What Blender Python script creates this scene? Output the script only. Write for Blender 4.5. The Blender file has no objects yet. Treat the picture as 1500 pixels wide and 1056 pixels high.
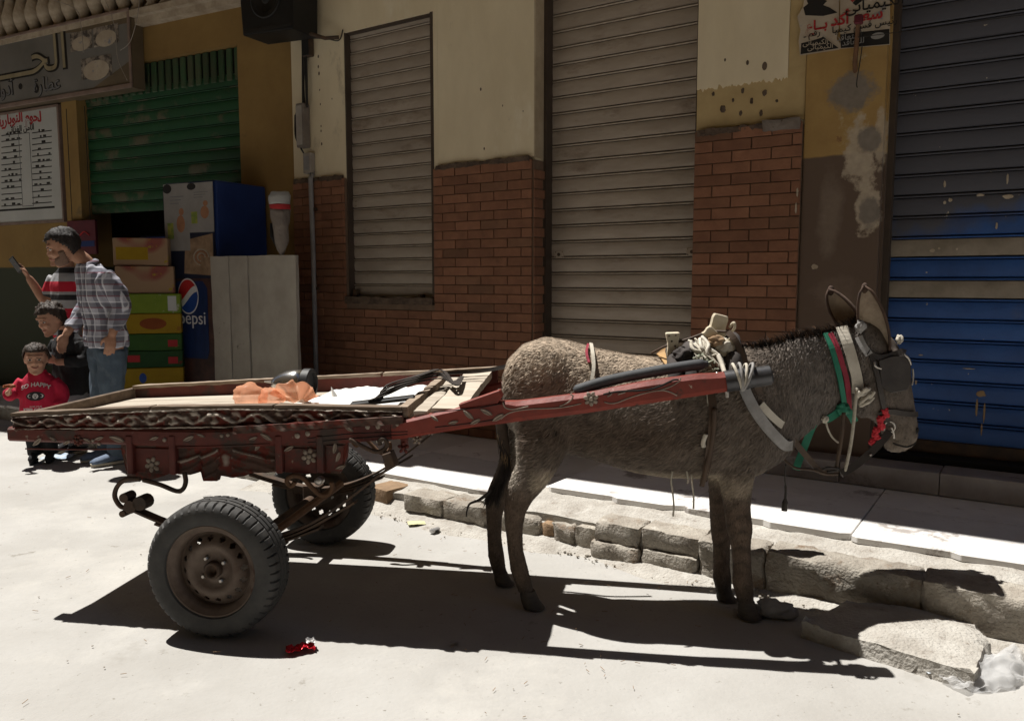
import bpy, bmesh, math, random
import numpy as np
from mathutils import Vector, Matrix, noise
from mathutils.bvhtree import BVHTree

scene = bpy.context.scene
col = scene.collection
R = math.radians
random.seed(7)

# ------------------------------------------------------------------ camera
CAM_H, PITCH, FPX = 1.38, R(5.7), 1167.0
cam_data = bpy.data.cameras.new('camera')
cam_data.sensor_width = 36.0
cam_data.lens = 28.0
cam_data.clip_start = 0.05
cam_data.clip_end = 500
cam = bpy.data.objects.new('camera', cam_data)
cam.location = (0, 0, CAM_H)
cam.rotation_euler = (R(90) - PITCH, 0, 0)
col.objects.link(cam)
scene.camera = cam

# ------------------------------------------------------------------ sky and sun
SHADOW = Vector((0.36, -0.255))            # where one metre of height throws its shadow
SUN_EL = math.atan2(1.0, SHADOW.length)
to_sun = Vector((-SHADOW.x, -SHADOW.y, 1.0)).normalized()
world = bpy.data.worlds.new('World')
scene.world = world
world.use_nodes = True
wn = world.node_tree
bg = wn.nodes['Background']
sky = wn.nodes.new('ShaderNodeTexSky')
sky.sky_type = 'NISHITA'
sky.sun_disc = False
sky.sun_elevation = SUN_EL
sky.sun_rotation = math.atan2(to_sun.x, to_sun.y)
sky.dust_density = 0.4
sky.air_density = 0.75
wn.links.new(sky.outputs[0], bg.inputs[0])
bg.inputs[1].default_value = 0.05
sun_data = bpy.data.lights.new('sun', 'SUN')
sun_data.energy = 5.0
sun_data.angle = R(0.53)
sun_data.color = (1.0, 0.965, 0.91)
sun = bpy.data.objects.new('sun', sun_data)
sun.rotation_euler = to_sun.to_track_quat('Z', 'Y').to_euler()
sun.location = (-6, 6, 14)
col.objects.link(sun)
scene.view_settings.view_transform = 'Standard'
scene.view_settings.look = 'None'
scene.view_settings.exposure = 0.65
scene.view_settings.gamma = 1.0
scene.view_settings.use_curve_mapping = False
scene.cycles.max_bounces = 6
scene.cycles.diffuse_bounces = 4
scene.cycles.transparent_max_bounces = 8

# ------------------------------------------------------------------ measuring helpers: plan frames of the place
def ray(u, v):
    x, y = (u - 750) / FPX, (528 - v) / FPX
    c, s = math.cos(PITCH), math.sin(PITCH)
    return Vector((x, c + y * s, -s + y * c))
def on_ground(u, v, z=0.0):
    d = ray(u, v); t = (z - CAM_H) / d.z
    return Vector((d.x * t, d.y * t, z))
def at_depth(u, v, Y):
    d = ray(u, v); t = Y / d.y
    return Vector((d.x * t, Y, CAM_H + d.z * t))
class Frame:
    """A vertical plane in plan: s runs to the right along it, off steps out towards the street."""
    def __init__(self, x, y, ang):
        self.o = Vector((x, y, 0)); self.ang = R(ang)
        self.d = Vector((math.cos(self.ang), -math.sin(self.ang), 0))
        self.n = Vector((-math.sin(self.ang), -math.cos(self.ang), 0))
    def p(self, s, off, z):
        q = self.o + self.d * s + self.n * off
        return Vector((q.x, q.y, z))
    def at(self, u, v, off=0.0):
        r = ray(u, v); o = self.o + self.n * off
        t = o.dot(self.n) / r.dot(self.n)
        q = r * t
        return ((q - self.o).dot(self.d), CAM_H + q.z)
    def mat(self, s=0, off=0, z=0):
        """local x = along, y = INTO the wall, z = up"""
        m = Matrix.Rotation(-self.ang, 4, 'Z')
        m.translation = self.p(s, off, z)
        return m
WALL = Frame(-0.36, 6.32, 33.5)          # cream and brick building, ochre pillar
LEFT = Frame(-1.944, 7.369, 27.0)        # yellow corner shop

# ------------------------------------------------------------------ object helpers
def tag(o, label=None, cat=None, group=None, kind=None):
    if label: o['label'] = label
    if cat: o['category'] = cat
    if group: o['group'] = group
    if kind: o['kind'] = kind
    return o
def empty(name, m=None, label=None, cat=None, group=None, parent=None):
    o = bpy.data.objects.new(name, None)
    o.empty_display_size = 0.1
    col.objects.link(o)
    if parent: o.parent = parent
    if m is not None: o.matrix_local = m
    return tag(o, label, cat, group)
def link(name, me, mat=None, parent=None, m=None):
    o = bpy.data.objects.new(name, me)
    col.objects.link(o)
    if mat is not None and not me.materials: me.materials.append(MAT[mat] if isinstance(mat, str) else mat)
    if parent: o.parent = parent
    if m is not None: o.matrix_local = m
    return o
def T(x, y, z, rz=0, rx=0, ry=0, s=None):
    m = Matrix.Translation((x, y, z)) @ Matrix.Rotation(rz, 4, 'Z') @ Matrix.Rotation(ry, 4, 'Y') @ Matrix.Rotation(rx, 4, 'X')
    if s: m = m @ Matrix.Diagonal((s[0], s[1], s[2], 1))
    return m

class MB:
    def __init__(self): self.v = []; self.f = []
    def add(self, vs, fs):
        k = len(self.v); self.v += [tuple(p) for p in vs]; self.f += [tuple(i + k for i in f) for f in fs]; return self
    def box(self, x0, x1, y0, y1, z0, z1, m=None):
        vs = [(x0,y0,z0),(x1,y0,z0),(x1,y1,z0),(x0,y1,z0),(x0,y0,z1),(x1,y0,z1),(x1,y1,z1),(x0,y1,z1)]
        if m is not None: vs = [m @ Vector(p) for p in vs]
        return self.add(vs, [(0,3,2,1),(4,5,6,7),(0,1,5,4),(1,2,6,5),(2,3,7,6),(3,0,4,7)])
    def rings(self, rs, caps=True, closed=False):
        n = len(rs[0]); vs = [p for r in rs for p in r]; fs = []
        m = len(rs)
        for i in range(m if closed else m - 1):
            a, b = i * n, ((i + 1) % m) * n
            for j in range(n):
                k = (j + 1) % n; fs.append((a + j, a + k, b + k, b + j))
        if caps and not closed: fs += [tuple(range(n))[::-1], tuple(range((m - 1) * n, m * n))]
        return self.add(vs, fs)
    def tube(self, path, r, n=8, caps=True, flat=1.0, up=None, closed=False):
        P = [Vector(p) for p in path]; m = len(P)
        rr = r if isinstance(r, (list, tuple)) else [r] * m
        rs = []; prev = None
        for i in range(m):
            if closed: d = P[(i + 1) % m] - P[i - 1]
            else: d = P[min(i + 1, m - 1)] - P[max(i - 1, 0)]
            if d.length < 1e-9: d = Vector((0, 0, 1))
            d.normalize()
            if up is not None:
                a = Vector(up) - d * d.dot(Vector(up)); a = a.normalized() if a.length > 1e-4 else d.orthogonal().normalized()
            elif prev is None: a = d.orthogonal().normalized()
            else:
                a = prev - d * prev.dot(d); a = a.normalized() if a.length > 1e-6 else d.orthogonal().normalized()
            prev = a; b = d.cross(a)
            rs.append([P[i] + a * (rr[i] * math.cos(2*math.pi*j/n)) + b * (rr[i] * flat * math.sin(2*math.pi*j/n)) for j in range(n)])
        return self.rings(rs, caps, closed)
    def strap(self, path, w, t, up):
        """flat band: width w along `up`-ish side direction, thickness t"""
        P = [Vector(p) for p in path]; m = len(P); rs = []
        ups = up if isinstance(up, list) else [up] * m
        for i in range(m):
            d = (P[min(i+1, m-1)] - P[max(i-1, 0)]).normalized()
            nrm = Vector(ups[i]); nrm = (nrm - d * nrm.dot(d)).normalized(); side = d.cross(nrm)
            rs.append([P[i] + side*w/2 - nrm*t/2, P[i] + side*w/2 + nrm*t/2, P[i] - side*w/2 + nrm*t/2, P[i] - side*w/2 - nrm*t/2])
        return self.rings(rs)
    def prism(self, poly, y0, y1, m=None):
        """polygon in x,z pushed from y0 to y1"""
        n = len(poly)
        vs = [(x, y0, z) for x, z in poly] + [(x, y1, z) for x, z in poly]
        if m is not None: vs = [m @ Vector(p) for p in vs]
        fs = [tuple(range(n)), tuple(range(2*n-1, n-1, -1))] + [(i, i + n, (i+1) % n + n, (i+1) % n) for i in range(n)]
        return self.add(vs, fs)
    def lathe(self, prof, n=24, m=None, closed=False):
        """profile of (radius, height) round local z"""
        rs = []
        for r, h in prof:
            ring = [Vector((r*math.cos(2*math.pi*j/n), r*math.sin(2*math.pi*j/n), h)) for j in range(n)]
            rs.append([m @ p for p in ring] if m is not None else ring)
        return self.rings(rs, not closed, closed)
    def ball(self, c, r, nu=12, nv=8, m=None):
        r = r if isinstance(r, (tuple, list)) else (r, r, r); rs = []
        for i in range(nv + 1):
            a = math.pi * (0.02 + 0.96 * i / nv); ring = []
            for j in range(nu):
                b = 2*math.pi*j/nu
                p = Vector((r[0]*math.sin(a)*math.cos(b), r[1]*math.sin(a)*math.sin(b), -r[2]*math.cos(a)))
                ring.append((m @ p if m is not None else p) + Vector(c))
            rs.append(ring)
        return self.rings(rs)
    def grid(self, nx, ny, fn):
        vs = [fn(i / nx, j / ny) for j in range(ny + 1) for i in range(nx + 1)]
        fs = [(j*(nx+1)+i, j*(nx+1)+i+1, (j+1)*(nx+1)+i+1, (j+1)*(nx+1)+i) for j in range(ny) for i in range(nx)]
        return self.add(vs, fs)
    def mesh(self, name, smooth=False, bevel=0.0, fix=True, seg=1):
        me = bpy.data.meshes.new(name)
        me.from_pydata(self.v, [], self.f)
        if fix or bevel:
            bm = bmesh.new(); bm.from_mesh(me)
            bmesh.ops.recalc_face_normals(bm, faces=bm.faces[:])
            if bevel:
                es = [e for e in bm.edges if len(e.link_faces) == 2 and e.calc_face_angle(0) > 0.5]
                bmesh.ops.bevel(bm, geom=es, offset=bevel, segments=seg, affect='EDGES', clamp_overlap=True, profile=0.6)
            bm.to_mesh(me); bm.free()
        if smooth:
            me.polygons.foreach_set('use_smooth', [True] * len(me.polygons))
        return me
    def build(self, name, mat, parent=None, m=None, smooth=False, bevel=0.0, fix=True, seg=1):
        return link(name, self.mesh(name, smooth, bevel, fix, seg), mat, parent, m)

def autosmooth(o, ang=35):
    me = o.data
    me.polygons.foreach_set('use_smooth', [True] * len(me.polygons))
    me.set_sharp_from_angle(angle=R(ang))
    return o
def rough_block(x0, x1, y0, y1, z0, z1, step=0.03, amp=0.008, fq=9.0, seed=0, chip=0.0, m=None):
    """box cut into a fine shell whose faces and edges are broken up like old stone"""
    bm = bmesh.new()
    bmesh.ops.create_cube(bm, size=1.0)
    L = Vector((x1-x0, y1-y0, z1-z0)); c = Vector((x0+x1, y0+y1, z0+z1)) / 2
    for v in bm.verts: v.co = Vector((v.co.x*L.x, v.co.y*L.y, v.co.z*L.z)) + c
    for ax in range(3):
        k = max(0, min(60, int(L[ax] / step) - 1))
        if k:
            es = [e for e in bm.edges if abs((e.verts[0].co - e.verts[1].co)[ax]) > L[ax] * 0.98]
            bmesh.ops.subdivide_edges(bm, edges=es, cuts=k, use_grid_fill=True)
    lo, hi = Vector((x0, y0, z0)), Vector((x1, y1, z1))
    so = Vector((seed * 3.7, seed * 1.3, seed * 2.1))
    facet = amp > 0.0065
    for v in bm.verts:
        p = v.co.copy(); q = p * fq + so
        d = noise.noise_vector(q) * amp * (0.5 if facet else 1.0) + noise.noise_vector(q * 3.1) * amp * 0.35
        if facet:                                            # broken faces: each fracture cell sits at its own depth
            cell = noise.voronoi(q * 1.6)[1][0]
            d += noise.noise_vector(cell * 5.3) * amp * 0.9
            cell = noise.voronoi(q * 4.5)[1][0]
            d += noise.noise_vector(cell * 3.3) * amp * 0.4
        near = [min(p[i]-lo[i], hi[i]-p[i]) for i in range(3)]
        e = sorted(near)
        if e[1] < step * 0.6:                                # an edge: chip it in
            k = chip * max(0.0, noise.noise(q * 0.8 + Vector((9, 2, 5))) + 0.35)
            d += (c - p).normalized() * (k + amp * 0.8)
        v.co = p + d
    me = bpy.data.meshes.new('block'); bm.to_mesh(me); bm.free()
    if m is not None: me.transform(m)
    me.polygons.foreach_set('use_smooth', [True] * len(me.polygons))
    me.set_sharp_from_angle(angle=R(40))
    return me
def remesh(parts, voxel, smooth=6, fac=0.5, name='body', decimate=None):
    """melt overlapping closed shapes into one continuous skin"""
    me = parts.mesh(name)
    o = bpy.data.objects.new('tmp', me); col.objects.link(o)
    r = o.modifiers.new('r', 'REMESH'); r.mode = 'VOXEL'; r.voxel_size = voxel; r.use_smooth_shade = True
    s = o.modifiers.new('s', 'SMOOTH'); s.iterations = smooth; s.factor = fac
    if decimate:
        d = o.modifiers.new('d', 'DECIMATE'); d.ratio = decimate
    dg = bpy.context.evaluated_depsgraph_get(); dg.update()
    out = bpy.data.meshes.new_from_object(o.evaluated_get(dg))
    bpy.data.objects.remove(o)
    out.name = name
    out.polygons.foreach_set('use_smooth', [True] * len(out.polygons))
    return out
def oval(c, a, b, ax, ay, n=16, sq=1.0):
    """ring round c: half sizes a along ax, b along ay; sq<1 makes it boxier"""
    c = Vector(c); ax = Vector(ax).normalized(); ay = Vector(ay).normalized(); out = []
    for j in range(n):
        t = 2*math.pi*j/n; ct, st = math.cos(t), math.sin(t)
        out.append(c + ax * (a * math.copysign(abs(ct)**sq, ct)) + ay * (b * math.copysign(abs(st)**sq, st)))
    return out
def bez(pts, n=8):
    """Catmull-Rom through the points"""
    P = [Vector(p) for p in pts]; out = []
    for i in range(len(P) - 1):
        p0, p1, p2, p3 = P[max(i-1, 0)], P[i], P[i+1], P[min(i+2, len(P)-1)]
        for k in range(n):
            t = k / n
            out.append(0.5*((2*p1) + (p2-p0)*t + (2*p0-5*p1+4*p2-p3)*t*t + (3*p1-p0-3*p2+p3)*t**3))
    return out + [P[-1]]
def lettering(s, size, mat, parent, m, name='lettering', depth=0.0012, bold=0.0, align='CENTER', shear=0.0):
    cu = bpy.data.curves.new(name, 'FONT'); cu.body = s; cu.size = size; cu.align_x = align; cu.align_y = 'CENTER'
    cu.extrude = depth; cu.offset = bold; cu.resolution_u = 3; cu.shear = shear
    o = bpy.data.objects.new('tmp', cu); col.objects.link(o)
    dg = bpy.context.evaluated_depsgraph_get(); dg.update()
    me = bpy.data.meshes.new_from_object(o.evaluated_get(dg))
    bpy.data.objects.remove(o)
    me.materials.clear()
    # text lies in x,y: stand it up so that it reads along +x, up +z, facing -y
    me.transform(Matrix.Rotation(R(90), 4, 'X'))
    return link(name, me, mat, parent, m)
def drape(o, bvh, off=0.003, direction=(0, 1, 0)):
    """press a flat print on to a curved surface (both in the same space)"""
    d = Vector(direction)
    for v in o.data.vertices:
        h = bvh.ray_cast(v.co - d * 1.0, d)
        if h[0] is not None: v.co = h[0] - d * off
    return o

# ------------------------------------------------------------------ materials
MAT = {}
def mk(name, base, base2=None, scale=6.0, detail=6.0, lo=0.35, hi=0.65, rough=0.85, bump=0.15, bscale=60.0, metal=0.0,
       rand=0.0, spots=None, stretch=(1, 1, 1), coat=0.0, spec=0.3, extra=None, bdist=0.004, trans=0.0):
    mt = bpy.data.materials.new(name); mt.use_nodes = True
    nt = mt.node_tree; N, L = nt.nodes, nt.links
    b = N['Principled BSDF']
    b.inputs['Roughness'].default_value = rough; b.inputs['Metallic'].default_value = metal
    b.inputs['Specular IOR Level'].default_value = spec; b.inputs['Coat Weight'].default_value = coat
    if trans: b.inputs['Transmission Weight'].default_value = trans
    tc = N.new('ShaderNodeTexCoord'); mp = N.new('ShaderNodeMapping'); mp.inputs['Scale'].default_value = stretch
    L.new(tc.outputs['Object'], mp.inputs[0])
    vec = mp.outputs[0]
    if rand:
        oi = N.new('ShaderNodeObjectInfo'); va = N.new('ShaderNodeVectorMath'); va.operation = 'ADD'
        sc = N.new('ShaderNodeVectorMath'); sc.operation = 'SCALE'; sc.inputs['Scale'].default_value = 37.0
        cm = N.new('ShaderNodeCombineXYZ')
        for i in range(3): L.new(oi.outputs['Random'], cm.inputs[i])
        L.new(cm.outputs[0], sc.inputs[0]); L.new(vec, va.inputs[0]); L.new(sc.outputs[0], va.inputs[1]); vec = va.outputs[0]
    nz = N.new('ShaderNodeTexNoise'); nz.inputs['Scale'].default_value = scale; nz.inputs['Detail'].default_value = detail
    nz.inputs['Roughness'].default_value = 0.65
    L.new(vec, nz.inputs['Vector'])
    mr = N.new('ShaderNodeMapRange'); mr.inputs[1].default_value = lo; mr.inputs[2].default_value = hi
    L.new(nz.outputs[0], mr.inputs[0])
    mx = N.new('ShaderNodeMix'); mx.data_type = 'RGBA'
    base2 = base2 or tuple(x * 0.75 for x in base)
    mx.inputs[6].default_value = (*base, 1); mx.inputs[7].default_value = (*base2, 1)
    L.new(mr.outputs[0], mx.inputs[0]); out = mx.outputs[2]
    if rand:
        hs = N.new('ShaderNodeHueSaturation')
        r2 = N.new('ShaderNodeMapRange'); r2.inputs[3].default_value = 1 - rand; r2.inputs[4].default_value = 1 + rand
        L.new(oi.outputs['Random'], r2.inputs[0]); L.new(r2.outputs[0], hs.inputs['Value']); L.new(out, hs.inputs['Color']); out = hs.outputs[0]
    for sp in (spots or []):           # (colour, scale, threshold, softness)
        n2 = N.new('ShaderNodeTexNoise'); n2.inputs['Scale'].default_value = sp[1]; n2.inputs['Detail'].default_value = 8; n2.inputs['Roughness'].default_value = 0.7
        L.new(vec, n2.inputs['Vector'])
        m2 = N.new('ShaderNodeMapRange'); m2.inputs[1].default_value = sp[2]; m2.inputs[2].default_value = sp[2] + sp[3]
        L.new(n2.outputs[0], m2.inputs[0])
        x2 = N.new('ShaderNodeMix'); x2.data_type = 'RGBA'; x2.inputs[7].default_value = (*sp[0], 1)
        L.new(m2.outputs[0], x2.inputs[0]); L.new(out, x2.inputs[6]); out = x2.outputs[2]
    if extra: out = extra(nt, tc, out)
    L.new(out, b.inputs['Base Color'])
    if bump:
        nb = N.new('ShaderNodeTexNoise'); nb.inputs['Scale'].default_value = bscale; nb.inputs['Detail'].default_value = 5
        L.new(vec, nb.inputs['Vector'])
        bp = N.new('ShaderNodeBump'); bp.inputs['Strength'].default_value = bump; bp.inputs['Distance'].default_value = bdist
        L.new(nb.outputs[0], bp.inputs['Height']); L.new(bp.outputs[0], b.inputs['Normal'])
    MAT[name] = mt
    return mt
def band(axis, lo, hi, colr, soft=0.01, wob=0.0, wscale=4.0):
    """a coat of paint between two heights (object space), with an uneven edge"""
    def f(nt, tc, out):
        N, L = nt.nodes, nt.links
        sx = N.new('ShaderNodeSeparateXYZ'); L.new(tc.outputs['Object'], sx.inputs[0]); val = sx.outputs[axis]
        if wob:
            nz = N.new('ShaderNodeTexNoise'); nz.inputs['Scale'].default_value = wscale; nz.inputs['Detail'].default_value = 6
            L.new(tc.outputs['Object'], nz.inputs['Vector'])
            ma = N.new('ShaderNodeMath'); ma.operation = 'MULTIPLY_ADD'; ma.inputs[1].default_value = wob; L.new(nz.outputs[0], ma.inputs[0]); L.new(val, ma.inputs[2]); val = ma.outputs[0]
        a = N.new('ShaderNodeMapRange'); a.inputs[1].default_value = lo - soft; a.inputs[2].default_value = lo + soft; L.new(val, a.inputs[0])
        c = N.new('ShaderNodeMapRange'); c.inputs[1].default_value = hi + soft; c.inputs[2].default_value = hi - soft; L.new(val, c.inputs[0])
        mu = N.new('ShaderNodeMath'); mu.operation = 'MULTIPLY'; L.new(a.outputs[0], mu.inputs[0]); L.new(c.outputs[0], mu.inputs[1])
        x = N.new('ShaderNodeMix'); x.data_type = 'RGBA'; x.inputs[7].default_value = (*colr, 1)
        L.new(mu.outputs[0], x.inputs[0]); L.new(out, x.inputs[6])
        return x.outputs[2]
    return f
def chain(*fs):
    def f(nt, tc, out):
        for g in fs: out = g(nt, tc, out)
        return out
    return f

mk('road', (0.375, 0.365, 0.345), (0.315, 0.303, 0.282), scale=1.3, rough=0.92, bump=0.55, bscale=55, spots=[((0.42, 0.405, 0.375), 0.7, 0.52, 0.15), ((0.27, 0.255, 0.23), 0.9, 0.60, 0.10), ((0.24, 0.225, 0.20), 5.0, 0.64, 0.06), ((0.21, 0.195, 0.17), 38.0, 0.63, 0.05), ((0.47, 0.455, 0.43), 60.0, 0.68, 0.04), ((0.20, 0.17, 0.14), 2.3, 0.70, 0.05)])
mk('cement', (0.43, 0.41, 0.37), (0.31, 0.285, 0.25), scale=7, rough=0.95, bump=0.9, bscale=70, bdist=0.012, spots=[((0.22, 0.19, 0.16), 14, 0.60, 0.08), ((0.24, 0.21, 0.18), 45, 0.62, 0.06), ((0.52, 0.50, 0.46), 3, 0.58, 0.1)])
mk('kerbstone', (0.37, 0.34, 0.29), (0.24, 0.21, 0.175), scale=9, rough=0.95, bump=0.9, bscale=75, bdist=0.012, rand=0.12, spots=[((0.18, 0.13, 0.09), 6, 0.57, 0.1), ((0.45, 0.42, 0.37), 11, 0.6, 0.06), ((0.14, 0.11, 0.085), 38, 0.64, 0.05)])
mk('brown_brickstone', (0.30, 0.20, 0.12), (0.21, 0.14, 0.085), scale=9, rough=0.95, bump=0.7, bscale=45, bdist=0.008, rand=0.1)
mk('marble', (0.74, 0.725, 0.70), (0.60, 0.58, 0.555), scale=2.2, detail=10, rough=0.5, bump=0.06, bscale=20, rand=0.08, spots=[((0.33, 0.30, 0.28), 3.0, 0.60, 0.05), ((0.42, 0.38, 0.34), 11, 0.62, 0.08)])
mk('step_marble', (0.42, 0.39, 0.37), (0.27, 0.24, 0.23), scale=3, detail=10, rough=0.5, bump=0.08, rand=0.1, spots=[((0.14, 0.11, 0.10), 5, 0.6, 0.1)])
mk('cream', (0.76, 0.675, 0.50), (0.66, 0.575, 0.41), scale=2.0, rough=0.9, bump=0.3, bscale=25, stretch=(1, 1, 0.45), spots=[((0.42, 0.36, 0.26), 3.2, 0.60, 0.12), ((0.24, 0.19, 0.14), 16, 0.72, 0.03), ((0.46, 0.32, 0.19), 2.6, 0.68, 0.06), ((0.78, 0.72, 0.58), 1.1, 0.56, 0.1)])
mk('cream_reveal', (0.48, 0.40, 0.29), (0.36, 0.29, 0.20), scale=4, rough=0.9, bump=0.3, bscale=25)
mk('yellow_wall', (0.30, 0.195, 0.07), (0.24, 0.15, 0.055), scale=2.0, rough=0.9, bump=0.25, bscale=25, spots=[((0.17, 0.12, 0.06), 3.5, 0.63, 0.1), ((0.10, 0.075, 0.05), 20, 0.72, 0.04)],
   extra=band(2, -1.0, 1.545, (0.055, 0.062, 0.042), 0.006, 0.02, 3))
mk('ochre', (0.47, 0.30, 0.10), (0.38, 0.225, 0.075), scale=3.0, rough=0.9, bump=0.35, bscale=30, spots=[((0.44, 0.36, 0.22), 2.6, 0.58, 0.06), ((0.24, 0.13, 0.06), 7, 0.64, 0.06)],
   extra=band(2, -1.0, 2.13, (0.125, 0.088, 0.066), 0.006, 0.03, 5))
def stain(cx, cz, rx, rz, colr, wob=0.5, fq=9.0, soft=0.12, st=0.92, seed=0.0):
    """a daub of cement or a flaked place with its own ragged outline, fixed to the wall"""
    def f(nt, tc, out):
        N, L = nt.nodes, nt.links
        mp = N.new('ShaderNodeMapping'); mp.vector_type = 'POINT'; mp.inputs['Location'].default_value = (-cx/rx, 0, -cz/rz); mp.inputs['Scale'].default_value = (1/rx, 0, 1/rz)
        L.new(tc.outputs['Object'], mp.inputs[0])
        ln = N.new('ShaderNodeVectorMath'); ln.operation = 'LENGTH'; L.new(mp.outputs[0], ln.inputs[0])
        nz = N.new('ShaderNodeTexNoise'); nz.inputs['Scale'].default_value = fq; nz.inputs['Detail'].default_value = 8; nz.inputs['Roughness'].default_value = 0.65
        of = N.new('ShaderNodeVectorMath'); of.operation = 'ADD'; of.inputs[1].default_value = (seed, seed*1.7, 0); L.new(tc.outputs['Object'], of.inputs[0]); L.new(of.outputs[0], nz.inputs['Vector'])
        ma = N.new('ShaderNodeMath'); ma.operation = 'MULTIPLY_ADD'; ma.inputs[1].default_value = wob*2; L.new(nz.outputs[0], ma.inputs[0]); L.new(ln.outputs['Value'], ma.inputs[2])
        mr = N.new('ShaderNodeMapRange'); mr.inputs[1].default_value = 1 + wob + soft; mr.inputs[2].default_value = 1 + wob - soft; mr.inputs[4].default_value = st; L.new(ma.outputs[0], mr.inputs[0])
        n2 = N.new('ShaderNodeTexNoise'); n2.inputs['Scale'].default_value = 30; n2.inputs['Detail'].default_value = 5; L.new(tc.outputs['Object'], n2.inputs['Vector'])
        c2 = N.new('ShaderNodeMix'); c2.data_type = 'RGBA'; c2.inputs[6].default_value = (*[c*0.7 for c in colr], 1); c2.inputs[7].default_value = (*[c*1.25 for c in colr], 1); L.new(n2.outputs[0], c2.inputs[0])
        x = N.new('ShaderNodeMix'); x.data_type = 'RGBA'; L.new(c2.outputs[2], x.inputs[7]); L.new(mr.outputs[0], x.inputs[0]); L.new(out, x.inputs[6])
        return x.outputs[2]
    return f
def _w(u, v): return WALL.at(u, v, 0.022)
GREYC, PALE = (0.20, 0.175, 0.15), (0.46, 0.39, 0.30)
mk('ochre', (0.40, 0.265, 0.10), (0.31, 0.195, 0.075), scale=3.0, rough=0.9, bump=0.45, bscale=30, spots=[((0.44, 0.36, 0.22), 2.6, 0.58, 0.06), ((0.24, 0.13, 0.06), 7, 0.64, 0.06)],
   extra=chain(band(2, -1.0, 2.13, (0.125, 0.088, 0.066), 0.006, 0.03, 5),
     stain(*_w(1215, 320), 0.06, 0.22, (0.24, 0.19, 0.15), 0.9, 7, 0.35, 0.6, 2.0), stain(*_w(1225, 430), 0.12, 0.10, (0.19, 0.14, 0.11), 0.9, 14, 0.3, 0.5, 5.0),
     stain(*_w(1262, 225), 0.085, 0.19, PALE, 1.0, 12, 0.14, 0.9, 0.0), stain(*_w(1272, 305), 0.065, 0.14, PALE, 1.0, 13, 0.14, 0.9, 3.0), stain(*_w(1290, 200), 0.03, 0.16, PALE, 1.1, 13, 0.16, 0.75, 6.0),
     stain(*_w(1247, 134), 0.125, 0.105, GREYC, 0.75, 11, 0.16, 0.95, 1.0), stain(*_w(1274, 206), 0.065, 0.075, GREYC, 0.8, 13, 0.18, 0.93, 4.0), stain(*_w(1274, 310), 0.055, 0.085, GREYC, 0.8, 13, 0.18, 0.93, 7.0)))
mk('tan_paint', (0.36, 0.25, 0.14), (0.28, 0.19, 0.10), scale=9, rough=0.8, bump=0.1)
mk('pale_ochre', (0.50, 0.385, 0.20), (0.43, 0.32, 0.16), scale=5, rough=0.9, bump=0.35, bscale=30)
mk('patch_grey', (0.22, 0.19, 0.165), (0.15, 0.125, 0.11), scale=7, rough=0.95, bump=0.7, bscale=30, bdist=0.012)
mk('patch_white', (0.50, 0.43, 0.34), (0.33, 0.27, 0.20), scale=8, rough=0.95, bump=0.6, bscale=35, bdist=0.01)
mk('brick', (0.262, 0.128, 0.076), (0.20, 0.094, 0.057), scale=9, rough=0.85, bump=0.45, bscale=70, rand=0.17, spots=[((0.14, 0.07, 0.045), 5, 0.62, 0.1), ((0.30, 0.19, 0.13), 22, 0.72, 0.05)])
mk('brick_dark', (0.22, 0.115, 0.07), (0.165, 0.085, 0.052), scale=9, rough=0.85, bump=0.35, bscale=70, rand=0.2)
mk('mortar', (0.19, 0.13, 0.09), (0.125, 0.085, 0.062), scale=10, rough=0.95, bump=0.5, bscale=60)
mk('soot', (0.07, 0.05, 0.04), (0.15, 0.11, 0.08), scale=12, rough=0.95, bump=0.8, bscale=50, bdist=0.01)
mk('shutter', (0.42, 0.365, 0.31), (0.345, 0.295, 0.245), scale=3, rough=0.5, metal=0.2, bump=0.25, bscale=5, bdist=0.02, rand=0.07, stretch=(1, 1, 3), spots=[((0.24, 0.19, 0.15), 2.2, 0.57, 0.14), ((0.20, 0.12, 0.075), 9, 0.68, 0.05)])
mk('shutter_line', (0.075, 0.055, 0.042), rough=0.7, bump=0)
mk('shutter_ridge', (0.52, 0.46, 0.39), (0.36, 0.30, 0.24), scale=9, rough=0.4, metal=0.3, bump=0)
mk('green_shutter', (0.018, 0.083, 0.036), (0.015, 0.062, 0.029), scale=3, rough=0.5, bump=0.08, rand=0.1, spots=[((0.10, 0.10, 0.065), 1.6, 0.54, 0.07)])
mk('green_rib', (0.035, 0.085, 0.04), (0.06, 0.07, 0.042), scale=5, rough=0.6, bump=0.1, rand=0.2)
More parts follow.
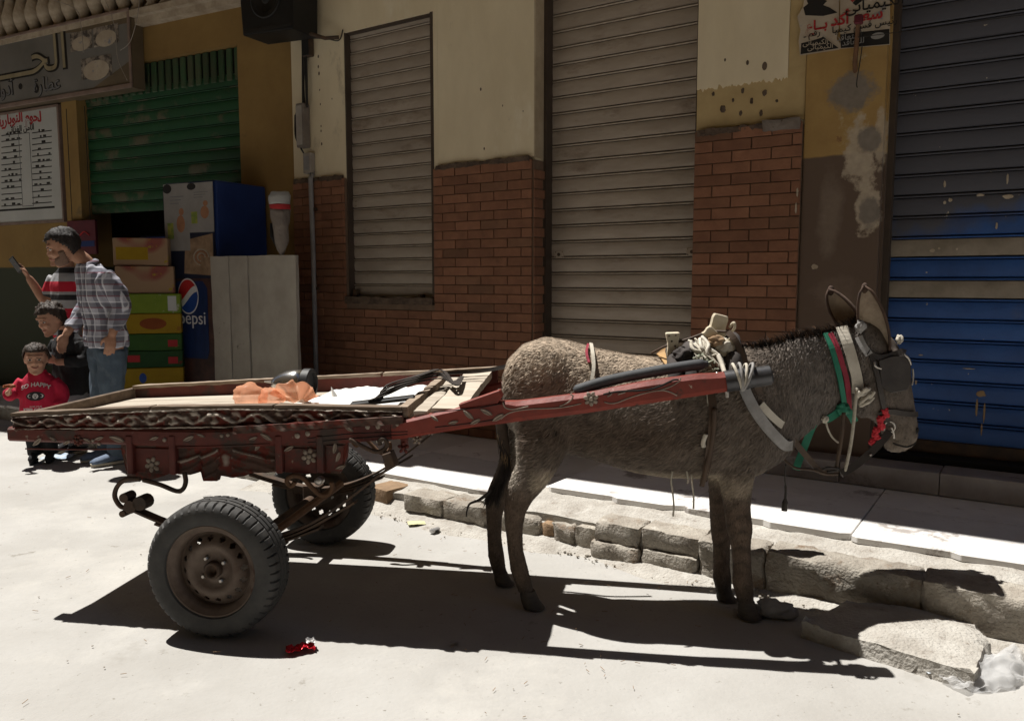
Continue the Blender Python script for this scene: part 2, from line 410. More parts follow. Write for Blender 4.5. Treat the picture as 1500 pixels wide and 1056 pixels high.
def blue_wear(nt, tc, out):
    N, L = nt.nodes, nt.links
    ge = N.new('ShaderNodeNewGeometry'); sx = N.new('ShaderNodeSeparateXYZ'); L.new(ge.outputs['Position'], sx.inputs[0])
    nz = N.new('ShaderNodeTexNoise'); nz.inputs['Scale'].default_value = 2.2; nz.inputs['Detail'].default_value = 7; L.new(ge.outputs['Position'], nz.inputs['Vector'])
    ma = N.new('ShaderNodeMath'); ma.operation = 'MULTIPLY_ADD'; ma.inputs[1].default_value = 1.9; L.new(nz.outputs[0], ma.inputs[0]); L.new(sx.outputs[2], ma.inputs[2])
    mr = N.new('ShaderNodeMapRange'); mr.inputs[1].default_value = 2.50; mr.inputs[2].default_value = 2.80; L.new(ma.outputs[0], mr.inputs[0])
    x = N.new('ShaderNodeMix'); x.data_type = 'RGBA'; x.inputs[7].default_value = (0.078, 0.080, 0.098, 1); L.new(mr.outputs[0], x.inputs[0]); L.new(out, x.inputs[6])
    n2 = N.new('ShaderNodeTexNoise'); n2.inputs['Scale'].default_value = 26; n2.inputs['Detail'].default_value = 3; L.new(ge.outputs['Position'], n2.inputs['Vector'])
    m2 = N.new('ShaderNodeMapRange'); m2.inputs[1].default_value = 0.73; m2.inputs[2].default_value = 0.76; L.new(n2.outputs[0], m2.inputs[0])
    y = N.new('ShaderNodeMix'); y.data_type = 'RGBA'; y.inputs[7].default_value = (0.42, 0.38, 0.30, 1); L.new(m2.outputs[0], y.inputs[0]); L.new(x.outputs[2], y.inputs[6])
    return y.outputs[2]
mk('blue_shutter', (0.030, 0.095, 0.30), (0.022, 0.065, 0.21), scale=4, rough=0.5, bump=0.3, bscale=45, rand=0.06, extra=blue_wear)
mk('bare_slat', (0.30, 0.26, 0.21), (0.20, 0.17, 0.13), scale=6, rough=0.6, bump=0.1)
mk('dark', (0.02, 0.018, 0.016), rough=0.9, bump=0)
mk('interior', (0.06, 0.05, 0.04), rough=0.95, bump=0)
mk('black_plastic', (0.010, 0.010, 0.010), (0.017, 0.016, 0.016), rough=0.55, bump=0.1)
mk('grey_metal', (0.26, 0.25, 0.24), (0.17, 0.16, 0.15), scale=12, rough=0.5, metal=0.4, bump=0.1)
mk('iron', (0.055, 0.042, 0.034), (0.10, 0.062, 0.04), scale=14, rough=0.75, metal=0.3, bump=0.4, bscale=60)
mk('rust_brown', (0.16, 0.085, 0.045), (0.09, 0.05, 0.03), scale=12, rough=0.85, bump=0.4)
mk('cable', (0.03, 0.027, 0.025), rough=0.7, bump=0)
mk('grey_plastic', (0.36, 0.33, 0.30), (0.27, 0.24, 0.21), scale=6, rough=0.6, bump=0.05)
mk('pipe', (0.30, 0.30, 0.31), (0.22, 0.21, 0.21), scale=5, rough=0.55, bump=0.05)

# ================================================================== THE GROUND
rd = MB()
def road_z(x, y):
    return 0.006 * noise.noise(Vector((x*0.7, y*0.7, 0.3))) + 0.002 * noise.noise(Vector((x*4, y*4, 2.0)))
xs = sorted(set([-60, -30, -15, 15, 30, 60] + [round(-8 + 0.25*i, 3) for i in range(65)]))
ys = sorted(set([-40, -20, -8, -4, -2, 15, 30, 60] + [round(-1 + 0.25*i, 3) for i in range(49)]))
vs = []
for y in ys:
    for x in xs:
        near = -8 <= x <= 8 and -1 <= y <= 11
        vs.append((x, y, road_z(x, y) - 0.006 if near else -0.006))
nx = len(xs)
rd.add(vs, [(j*nx+i, j*nx+i+1, (j+1)*nx+i+1, (j+1)*nx+i) for j in range(len(ys)-1) for i in range(nx-1)])
road = tag(rd.build('road', 'road', smooth=True), kind='structure')

# the pavement: cement bed, marble slabs, broken kerb.  Frame: s along the wall, y = -off
PM = WALL.mat()
pave = empty('pavement', PM); tag(pave, kind='structure')
S_STEP = 1.47                       # where the slabs step up to the right
def ledge(name, s0, s1, off0, off1, z, seed):
    """rough cement top between slabs and kerb"""
    n = int((s1 - s0) / 0.05)
    def fn(a, b):
        s = s0 + (s1 - s0) * a; o = off0 + (off1 - off0) * b
        q = Vector((s*5, o*5, seed))
        w = 0.035 * noise.noise(Vector((s*3.1, 0.5, seed))) + 0.02*noise.noise(Vector((s*11, 0.2, seed)))
        return (s, -(o + w * b), z - 0.035*b + 0.012*noise.noise(q) + 0.006*noise.noise(q*3))
    g = MB().grid(n, 12, fn)
    k = len(g.v); row = [g.v[12*(n+1) + i] for i in range(n + 1)]
    g.add(row + [(p[0], p[1] + 0.0, -0.03) for p in row], [(i, i+1, n+2+i, n+1+i) for i in range(n)])
    return autosmooth(g.build(name, 'cement', pave), 50)
MB().box(-7.0, S_STEP, -1.30, 0.3, -0.05, 0.118).build('cement_bed', 'cement', pave)
MB().box(S_STEP + 0.004, 6.0, -1.18, 0.3, -0.05, 0.172).build('cement_bed', 'cement', pave)
ledge('cement_ledge', -4.2, S_STEP, 1.28, 1.50, 0.122, 1.0)
ledge('cement_ledge', S_STEP - 0.3, 4.6, 1.15, 1.50, 0.178, 2.0)
random.seed(11)
for (s0, s1, rows, z0, z1) in ((-6.4, S_STEP - 0.004, ((-0.02, 0.64), (0.644, 1.31)), 0.119, 0.147), (S_STEP + 0.002, 5.6, ((-0.02, 0.59), (0.594, 1.20)), 0.173, 0.206)):
    for r0, r1 in rows:
        s = s0
        while s < s1 - 0.05:
            e = min(s + 0.82, s1)
            dz = random.uniform(-0.003, 0.003)
            front = r1 + random.uniform(-0.012, 0.012) if r0 > 0.4 else r1
            if e > 1.6 and r0 > 0.4:                    # front slabs with bitten corners
                cut = random.uniform(0.03, 0.1)
                poly = [(s+0.002, -r0), (e-0.002, -r0), (e-0.002, -front+cut*0.6), (e-cut, -front+random.uniform(0, 0.02)), (s+(e-s)*0.55, -front-0.005), (s+(e-s)*0.5, -front+0.02), (s+0.03, -front), (s+0.002, -front+0.02)]
                sl = MB(); n = len(poly)
                sl.add([(x, y, z0) for x, y in poly] + [(x, y, z1+dz) for x, y in poly], [tuple(range(n))[::-1], tuple(range(n, 2*n))] + [(i, (i+1) % n, (i+1) % n + n, i+n) for i in range(n)])
            else:
                sl = MB().box(s+0.002, e-0.002, -front, -r0, z0, z1 + dz)
            sl.build('slab', 'marble', pave, bevel=0.003)
            s = e
# kerb stones, from far left to near right (s, length, out, bottom, top)
random.seed(5)
def kerb(s0, s1, o0, o1, z0, z1, seed, mat='kerbstone', amp=0.009, chip=0.012, rot=0.0):
    me = rough_block(-(s1-s0)/2, (s1-s0)/2, -(o1-o0)/2, (o1-o0)/2, z0, z1, 0.026, amp, 9, seed, chip)
    return link('kerbstone', me, mat, pave, T((s0+s1)/2, -(o0+o1)/2, 0, rot))
kerb(-3.6, -2.7, 1.38, 1.56, -0.03, 0.115, 31)
kerb(-2.70, -1.75, 1.36, 1.55, -0.03, 0.110, 32)
kerb(-1.75, -1.30, 1.34, 1.53, -0.03, 0.085, 33)
kerb(0.70, 0.99, 1.38, 1.585, 0.030, 0.128, 1, rot=0.015)
kerb(0.992, 1.30, 1.38, 1.58, 0.022, 0.130, 2, rot=-0.015)
kerb(1.295, 1.45, 1.38, 1.565, -0.02, 0.122, 3, amp=0.012, chip=0.014)
kerb(1.445, 1.63, 1.38, 1.555, -0.02, 0.124, 4, amp=0.012, chip=0.014)
kerb(1.625, 1.72, 1.40, 1.545, -0.02, 0.110, 5, 'brown_brickstone', 0.012, 0.03)
kerb(1.715, 1.85, 1.40, 1.56, -0.02, 0.118, 6, amp=0.012, chip=0.014)
kerb(1.845, 1.975, 1.40, 1.555, -0.02, 0.124, 7, amp=0.012, chip=0.014)
kerb(1.97, 2.225, 1.40, 1.585, 0.080, 0.180, 8, amp=0.009)
kerb(1.96, 2.235, 1.42, 1.610, -0.02, 0.084, 9, amp=0.011, chip=0.012)
kerb(2.222, 2.53, 1.40, 1.58, 0.085, 0.184, 10)
kerb(2.232, 2.52, 1.42, 1.60, -0.02, 0.090, 11)
kerb(2.515, 2.83, 1.40, 1.59, -0.02, 0.184, 12, amp=0.012, chip=0.012)
kerb(2.825, 3.46, 1.40, 1.585, -0.02, 0.188, 13, amp=0.013, chip=0.012)
kerb(3.45, 4.12, 1.39, 1.60, -0.02, 0.190, 14, amp=0.014, chip=0.012)
kerb(4.11, 4.9, 1.39, 1.60, -0.02, 0.190, 15, amp=0.014, chip=0.012)
for k, (a, b, o1, zt) in enumerate(((0.72, 1.46, 1.545, 0.108), (1.46, 1.97, 1.525, 0.104), (1.97, 2.83, 1.555, 0.165), (2.83, 4.9, 1.565, 0.172))):    # cement packed between the stones
    link('kerb_mortar', rough_block(a, b, -o1, -1.36, -0.02, zt, 0.03, 0.009, 12, 50 + k, 0.0), 'cement', pave)
# crumbled mortar and grit below the kerb: loose, uncountable
gr = MB(); random.seed(3)
for i in range(700):
    s = random.uniform(-0.4, 4.6); o = 1.58 + abs(random.gauss(0, 0.06)); r = random.choice((0.002, 0.003, 0.003, 0.004, 0.006, 0.010)) * random.uniform(0.7, 1.2)
    gr.ball((s, -o, r*0.4), (r, r*random.uniform(0.6, 1), r*0.7), 5, 3, Matrix.Rotation(random.uniform(0, 3), 4, 'Z'))
for i in range(70):
    x = random.uniform(-4.0, 3.0); y = random.uniform(1.6, 6.0)
    q = PM.inverted() @ Vector((x, y, 0)); r = random.uniform(0.0015, 0.004)
    if -q.y > 1.62: gr.ball((q.x, q.y, r*0.4), (r*1.3, r, r*0.6), 5, 3, Matrix.Rotation(random.uniform(0, 3), 4, 'Z'))
tag(gr.build('grit', 'kerbstone', pave, smooth=False, fix=False), kind='stuff')
# skirt of washed-out cement at the foot of the kerb
def skirt(a, b):
    s = -0.6 + 5.3 * a; o = 1.5 + 0.30 * b * (0.75 + 0.5 * noise.noise(Vector((s*2.3, 3, 1))))
    q = Vector((s*6, o*6, 4.0))
    return (s, -o, (1-b)**1.6 * (0.05 + 0.02*noise.noise(q*0.6)) + 0.007*noise.noise(q)*(1-b) - 0.010*b)
autosmooth(MB().grid(130, 14, skirt).build('cement_skirt', 'cement', pave), 60)

# loose stone lying before the kerb, concrete ramp slab in the near right corner
p = on_ground(578, 742)
tag(link('loose_stone', rough_block(-0.095, 0.095, -0.16, 0.16, 0.0, 0.115, 0.02, 0.006, 9, 40, 0.006), 'brown_brickstone', None, T(p.x - 0.01, p.y + 0.13, -0.004, R(-40))),
    'single squared stone block lying loose behind the far cart wheel', 'stone')
p = on_ground(556, 712)
tag(link('loose_stone', rough_block(-0.10, 0.10, -0.05, 0.05, 0.0, 0.06, 0.02, 0.010, 9, 43, 0.03), 'kerbstone', None, T(p.x, p.y + 0.05, -0.004, R(20))),
    'flat broken stone half hidden behind the squared loose block', 'stone')
corner = [on_ground(1178, 932), on_ground(1290, 966), on_ground(1424, 1008), on_ground(1446, 958), on_ground(1420, 930), on_ground(1320, 905), on_ground(1235, 900)]
def ramp_mesh():
    bm = bmesh.new()
    top = [Vector((q.x, q.y, 0.072)) for q in corner]
    c = sum(top, Vector()) / len(top)
    vs = [bm.verts.new(q) for q in top]
    f = bm.faces.new(vs)
    r = bmesh.ops.extrude_face_region(bm, geom=[f])
    for v in r['geom']:
        if isinstance(v, bmesh.types.BMVert):
            v.co.z = -0.02; d = (v.co - c); d.z = 0; v.co += d * 0.05
    bmesh.ops.triangulate(bm, faces=bm.faces[:])
    for k in range(4): bmesh.ops.subdivide_edges(bm, edges=[e for e in bm.edges if e.calc_length() > 0.03], cuts=1, use_grid_fill=False)
    bmesh.ops.triangulate(bm, faces=bm.faces[:])
    for v in bm.verts:
        q = v.co * 9
        side = v.co.z < 0.069
        v.co += noise.noise_vector(noise.voronoi(q*1.7)[1][0]*4.1) * (0.012 if side else 0.003) + noise.noise_vector(q) * (0.012 if side else 0.005) + noise.noise_vector(q*3) * (0.006 if side else 0.002)
        if not side:
            d = min((v.co.xy - ((a.xy + (b.xy - a.xy) * max(0, min(1, (v.co.xy - a.xy).dot(b.xy - a.xy) / (b.xy-a.xy).length_squared))))).length for a, b in zip(corner, corner[1:] + corner[:1]))
            if d < 0.06: v.co.z -= 0.02 * (1 - d/0.06) ** 2
    bmesh.ops.recalc_face_normals(bm, faces=bm.faces[:])
    me = bpy.data.meshes.new('ramp'); bm.to_mesh(me); bm.free()
    me.polygons.foreach_set('use_smooth', [True]*len(me.polygons)); me.set_sharp_from_angle(angle=R(45))
    return me
ro = link('concrete_ramp', ramp_mesh(), 'cement')
tag(ro, 'low broken concrete ramp slab on the road before the kerb', 'ramp')

ch = MB(); random.seed(77)
for i in range(230):
    x, y = random.uniform(-3.6, 2.6), random.uniform(1.5, 5.5)
    q = PM.inverted() @ Vector((x, y, 0))
    if -q.y < 1.64: continue
    if i % 3: x, y = random.gauss(0.2, 0.9), random.gauss(3.3, 0.6)
    q = PM.inverted() @ Vector((x, y, 0))
    if -q.y < 1.64: continue
    a = random.uniform(0, 3.14); L_ = random.uniform(0.006, 0.028); z = 0.003
    ch.tube([(x, y, z), (x + L_*math.cos(a), y + L_*math.sin(a), z + random.uniform(0, 0.003))], 0.0011, 4)
tag(ch.build('chaff', 'brown_brickstone', road, fix=False), kind='stuff')

# ================================================================== BUILDINGS
def slatted(parent, s0, s1, z0, z1, y, pitch, mat, ridge=True, name='slat', skip=None, rmat='shutter_ridge', lmat='shutter_line', zshear=0.0):
    """roller shutter leaf: each slat a shallow curved strip with a rolled lip"""
    sh = empty('roller_shutter', T(0, 0, 0), parent=parent)
    MB().box(s0 - 0.01, s1 + 0.01, y + 0.022, y + 0.03, z0, z1).build('backing', lmat, sh)
    w = (s1 - s0)
    prof = [(0.010, 0.0), (0.004, 0.006), (0.0, pitch*0.25), (-0.001, pitch*0.5), (0.0, pitch*0.74), (0.003, pitch*0.80), (0.0105, pitch*0.815)]
    datas = []
    n = len(prof); nx_ = 12
    for var in range(4):                                     # four slightly differently dented pressings
        me = MB()
        me.add([(w*i/nx_, yy + (0.0035*noise.noise(Vector((i*0.55, var*9.1 + 0.2, s0*3))) + 0.002*noise.noise(Vector((i*1.7, var*5.3, z*30)))) , z + 0.0016*noise.noise(Vector((i*0.4, var*7.7, 2))))
                for i in range(nx_ + 1) for yy, z in prof], [(a*n+i, a*n+i+1, (a+1)*n+i+1, (a+1)*n+i) for a in range(nx_) for i in range(n-1)])
        datas.append(me.mesh('slat', fix=False, smooth=True)); datas[-1].set_sharp_from_angle(angle=R(30))
    rp = [(0.010, pitch*0.845), (0.001, pitch*0.86), (-0.004, pitch*0.90), (0.002, pitch*0.945), (0.012, pitch*0.955)]
    m2 = MB(); n2 = len(rp)
    m2.add([(x, yy, z) for x in (0, w) for yy, z in rp], [(i, i+1, n2+i+1, n2+i) for i in range(n2-1)])
    rdata = m2.mesh('lip', smooth=True, fix=False)
    z = z0; k = 0
    while z < z1 - 0.01:
        mm = mat
        if skip and k in skip: mm = skip[k]
        d = datas[random.randrange(4)]
        if mm != mat:
            d = d.copy(); d.materials.clear()
        o = link(name, d, mm, sh, T(s0, y + random.uniform(-0.0012, 0.0012), z, 0, random.uniform(-0.006, 0.006)))
        if ridge: link('lip', rdata, rmat, o, T(0, 0, 0))
        z += pitch; k += 1
    return sh
def jagged(poly_x0, poly_x1, z, amp, seed, n=60):
    return [(poly_x0 + (poly_x1-poly_x0)*i/n, z + amp*noise.noise(Vector((i*0.35, seed, 0))) + amp*0.6*noise.noise(Vector((i*1.1, seed, 3)))) for i in range(n+1)]

def blotch(u, v, rw, rh, mat, seed, th=0.008, off=0.022, parent=None, name='cement_patch', fr=WALL):
    s, z = fr.at(u, v, off); n = 40; rings_ = []
    for k, (q, y) in enumerate(((1.0, 0.0), (0.93, -th), (0.6, -th*1.3), (0.25, -th*1.4))):
        ring = []
        for j in range(n):
            a = 2*math.pi*j/n
            r = 1 + 0.30*noise.noise(Vector((math.cos(a)*1.5, math.sin(a)*1.5, seed))) + 0.16*noise.noise(Vector((math.cos(a)*5, math.sin(a)*5, seed)))
            ring.append((s + rw*q*r*math.cos(a), -off + y + 0.002*noise.noise(Vector((j, k, seed))), z + rh*q*r*math.sin(a)))
        rings_.append(ring)
    return autosmooth(MB().rings(rings_).build(name, mat, parent), 50)

# ---- cream building with the brick dado (local: x along wall, y into wall, z up)
cream = empty('shop_building', WALL.mat(), 'cream plastered building with red brick dado and two grey roller shutters', 'building')
W_L, W_R = -1.93, 2.545
WIN = (-1.275, -0.30, 1.215, 3.475)
DOOR = (0.635, 1.87, 0.147, 4.3)
BT, BT2 = 2.262, 2.315                 # top of the brick: left stretch, right pier
# core walls behind the facing, built round the openings
core = MB()
TOPZ = 16.0
core.box(W_L, WIN[0], 0, 0.3, 0, TOPZ).box(WIN[0], WIN[1], 0, 0.3, 0, WIN[2]).box(WIN[0], WIN[1], 0, 0.3, WIN[3], TOPZ)
core.box(WIN[1], DOOR[0], 0, 0.3, 0, TOPZ).box(DOOR[0], DOOR[1], 0, 0.3, DOOR[3], TOPZ).box(DOOR[1], W_R, 0, 0.3, 0, TOPZ)
core.box(W_L, W_L + 0.3, 0.3, 8, 0, TOPZ)
core.box(W_L, 6.5, 7.7, 8, 0, TOPZ).box(W_L, 6.5, 0.3, 8, TOPZ - 0.2, TOPZ)
core.build('wall', 'cream', cream)
# plaster coat over the upper wall, lower edge broken
def coat(s0, s1, z0, z1, y0, y1, seed, mat='cream', amp=0.012, name='plaster'):
    low = jagged(s0, s1, z0, amp, seed)
    MB().prism([(s1, z1), (s0, z1)] + low, y0, y1).build(name, mat, cream)
coat(W_L, WIN[0], 2.255, TOPZ, -0.018, -0.001, 1)
coat(WIN[0], WIN[1], WIN[3], TOPZ, -0.018, -0.001, 2, amp=0.0)
coat(WIN[1] + 0.045, DOOR[0] - 0.0, 2.285, TOPZ, -0.018, -0.001, 3)
MB().box(WIN[1], WIN[1] + 0.044, -0.018, -0.001, 2.2, TOPZ).build('plaster', 'cream', cream)
coat(DOOR[1], 2.44, 2.60, TOPZ, -0.018, -0.001, 4, amp=0.03)
coat(DOOR[1], 2.5445, 2.345, 2.66, -0.009, -0.001, 5, 'pale_ochre', 0.01, 'old_plaster')
coat(2.441, 2.5445, 2.655, TOPZ, -0.009, -0.001, 6, 'pale_ochre', 0.0, 'old_plaster')
coat(DOOR[0], DOOR[1], DOOR[3], TOPZ, -0.018, -0.001, 7, amp=0.0)
# sooty broken ledge on top of the brick
for a, b, z, sd in ((W_L, WIN[0] - 0.02, BT, 1), (WIN[1] + 0.02, DOOR[0] - 0.002, BT, 2), (DOOR[1] + 0.002, W_R - 0.01, BT2, 3)):
    me = rough_block(a, b, -0.05, -0.0, z - 0.01, z + 0.03, 0.02, 0.012, 14, sd + 60, 0.015)
    link('ledge', me, 'soot', cream)
link('ledge_stone', rough_block(2.30, 2.535, -0.058, -0.004, BT2 - 0.03, BT2 + 0.045, 0.02, 0.007, 10, 71, 0.012), 'patch_grey', cream)
random.seed(21)
for i, (u, v) in enumerate(((1045, 138), (1088, 133), (1120, 136), (1074, 147), (1101, 148), (1138, 148), (1059, 160), (1085, 166), (1115, 166))):
    s, z = WALL.at(u, v, 0.01)
    r = random.uniform(0.008, 0.017)
    blotch(u, v, r*random.uniform(0.8, 1.2), r*random.uniform(0.9, 1.5), 'soot', i*3.3, 0.002, 0.0105, cream, 'chipped_hole')
for (u, v, r) in ((466, 83, .011), (466, 98, .011), (467, 108, .013), (468, 132, .007), (469, 153, .008), (470, 185, .008), (470, 192, .009), (471, 211, .011), (486, 145, .006), (704, 131, .010), (736, 155, .006), (709, 218, .008), (766, 163, .005), (1062, 88, .008), (1095, 92, .012), (1120, 97, .02)):
    s, z = WALL.at(u, v, 0.02)
    MB().ball((s, -0.0185, z), (r*0.8, 0.0025, r*1.3), 8, 5).build('nail_hole', 'soot', cream)
# brick facing: every brick its own piece, mortar recessed behind
MZ = 0.15
mort = MB()
mort.box(W_L, WIN[0], -0.030, -0.0005, MZ, BT).box(WIN[0], WIN[1], -0.030, -0.0005, MZ, WIN[2] - 0.03).box(WIN[1], DOOR[0] - 0.001, -0.030, -0.0005, MZ, BT)
MB().box(DOOR[1] + 0.001, W_R - 0.001, -0.030, -0.0005, MZ, BT2).build('mortar', 'mortar', cream)
mort.build('mortar', 'mortar', cream)
PIT, BL = 0.0705, 0.247
def brick_mesh(L, d=0.0125):
    return MB().box(-L/2, L/2, -d, 0.0, 0.0025, PIT - 0.0025).mesh('brick', bevel=0.0022)
cache = {}
allb = []
def lay(s0, s1, z0, z1, y, seed, mrot=None, holes=()):
    rows = int(round((z1 - z0) / PIT)); rnd = random.Random(seed)
    for r in range(rows):
        z = z0 + r * PIT
        s = s0 - (BL/2 if r % 2 else 0.0)
        while s < s1 - 0.01:
            a, b = max(s, s0), min(s + BL, s1)
            segs = [(a, b)]
            for (h0, h1, hz0, hz1) in holes:
                if z + PIT > hz0 + 0.02 and z < hz1 - 0.02:
                    ns = []
                    for (p, q) in segs:
                        if q <= h0 or p >= h1: ns.append((p, q))
                        else:
                            if p < h0 - 0.02: ns.append((p, h0))
                            if q > h1 + 0.02: ns.append((h1, q))
                    segs = ns
            for (p, q) in segs:
                if q - p > 0.025:
                    allb.append((round(q - p - 0.0065, 3), (p + q)/2, z, y, rnd.random(), mrot))
            s += BL
lay(W_L, DOOR[0], MZ, BT - 0.01, -0.030, 1, holes=[(WIN[0] - 0.005, WIN[1] + 0.005, WIN[2] - 0.03, 9)])
lay(DOOR[1], W_R, MZ + 0.0, BT2 - 0.01, -0.030, 2)
# bricks that turn the corner into the doorway
jamb = []
for r in range(int((BT - 0.01 - MZ) / PIT)):
    L = 0.115 if r % 2 else 0.165
    jamb.append((L, MZ + r*PIT))
def vis(b):
    q = WALL.p(b[1], 0.03, b[2] + 0.03)
    d = (q - Vector((0, 0, CAM_H))).length
    return (1.0 / d) * (1.0 if b[2] > 0.75 else (0.35 if b[2] > 0.3 else 0.1)) * min(1.0, b[0] / 0.2)
allb.sort(key=vis, reverse=True)
NJ = len(jamb)
rest = MB()
for i, (L, s, z, y, rr, _) in enumerate(allb):
    if i < 300 - NJ:
        mt = 'brick_dark' if rr > 0.93 else 'brick'
        key = (L, mt)
        if key not in cache: cache[key] = brick_mesh(L)
        link('brick', cache[key], mt, cream, T(s, y + (rr - 0.5) * 0.004, z, (rr - 0.5) * 0.012))
    else:
        d = 0.0125
        rest.box(s - L/2, s + L/2, y - d + (rr-0.5)*0.004, y, z + 0.0035, z + PIT - 0.0035)
tag(rest.build('brick_courses', 'brick', cream), kind='stuff')
MB().box(DOOR[0] - 0.0005, DOOR[0] + 0.012, -0.0305, 0.19, MZ, BT).build('jamb_mortar', 'mortar', cream)
for L, z in jamb:
    if ('j', L) not in cache: cache[('j', L)] = MB().box(0, 0.010, -0.04, -0.04 + L, 0.0035, PIT - 0.0035).mesh('brick', bevel=0.0022)
    link('brick', cache[('j', L)], 'brick', cream, T(DOOR[0] + 0.012, 0, z))
# plaster reveal above the brick jamb, dark jambs and heads
MB().box(DOOR[0], DOOR[0] + 0.012, -0.0175, 0.19, BT + 0.02, DOOR[3]).build('reveal', 'cream_reveal', cream)
MB().box(DOOR[0] + 0.012, DOOR[0] + 0.035, 0.10, 0.19, MZ, DOOR[3]).build('guide_rail', 'shutter_line', cream)
MB().box(DOOR[1] - 0.03, DOOR[1] - 0.001, 0.05, 0.19, MZ, DOOR[3]).build('guide_rail', 'shutter_line', cream)
random.seed(31)
sh = slatted(cream, DOOR[0] + 0.03, DOOR[1] - 0.005, 0.150, DOOR[3], 0.19, 0.118, 'shutter')
for s_ in (DOOR[0] + 0.10, DOOR[1] - 0.085):          # lock plates
    z_ = WALL.at(825, 373, -0.19)[1]
    lp = MB().box(s_ - 0.04, s_ + 0.04, 0.182, 0.188, z_ - 0.028, z_ + 0.028).build('lock_plate', 'shutter_ridge', sh, bevel=0.002)
    MB().lathe([(0.012, 0.0), (0.012, 0.006), (0.007, 0.008)], 12, Matrix.Translation((s_, 0.182, z_)) @ Matrix.Rotation(R(90), 4, 'X')).build('keyhole', 'iron', lp)
    for dx in (-0.03, 0.03):
        for dz in (-0.018, 0.018): MB().ball((s_ + dx, 0.1815, z_ + dz), 0.004, 6, 4).build('rivet', 'iron', lp)
sh = slatted(cream, WIN[0] + 0.012, WIN[1] - 0.03, WIN[2] + 0.03, WIN[3], 0.05, 0.1095, 'shutter')
s_, z_ = WALL.at(519, 299, -0.05)
lp = MB().box(s_ - 0.035, s_ + 0.035, 0.042, 0.048, z_ - 0.028, z_ + 0.028).build('lock_plate', 'shutter_ridge', sh, bevel=0.002)
for dx in (-0.028, 0.028):
    for dz in (-0.018, 0.018): MB().ball((s_ + dx, 0.0415, z_ + dz), 0.004, 6, 4).build('rivet', 'iron', lp)
MB().box(WIN[0] - 0.0, WIN[0] + 0.012, -0.012, 0.09, WIN[2], WIN[3]).box(WIN[1] - 0.03, WIN[1], -0.02, 0.09, WIN[2], WIN[3]).box(WIN[0] + 0.0125, WIN[1] - 0.0305, 0.0, 0.09, WIN[3] - 0.012, WIN[3]).build('window_frame', 'shutter_line', cream)
link('window_sill', rough_block(WIN[0] - 0.03, WIN[1] + 0.0, -0.055, 0.09, WIN[2] - 0.03, WIN[2] + 0.026, 0.03, 0.008, 10, 81, 0.012), 'soot', cream)
for u_, v_ in ((522, 429), (617, 436)):
    s_, z_ = WALL.at(u_, v_, 0.0)
    link('padlock', rough_block(s_ - 0.025, s_ + 0.025, -0.02, 0.03, z_ - 0.03, z_ + 0.03, 0.015, 0.004, 20, int(u_), 0.008), 'iron', cream)
# unseen overhang added above the frame, tapered to shape the pavement shade
def taper(z0, z1, a, b, back=None):
    q = [(W_L, -a), (1.45, -b), (1.45, 0.0 if back is None else -b + back), (W_L, 0.0 if back is None else -a + back)]
    return MB().add([(x, y, z0) for x, y in q] + [(x, y, z1) for x, y in q], [(0, 3, 2, 1), (4, 5, 6, 7), (0, 1, 5, 4), (1, 2, 6, 5), (2, 3, 7, 6), (3, 0, 4, 7)])
shade_ov = taper(4.62, 4.80, 0.97, 0.82).build('shade_overhang', 'cream', cream)
taper(4.801, 5.55, 0.97, 0.82, 0.06).build('shade_upstand', 'cream', shade_ov)
MB().box(1.46, 2.545, -0.82, 0.0, 4.62, 4.80).build('shade_overhang', 'cream', cream)

# ---- ochre pillar and the blue-shuttered shop
ochre = empty('corner_shop', WALL.mat(), 'ochre and brown painted pillar with blue roller shutter at right edge', 'building')
P0, P1 = 2.548, 2.99
MB().box(2.55, 14, -0.82, -0.023, 4.70, 4.86).build('shade_overhang', 'ochre', ochre)  # unseen slab added here too, sized for the shade on the pavement
MB().box(P0, P1, -0.022, 0.3, 0.15, 16.0).build('pillar', 'ochre', ochre, bevel=0.008, seg=2)
MB().box(P1 - 0.02, P1 + 0.012, 0.02, 0.14, 0.15, 4.4).build('reveal', 'ochre', ochre)
MB().box(P1, 14, -0.02, 0.3, 4.4, 16.0).box(4.9, 14, -0.02, 0.3, 0.15, 4.4).box(13.7, 14, 0.3, 8, 0, 16.0).build('wall', 'ochre', ochre)
MB().box(P1 + 0.012, P1 + 0.045, 0.06, 0.14, 0.15, 4.4).build('guide_rail', 'shutter_line', ochre)
random.seed(41)
def blue_z(v): return WALL.at(1400, v, -0.13)[1]
bp = 0.119
zb = blue_z(648)
k1 = int(round((blue_z(437) - zb) / bp)); k2 = int(round((blue_z(384) - zb) / bp))
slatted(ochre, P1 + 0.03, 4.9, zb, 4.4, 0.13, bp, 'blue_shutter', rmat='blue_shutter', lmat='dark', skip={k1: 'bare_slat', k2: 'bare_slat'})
MB().box(P1 + 0.03, 4.9, 0.12, 0.16, zb - 0.075, zb - 0.004).build('bottom_rail', 'iron', ochre)
MB().box(P1 - 0.015, 4.9, 0.0, 0.3, 0.2, zb - 0.08).build('threshold', 'dark', ochre)
random.seed(43)
s = 2.36
while s < 5.2:                           # marble step along the foot of the shop
    e = s + random.uniform(0.5, 0.62)
    MB().box(s + 0.002, e - 0.002, -0.225, -0.002 if s < P1 else 0.02, 0.21, 0.335 + random.uniform(-0.002, 0.002)).build('step_slab', 'step_marble', ochre, bevel=0.004)
    s = e
blotch(1193, 391, 0.018, 0.016, 'patch_white', 9, 0.003, parent=ochre, name='flaked_paint')
for k, (u, v, w_, h_) in enumerate(((1168, 282, .006, .03), (1166, 305, .006, .035))):
    blotch(u, v, w_, h_, 'patch_white', 30 + k, 0.003, 0.045, cream, 'flaked_paint')

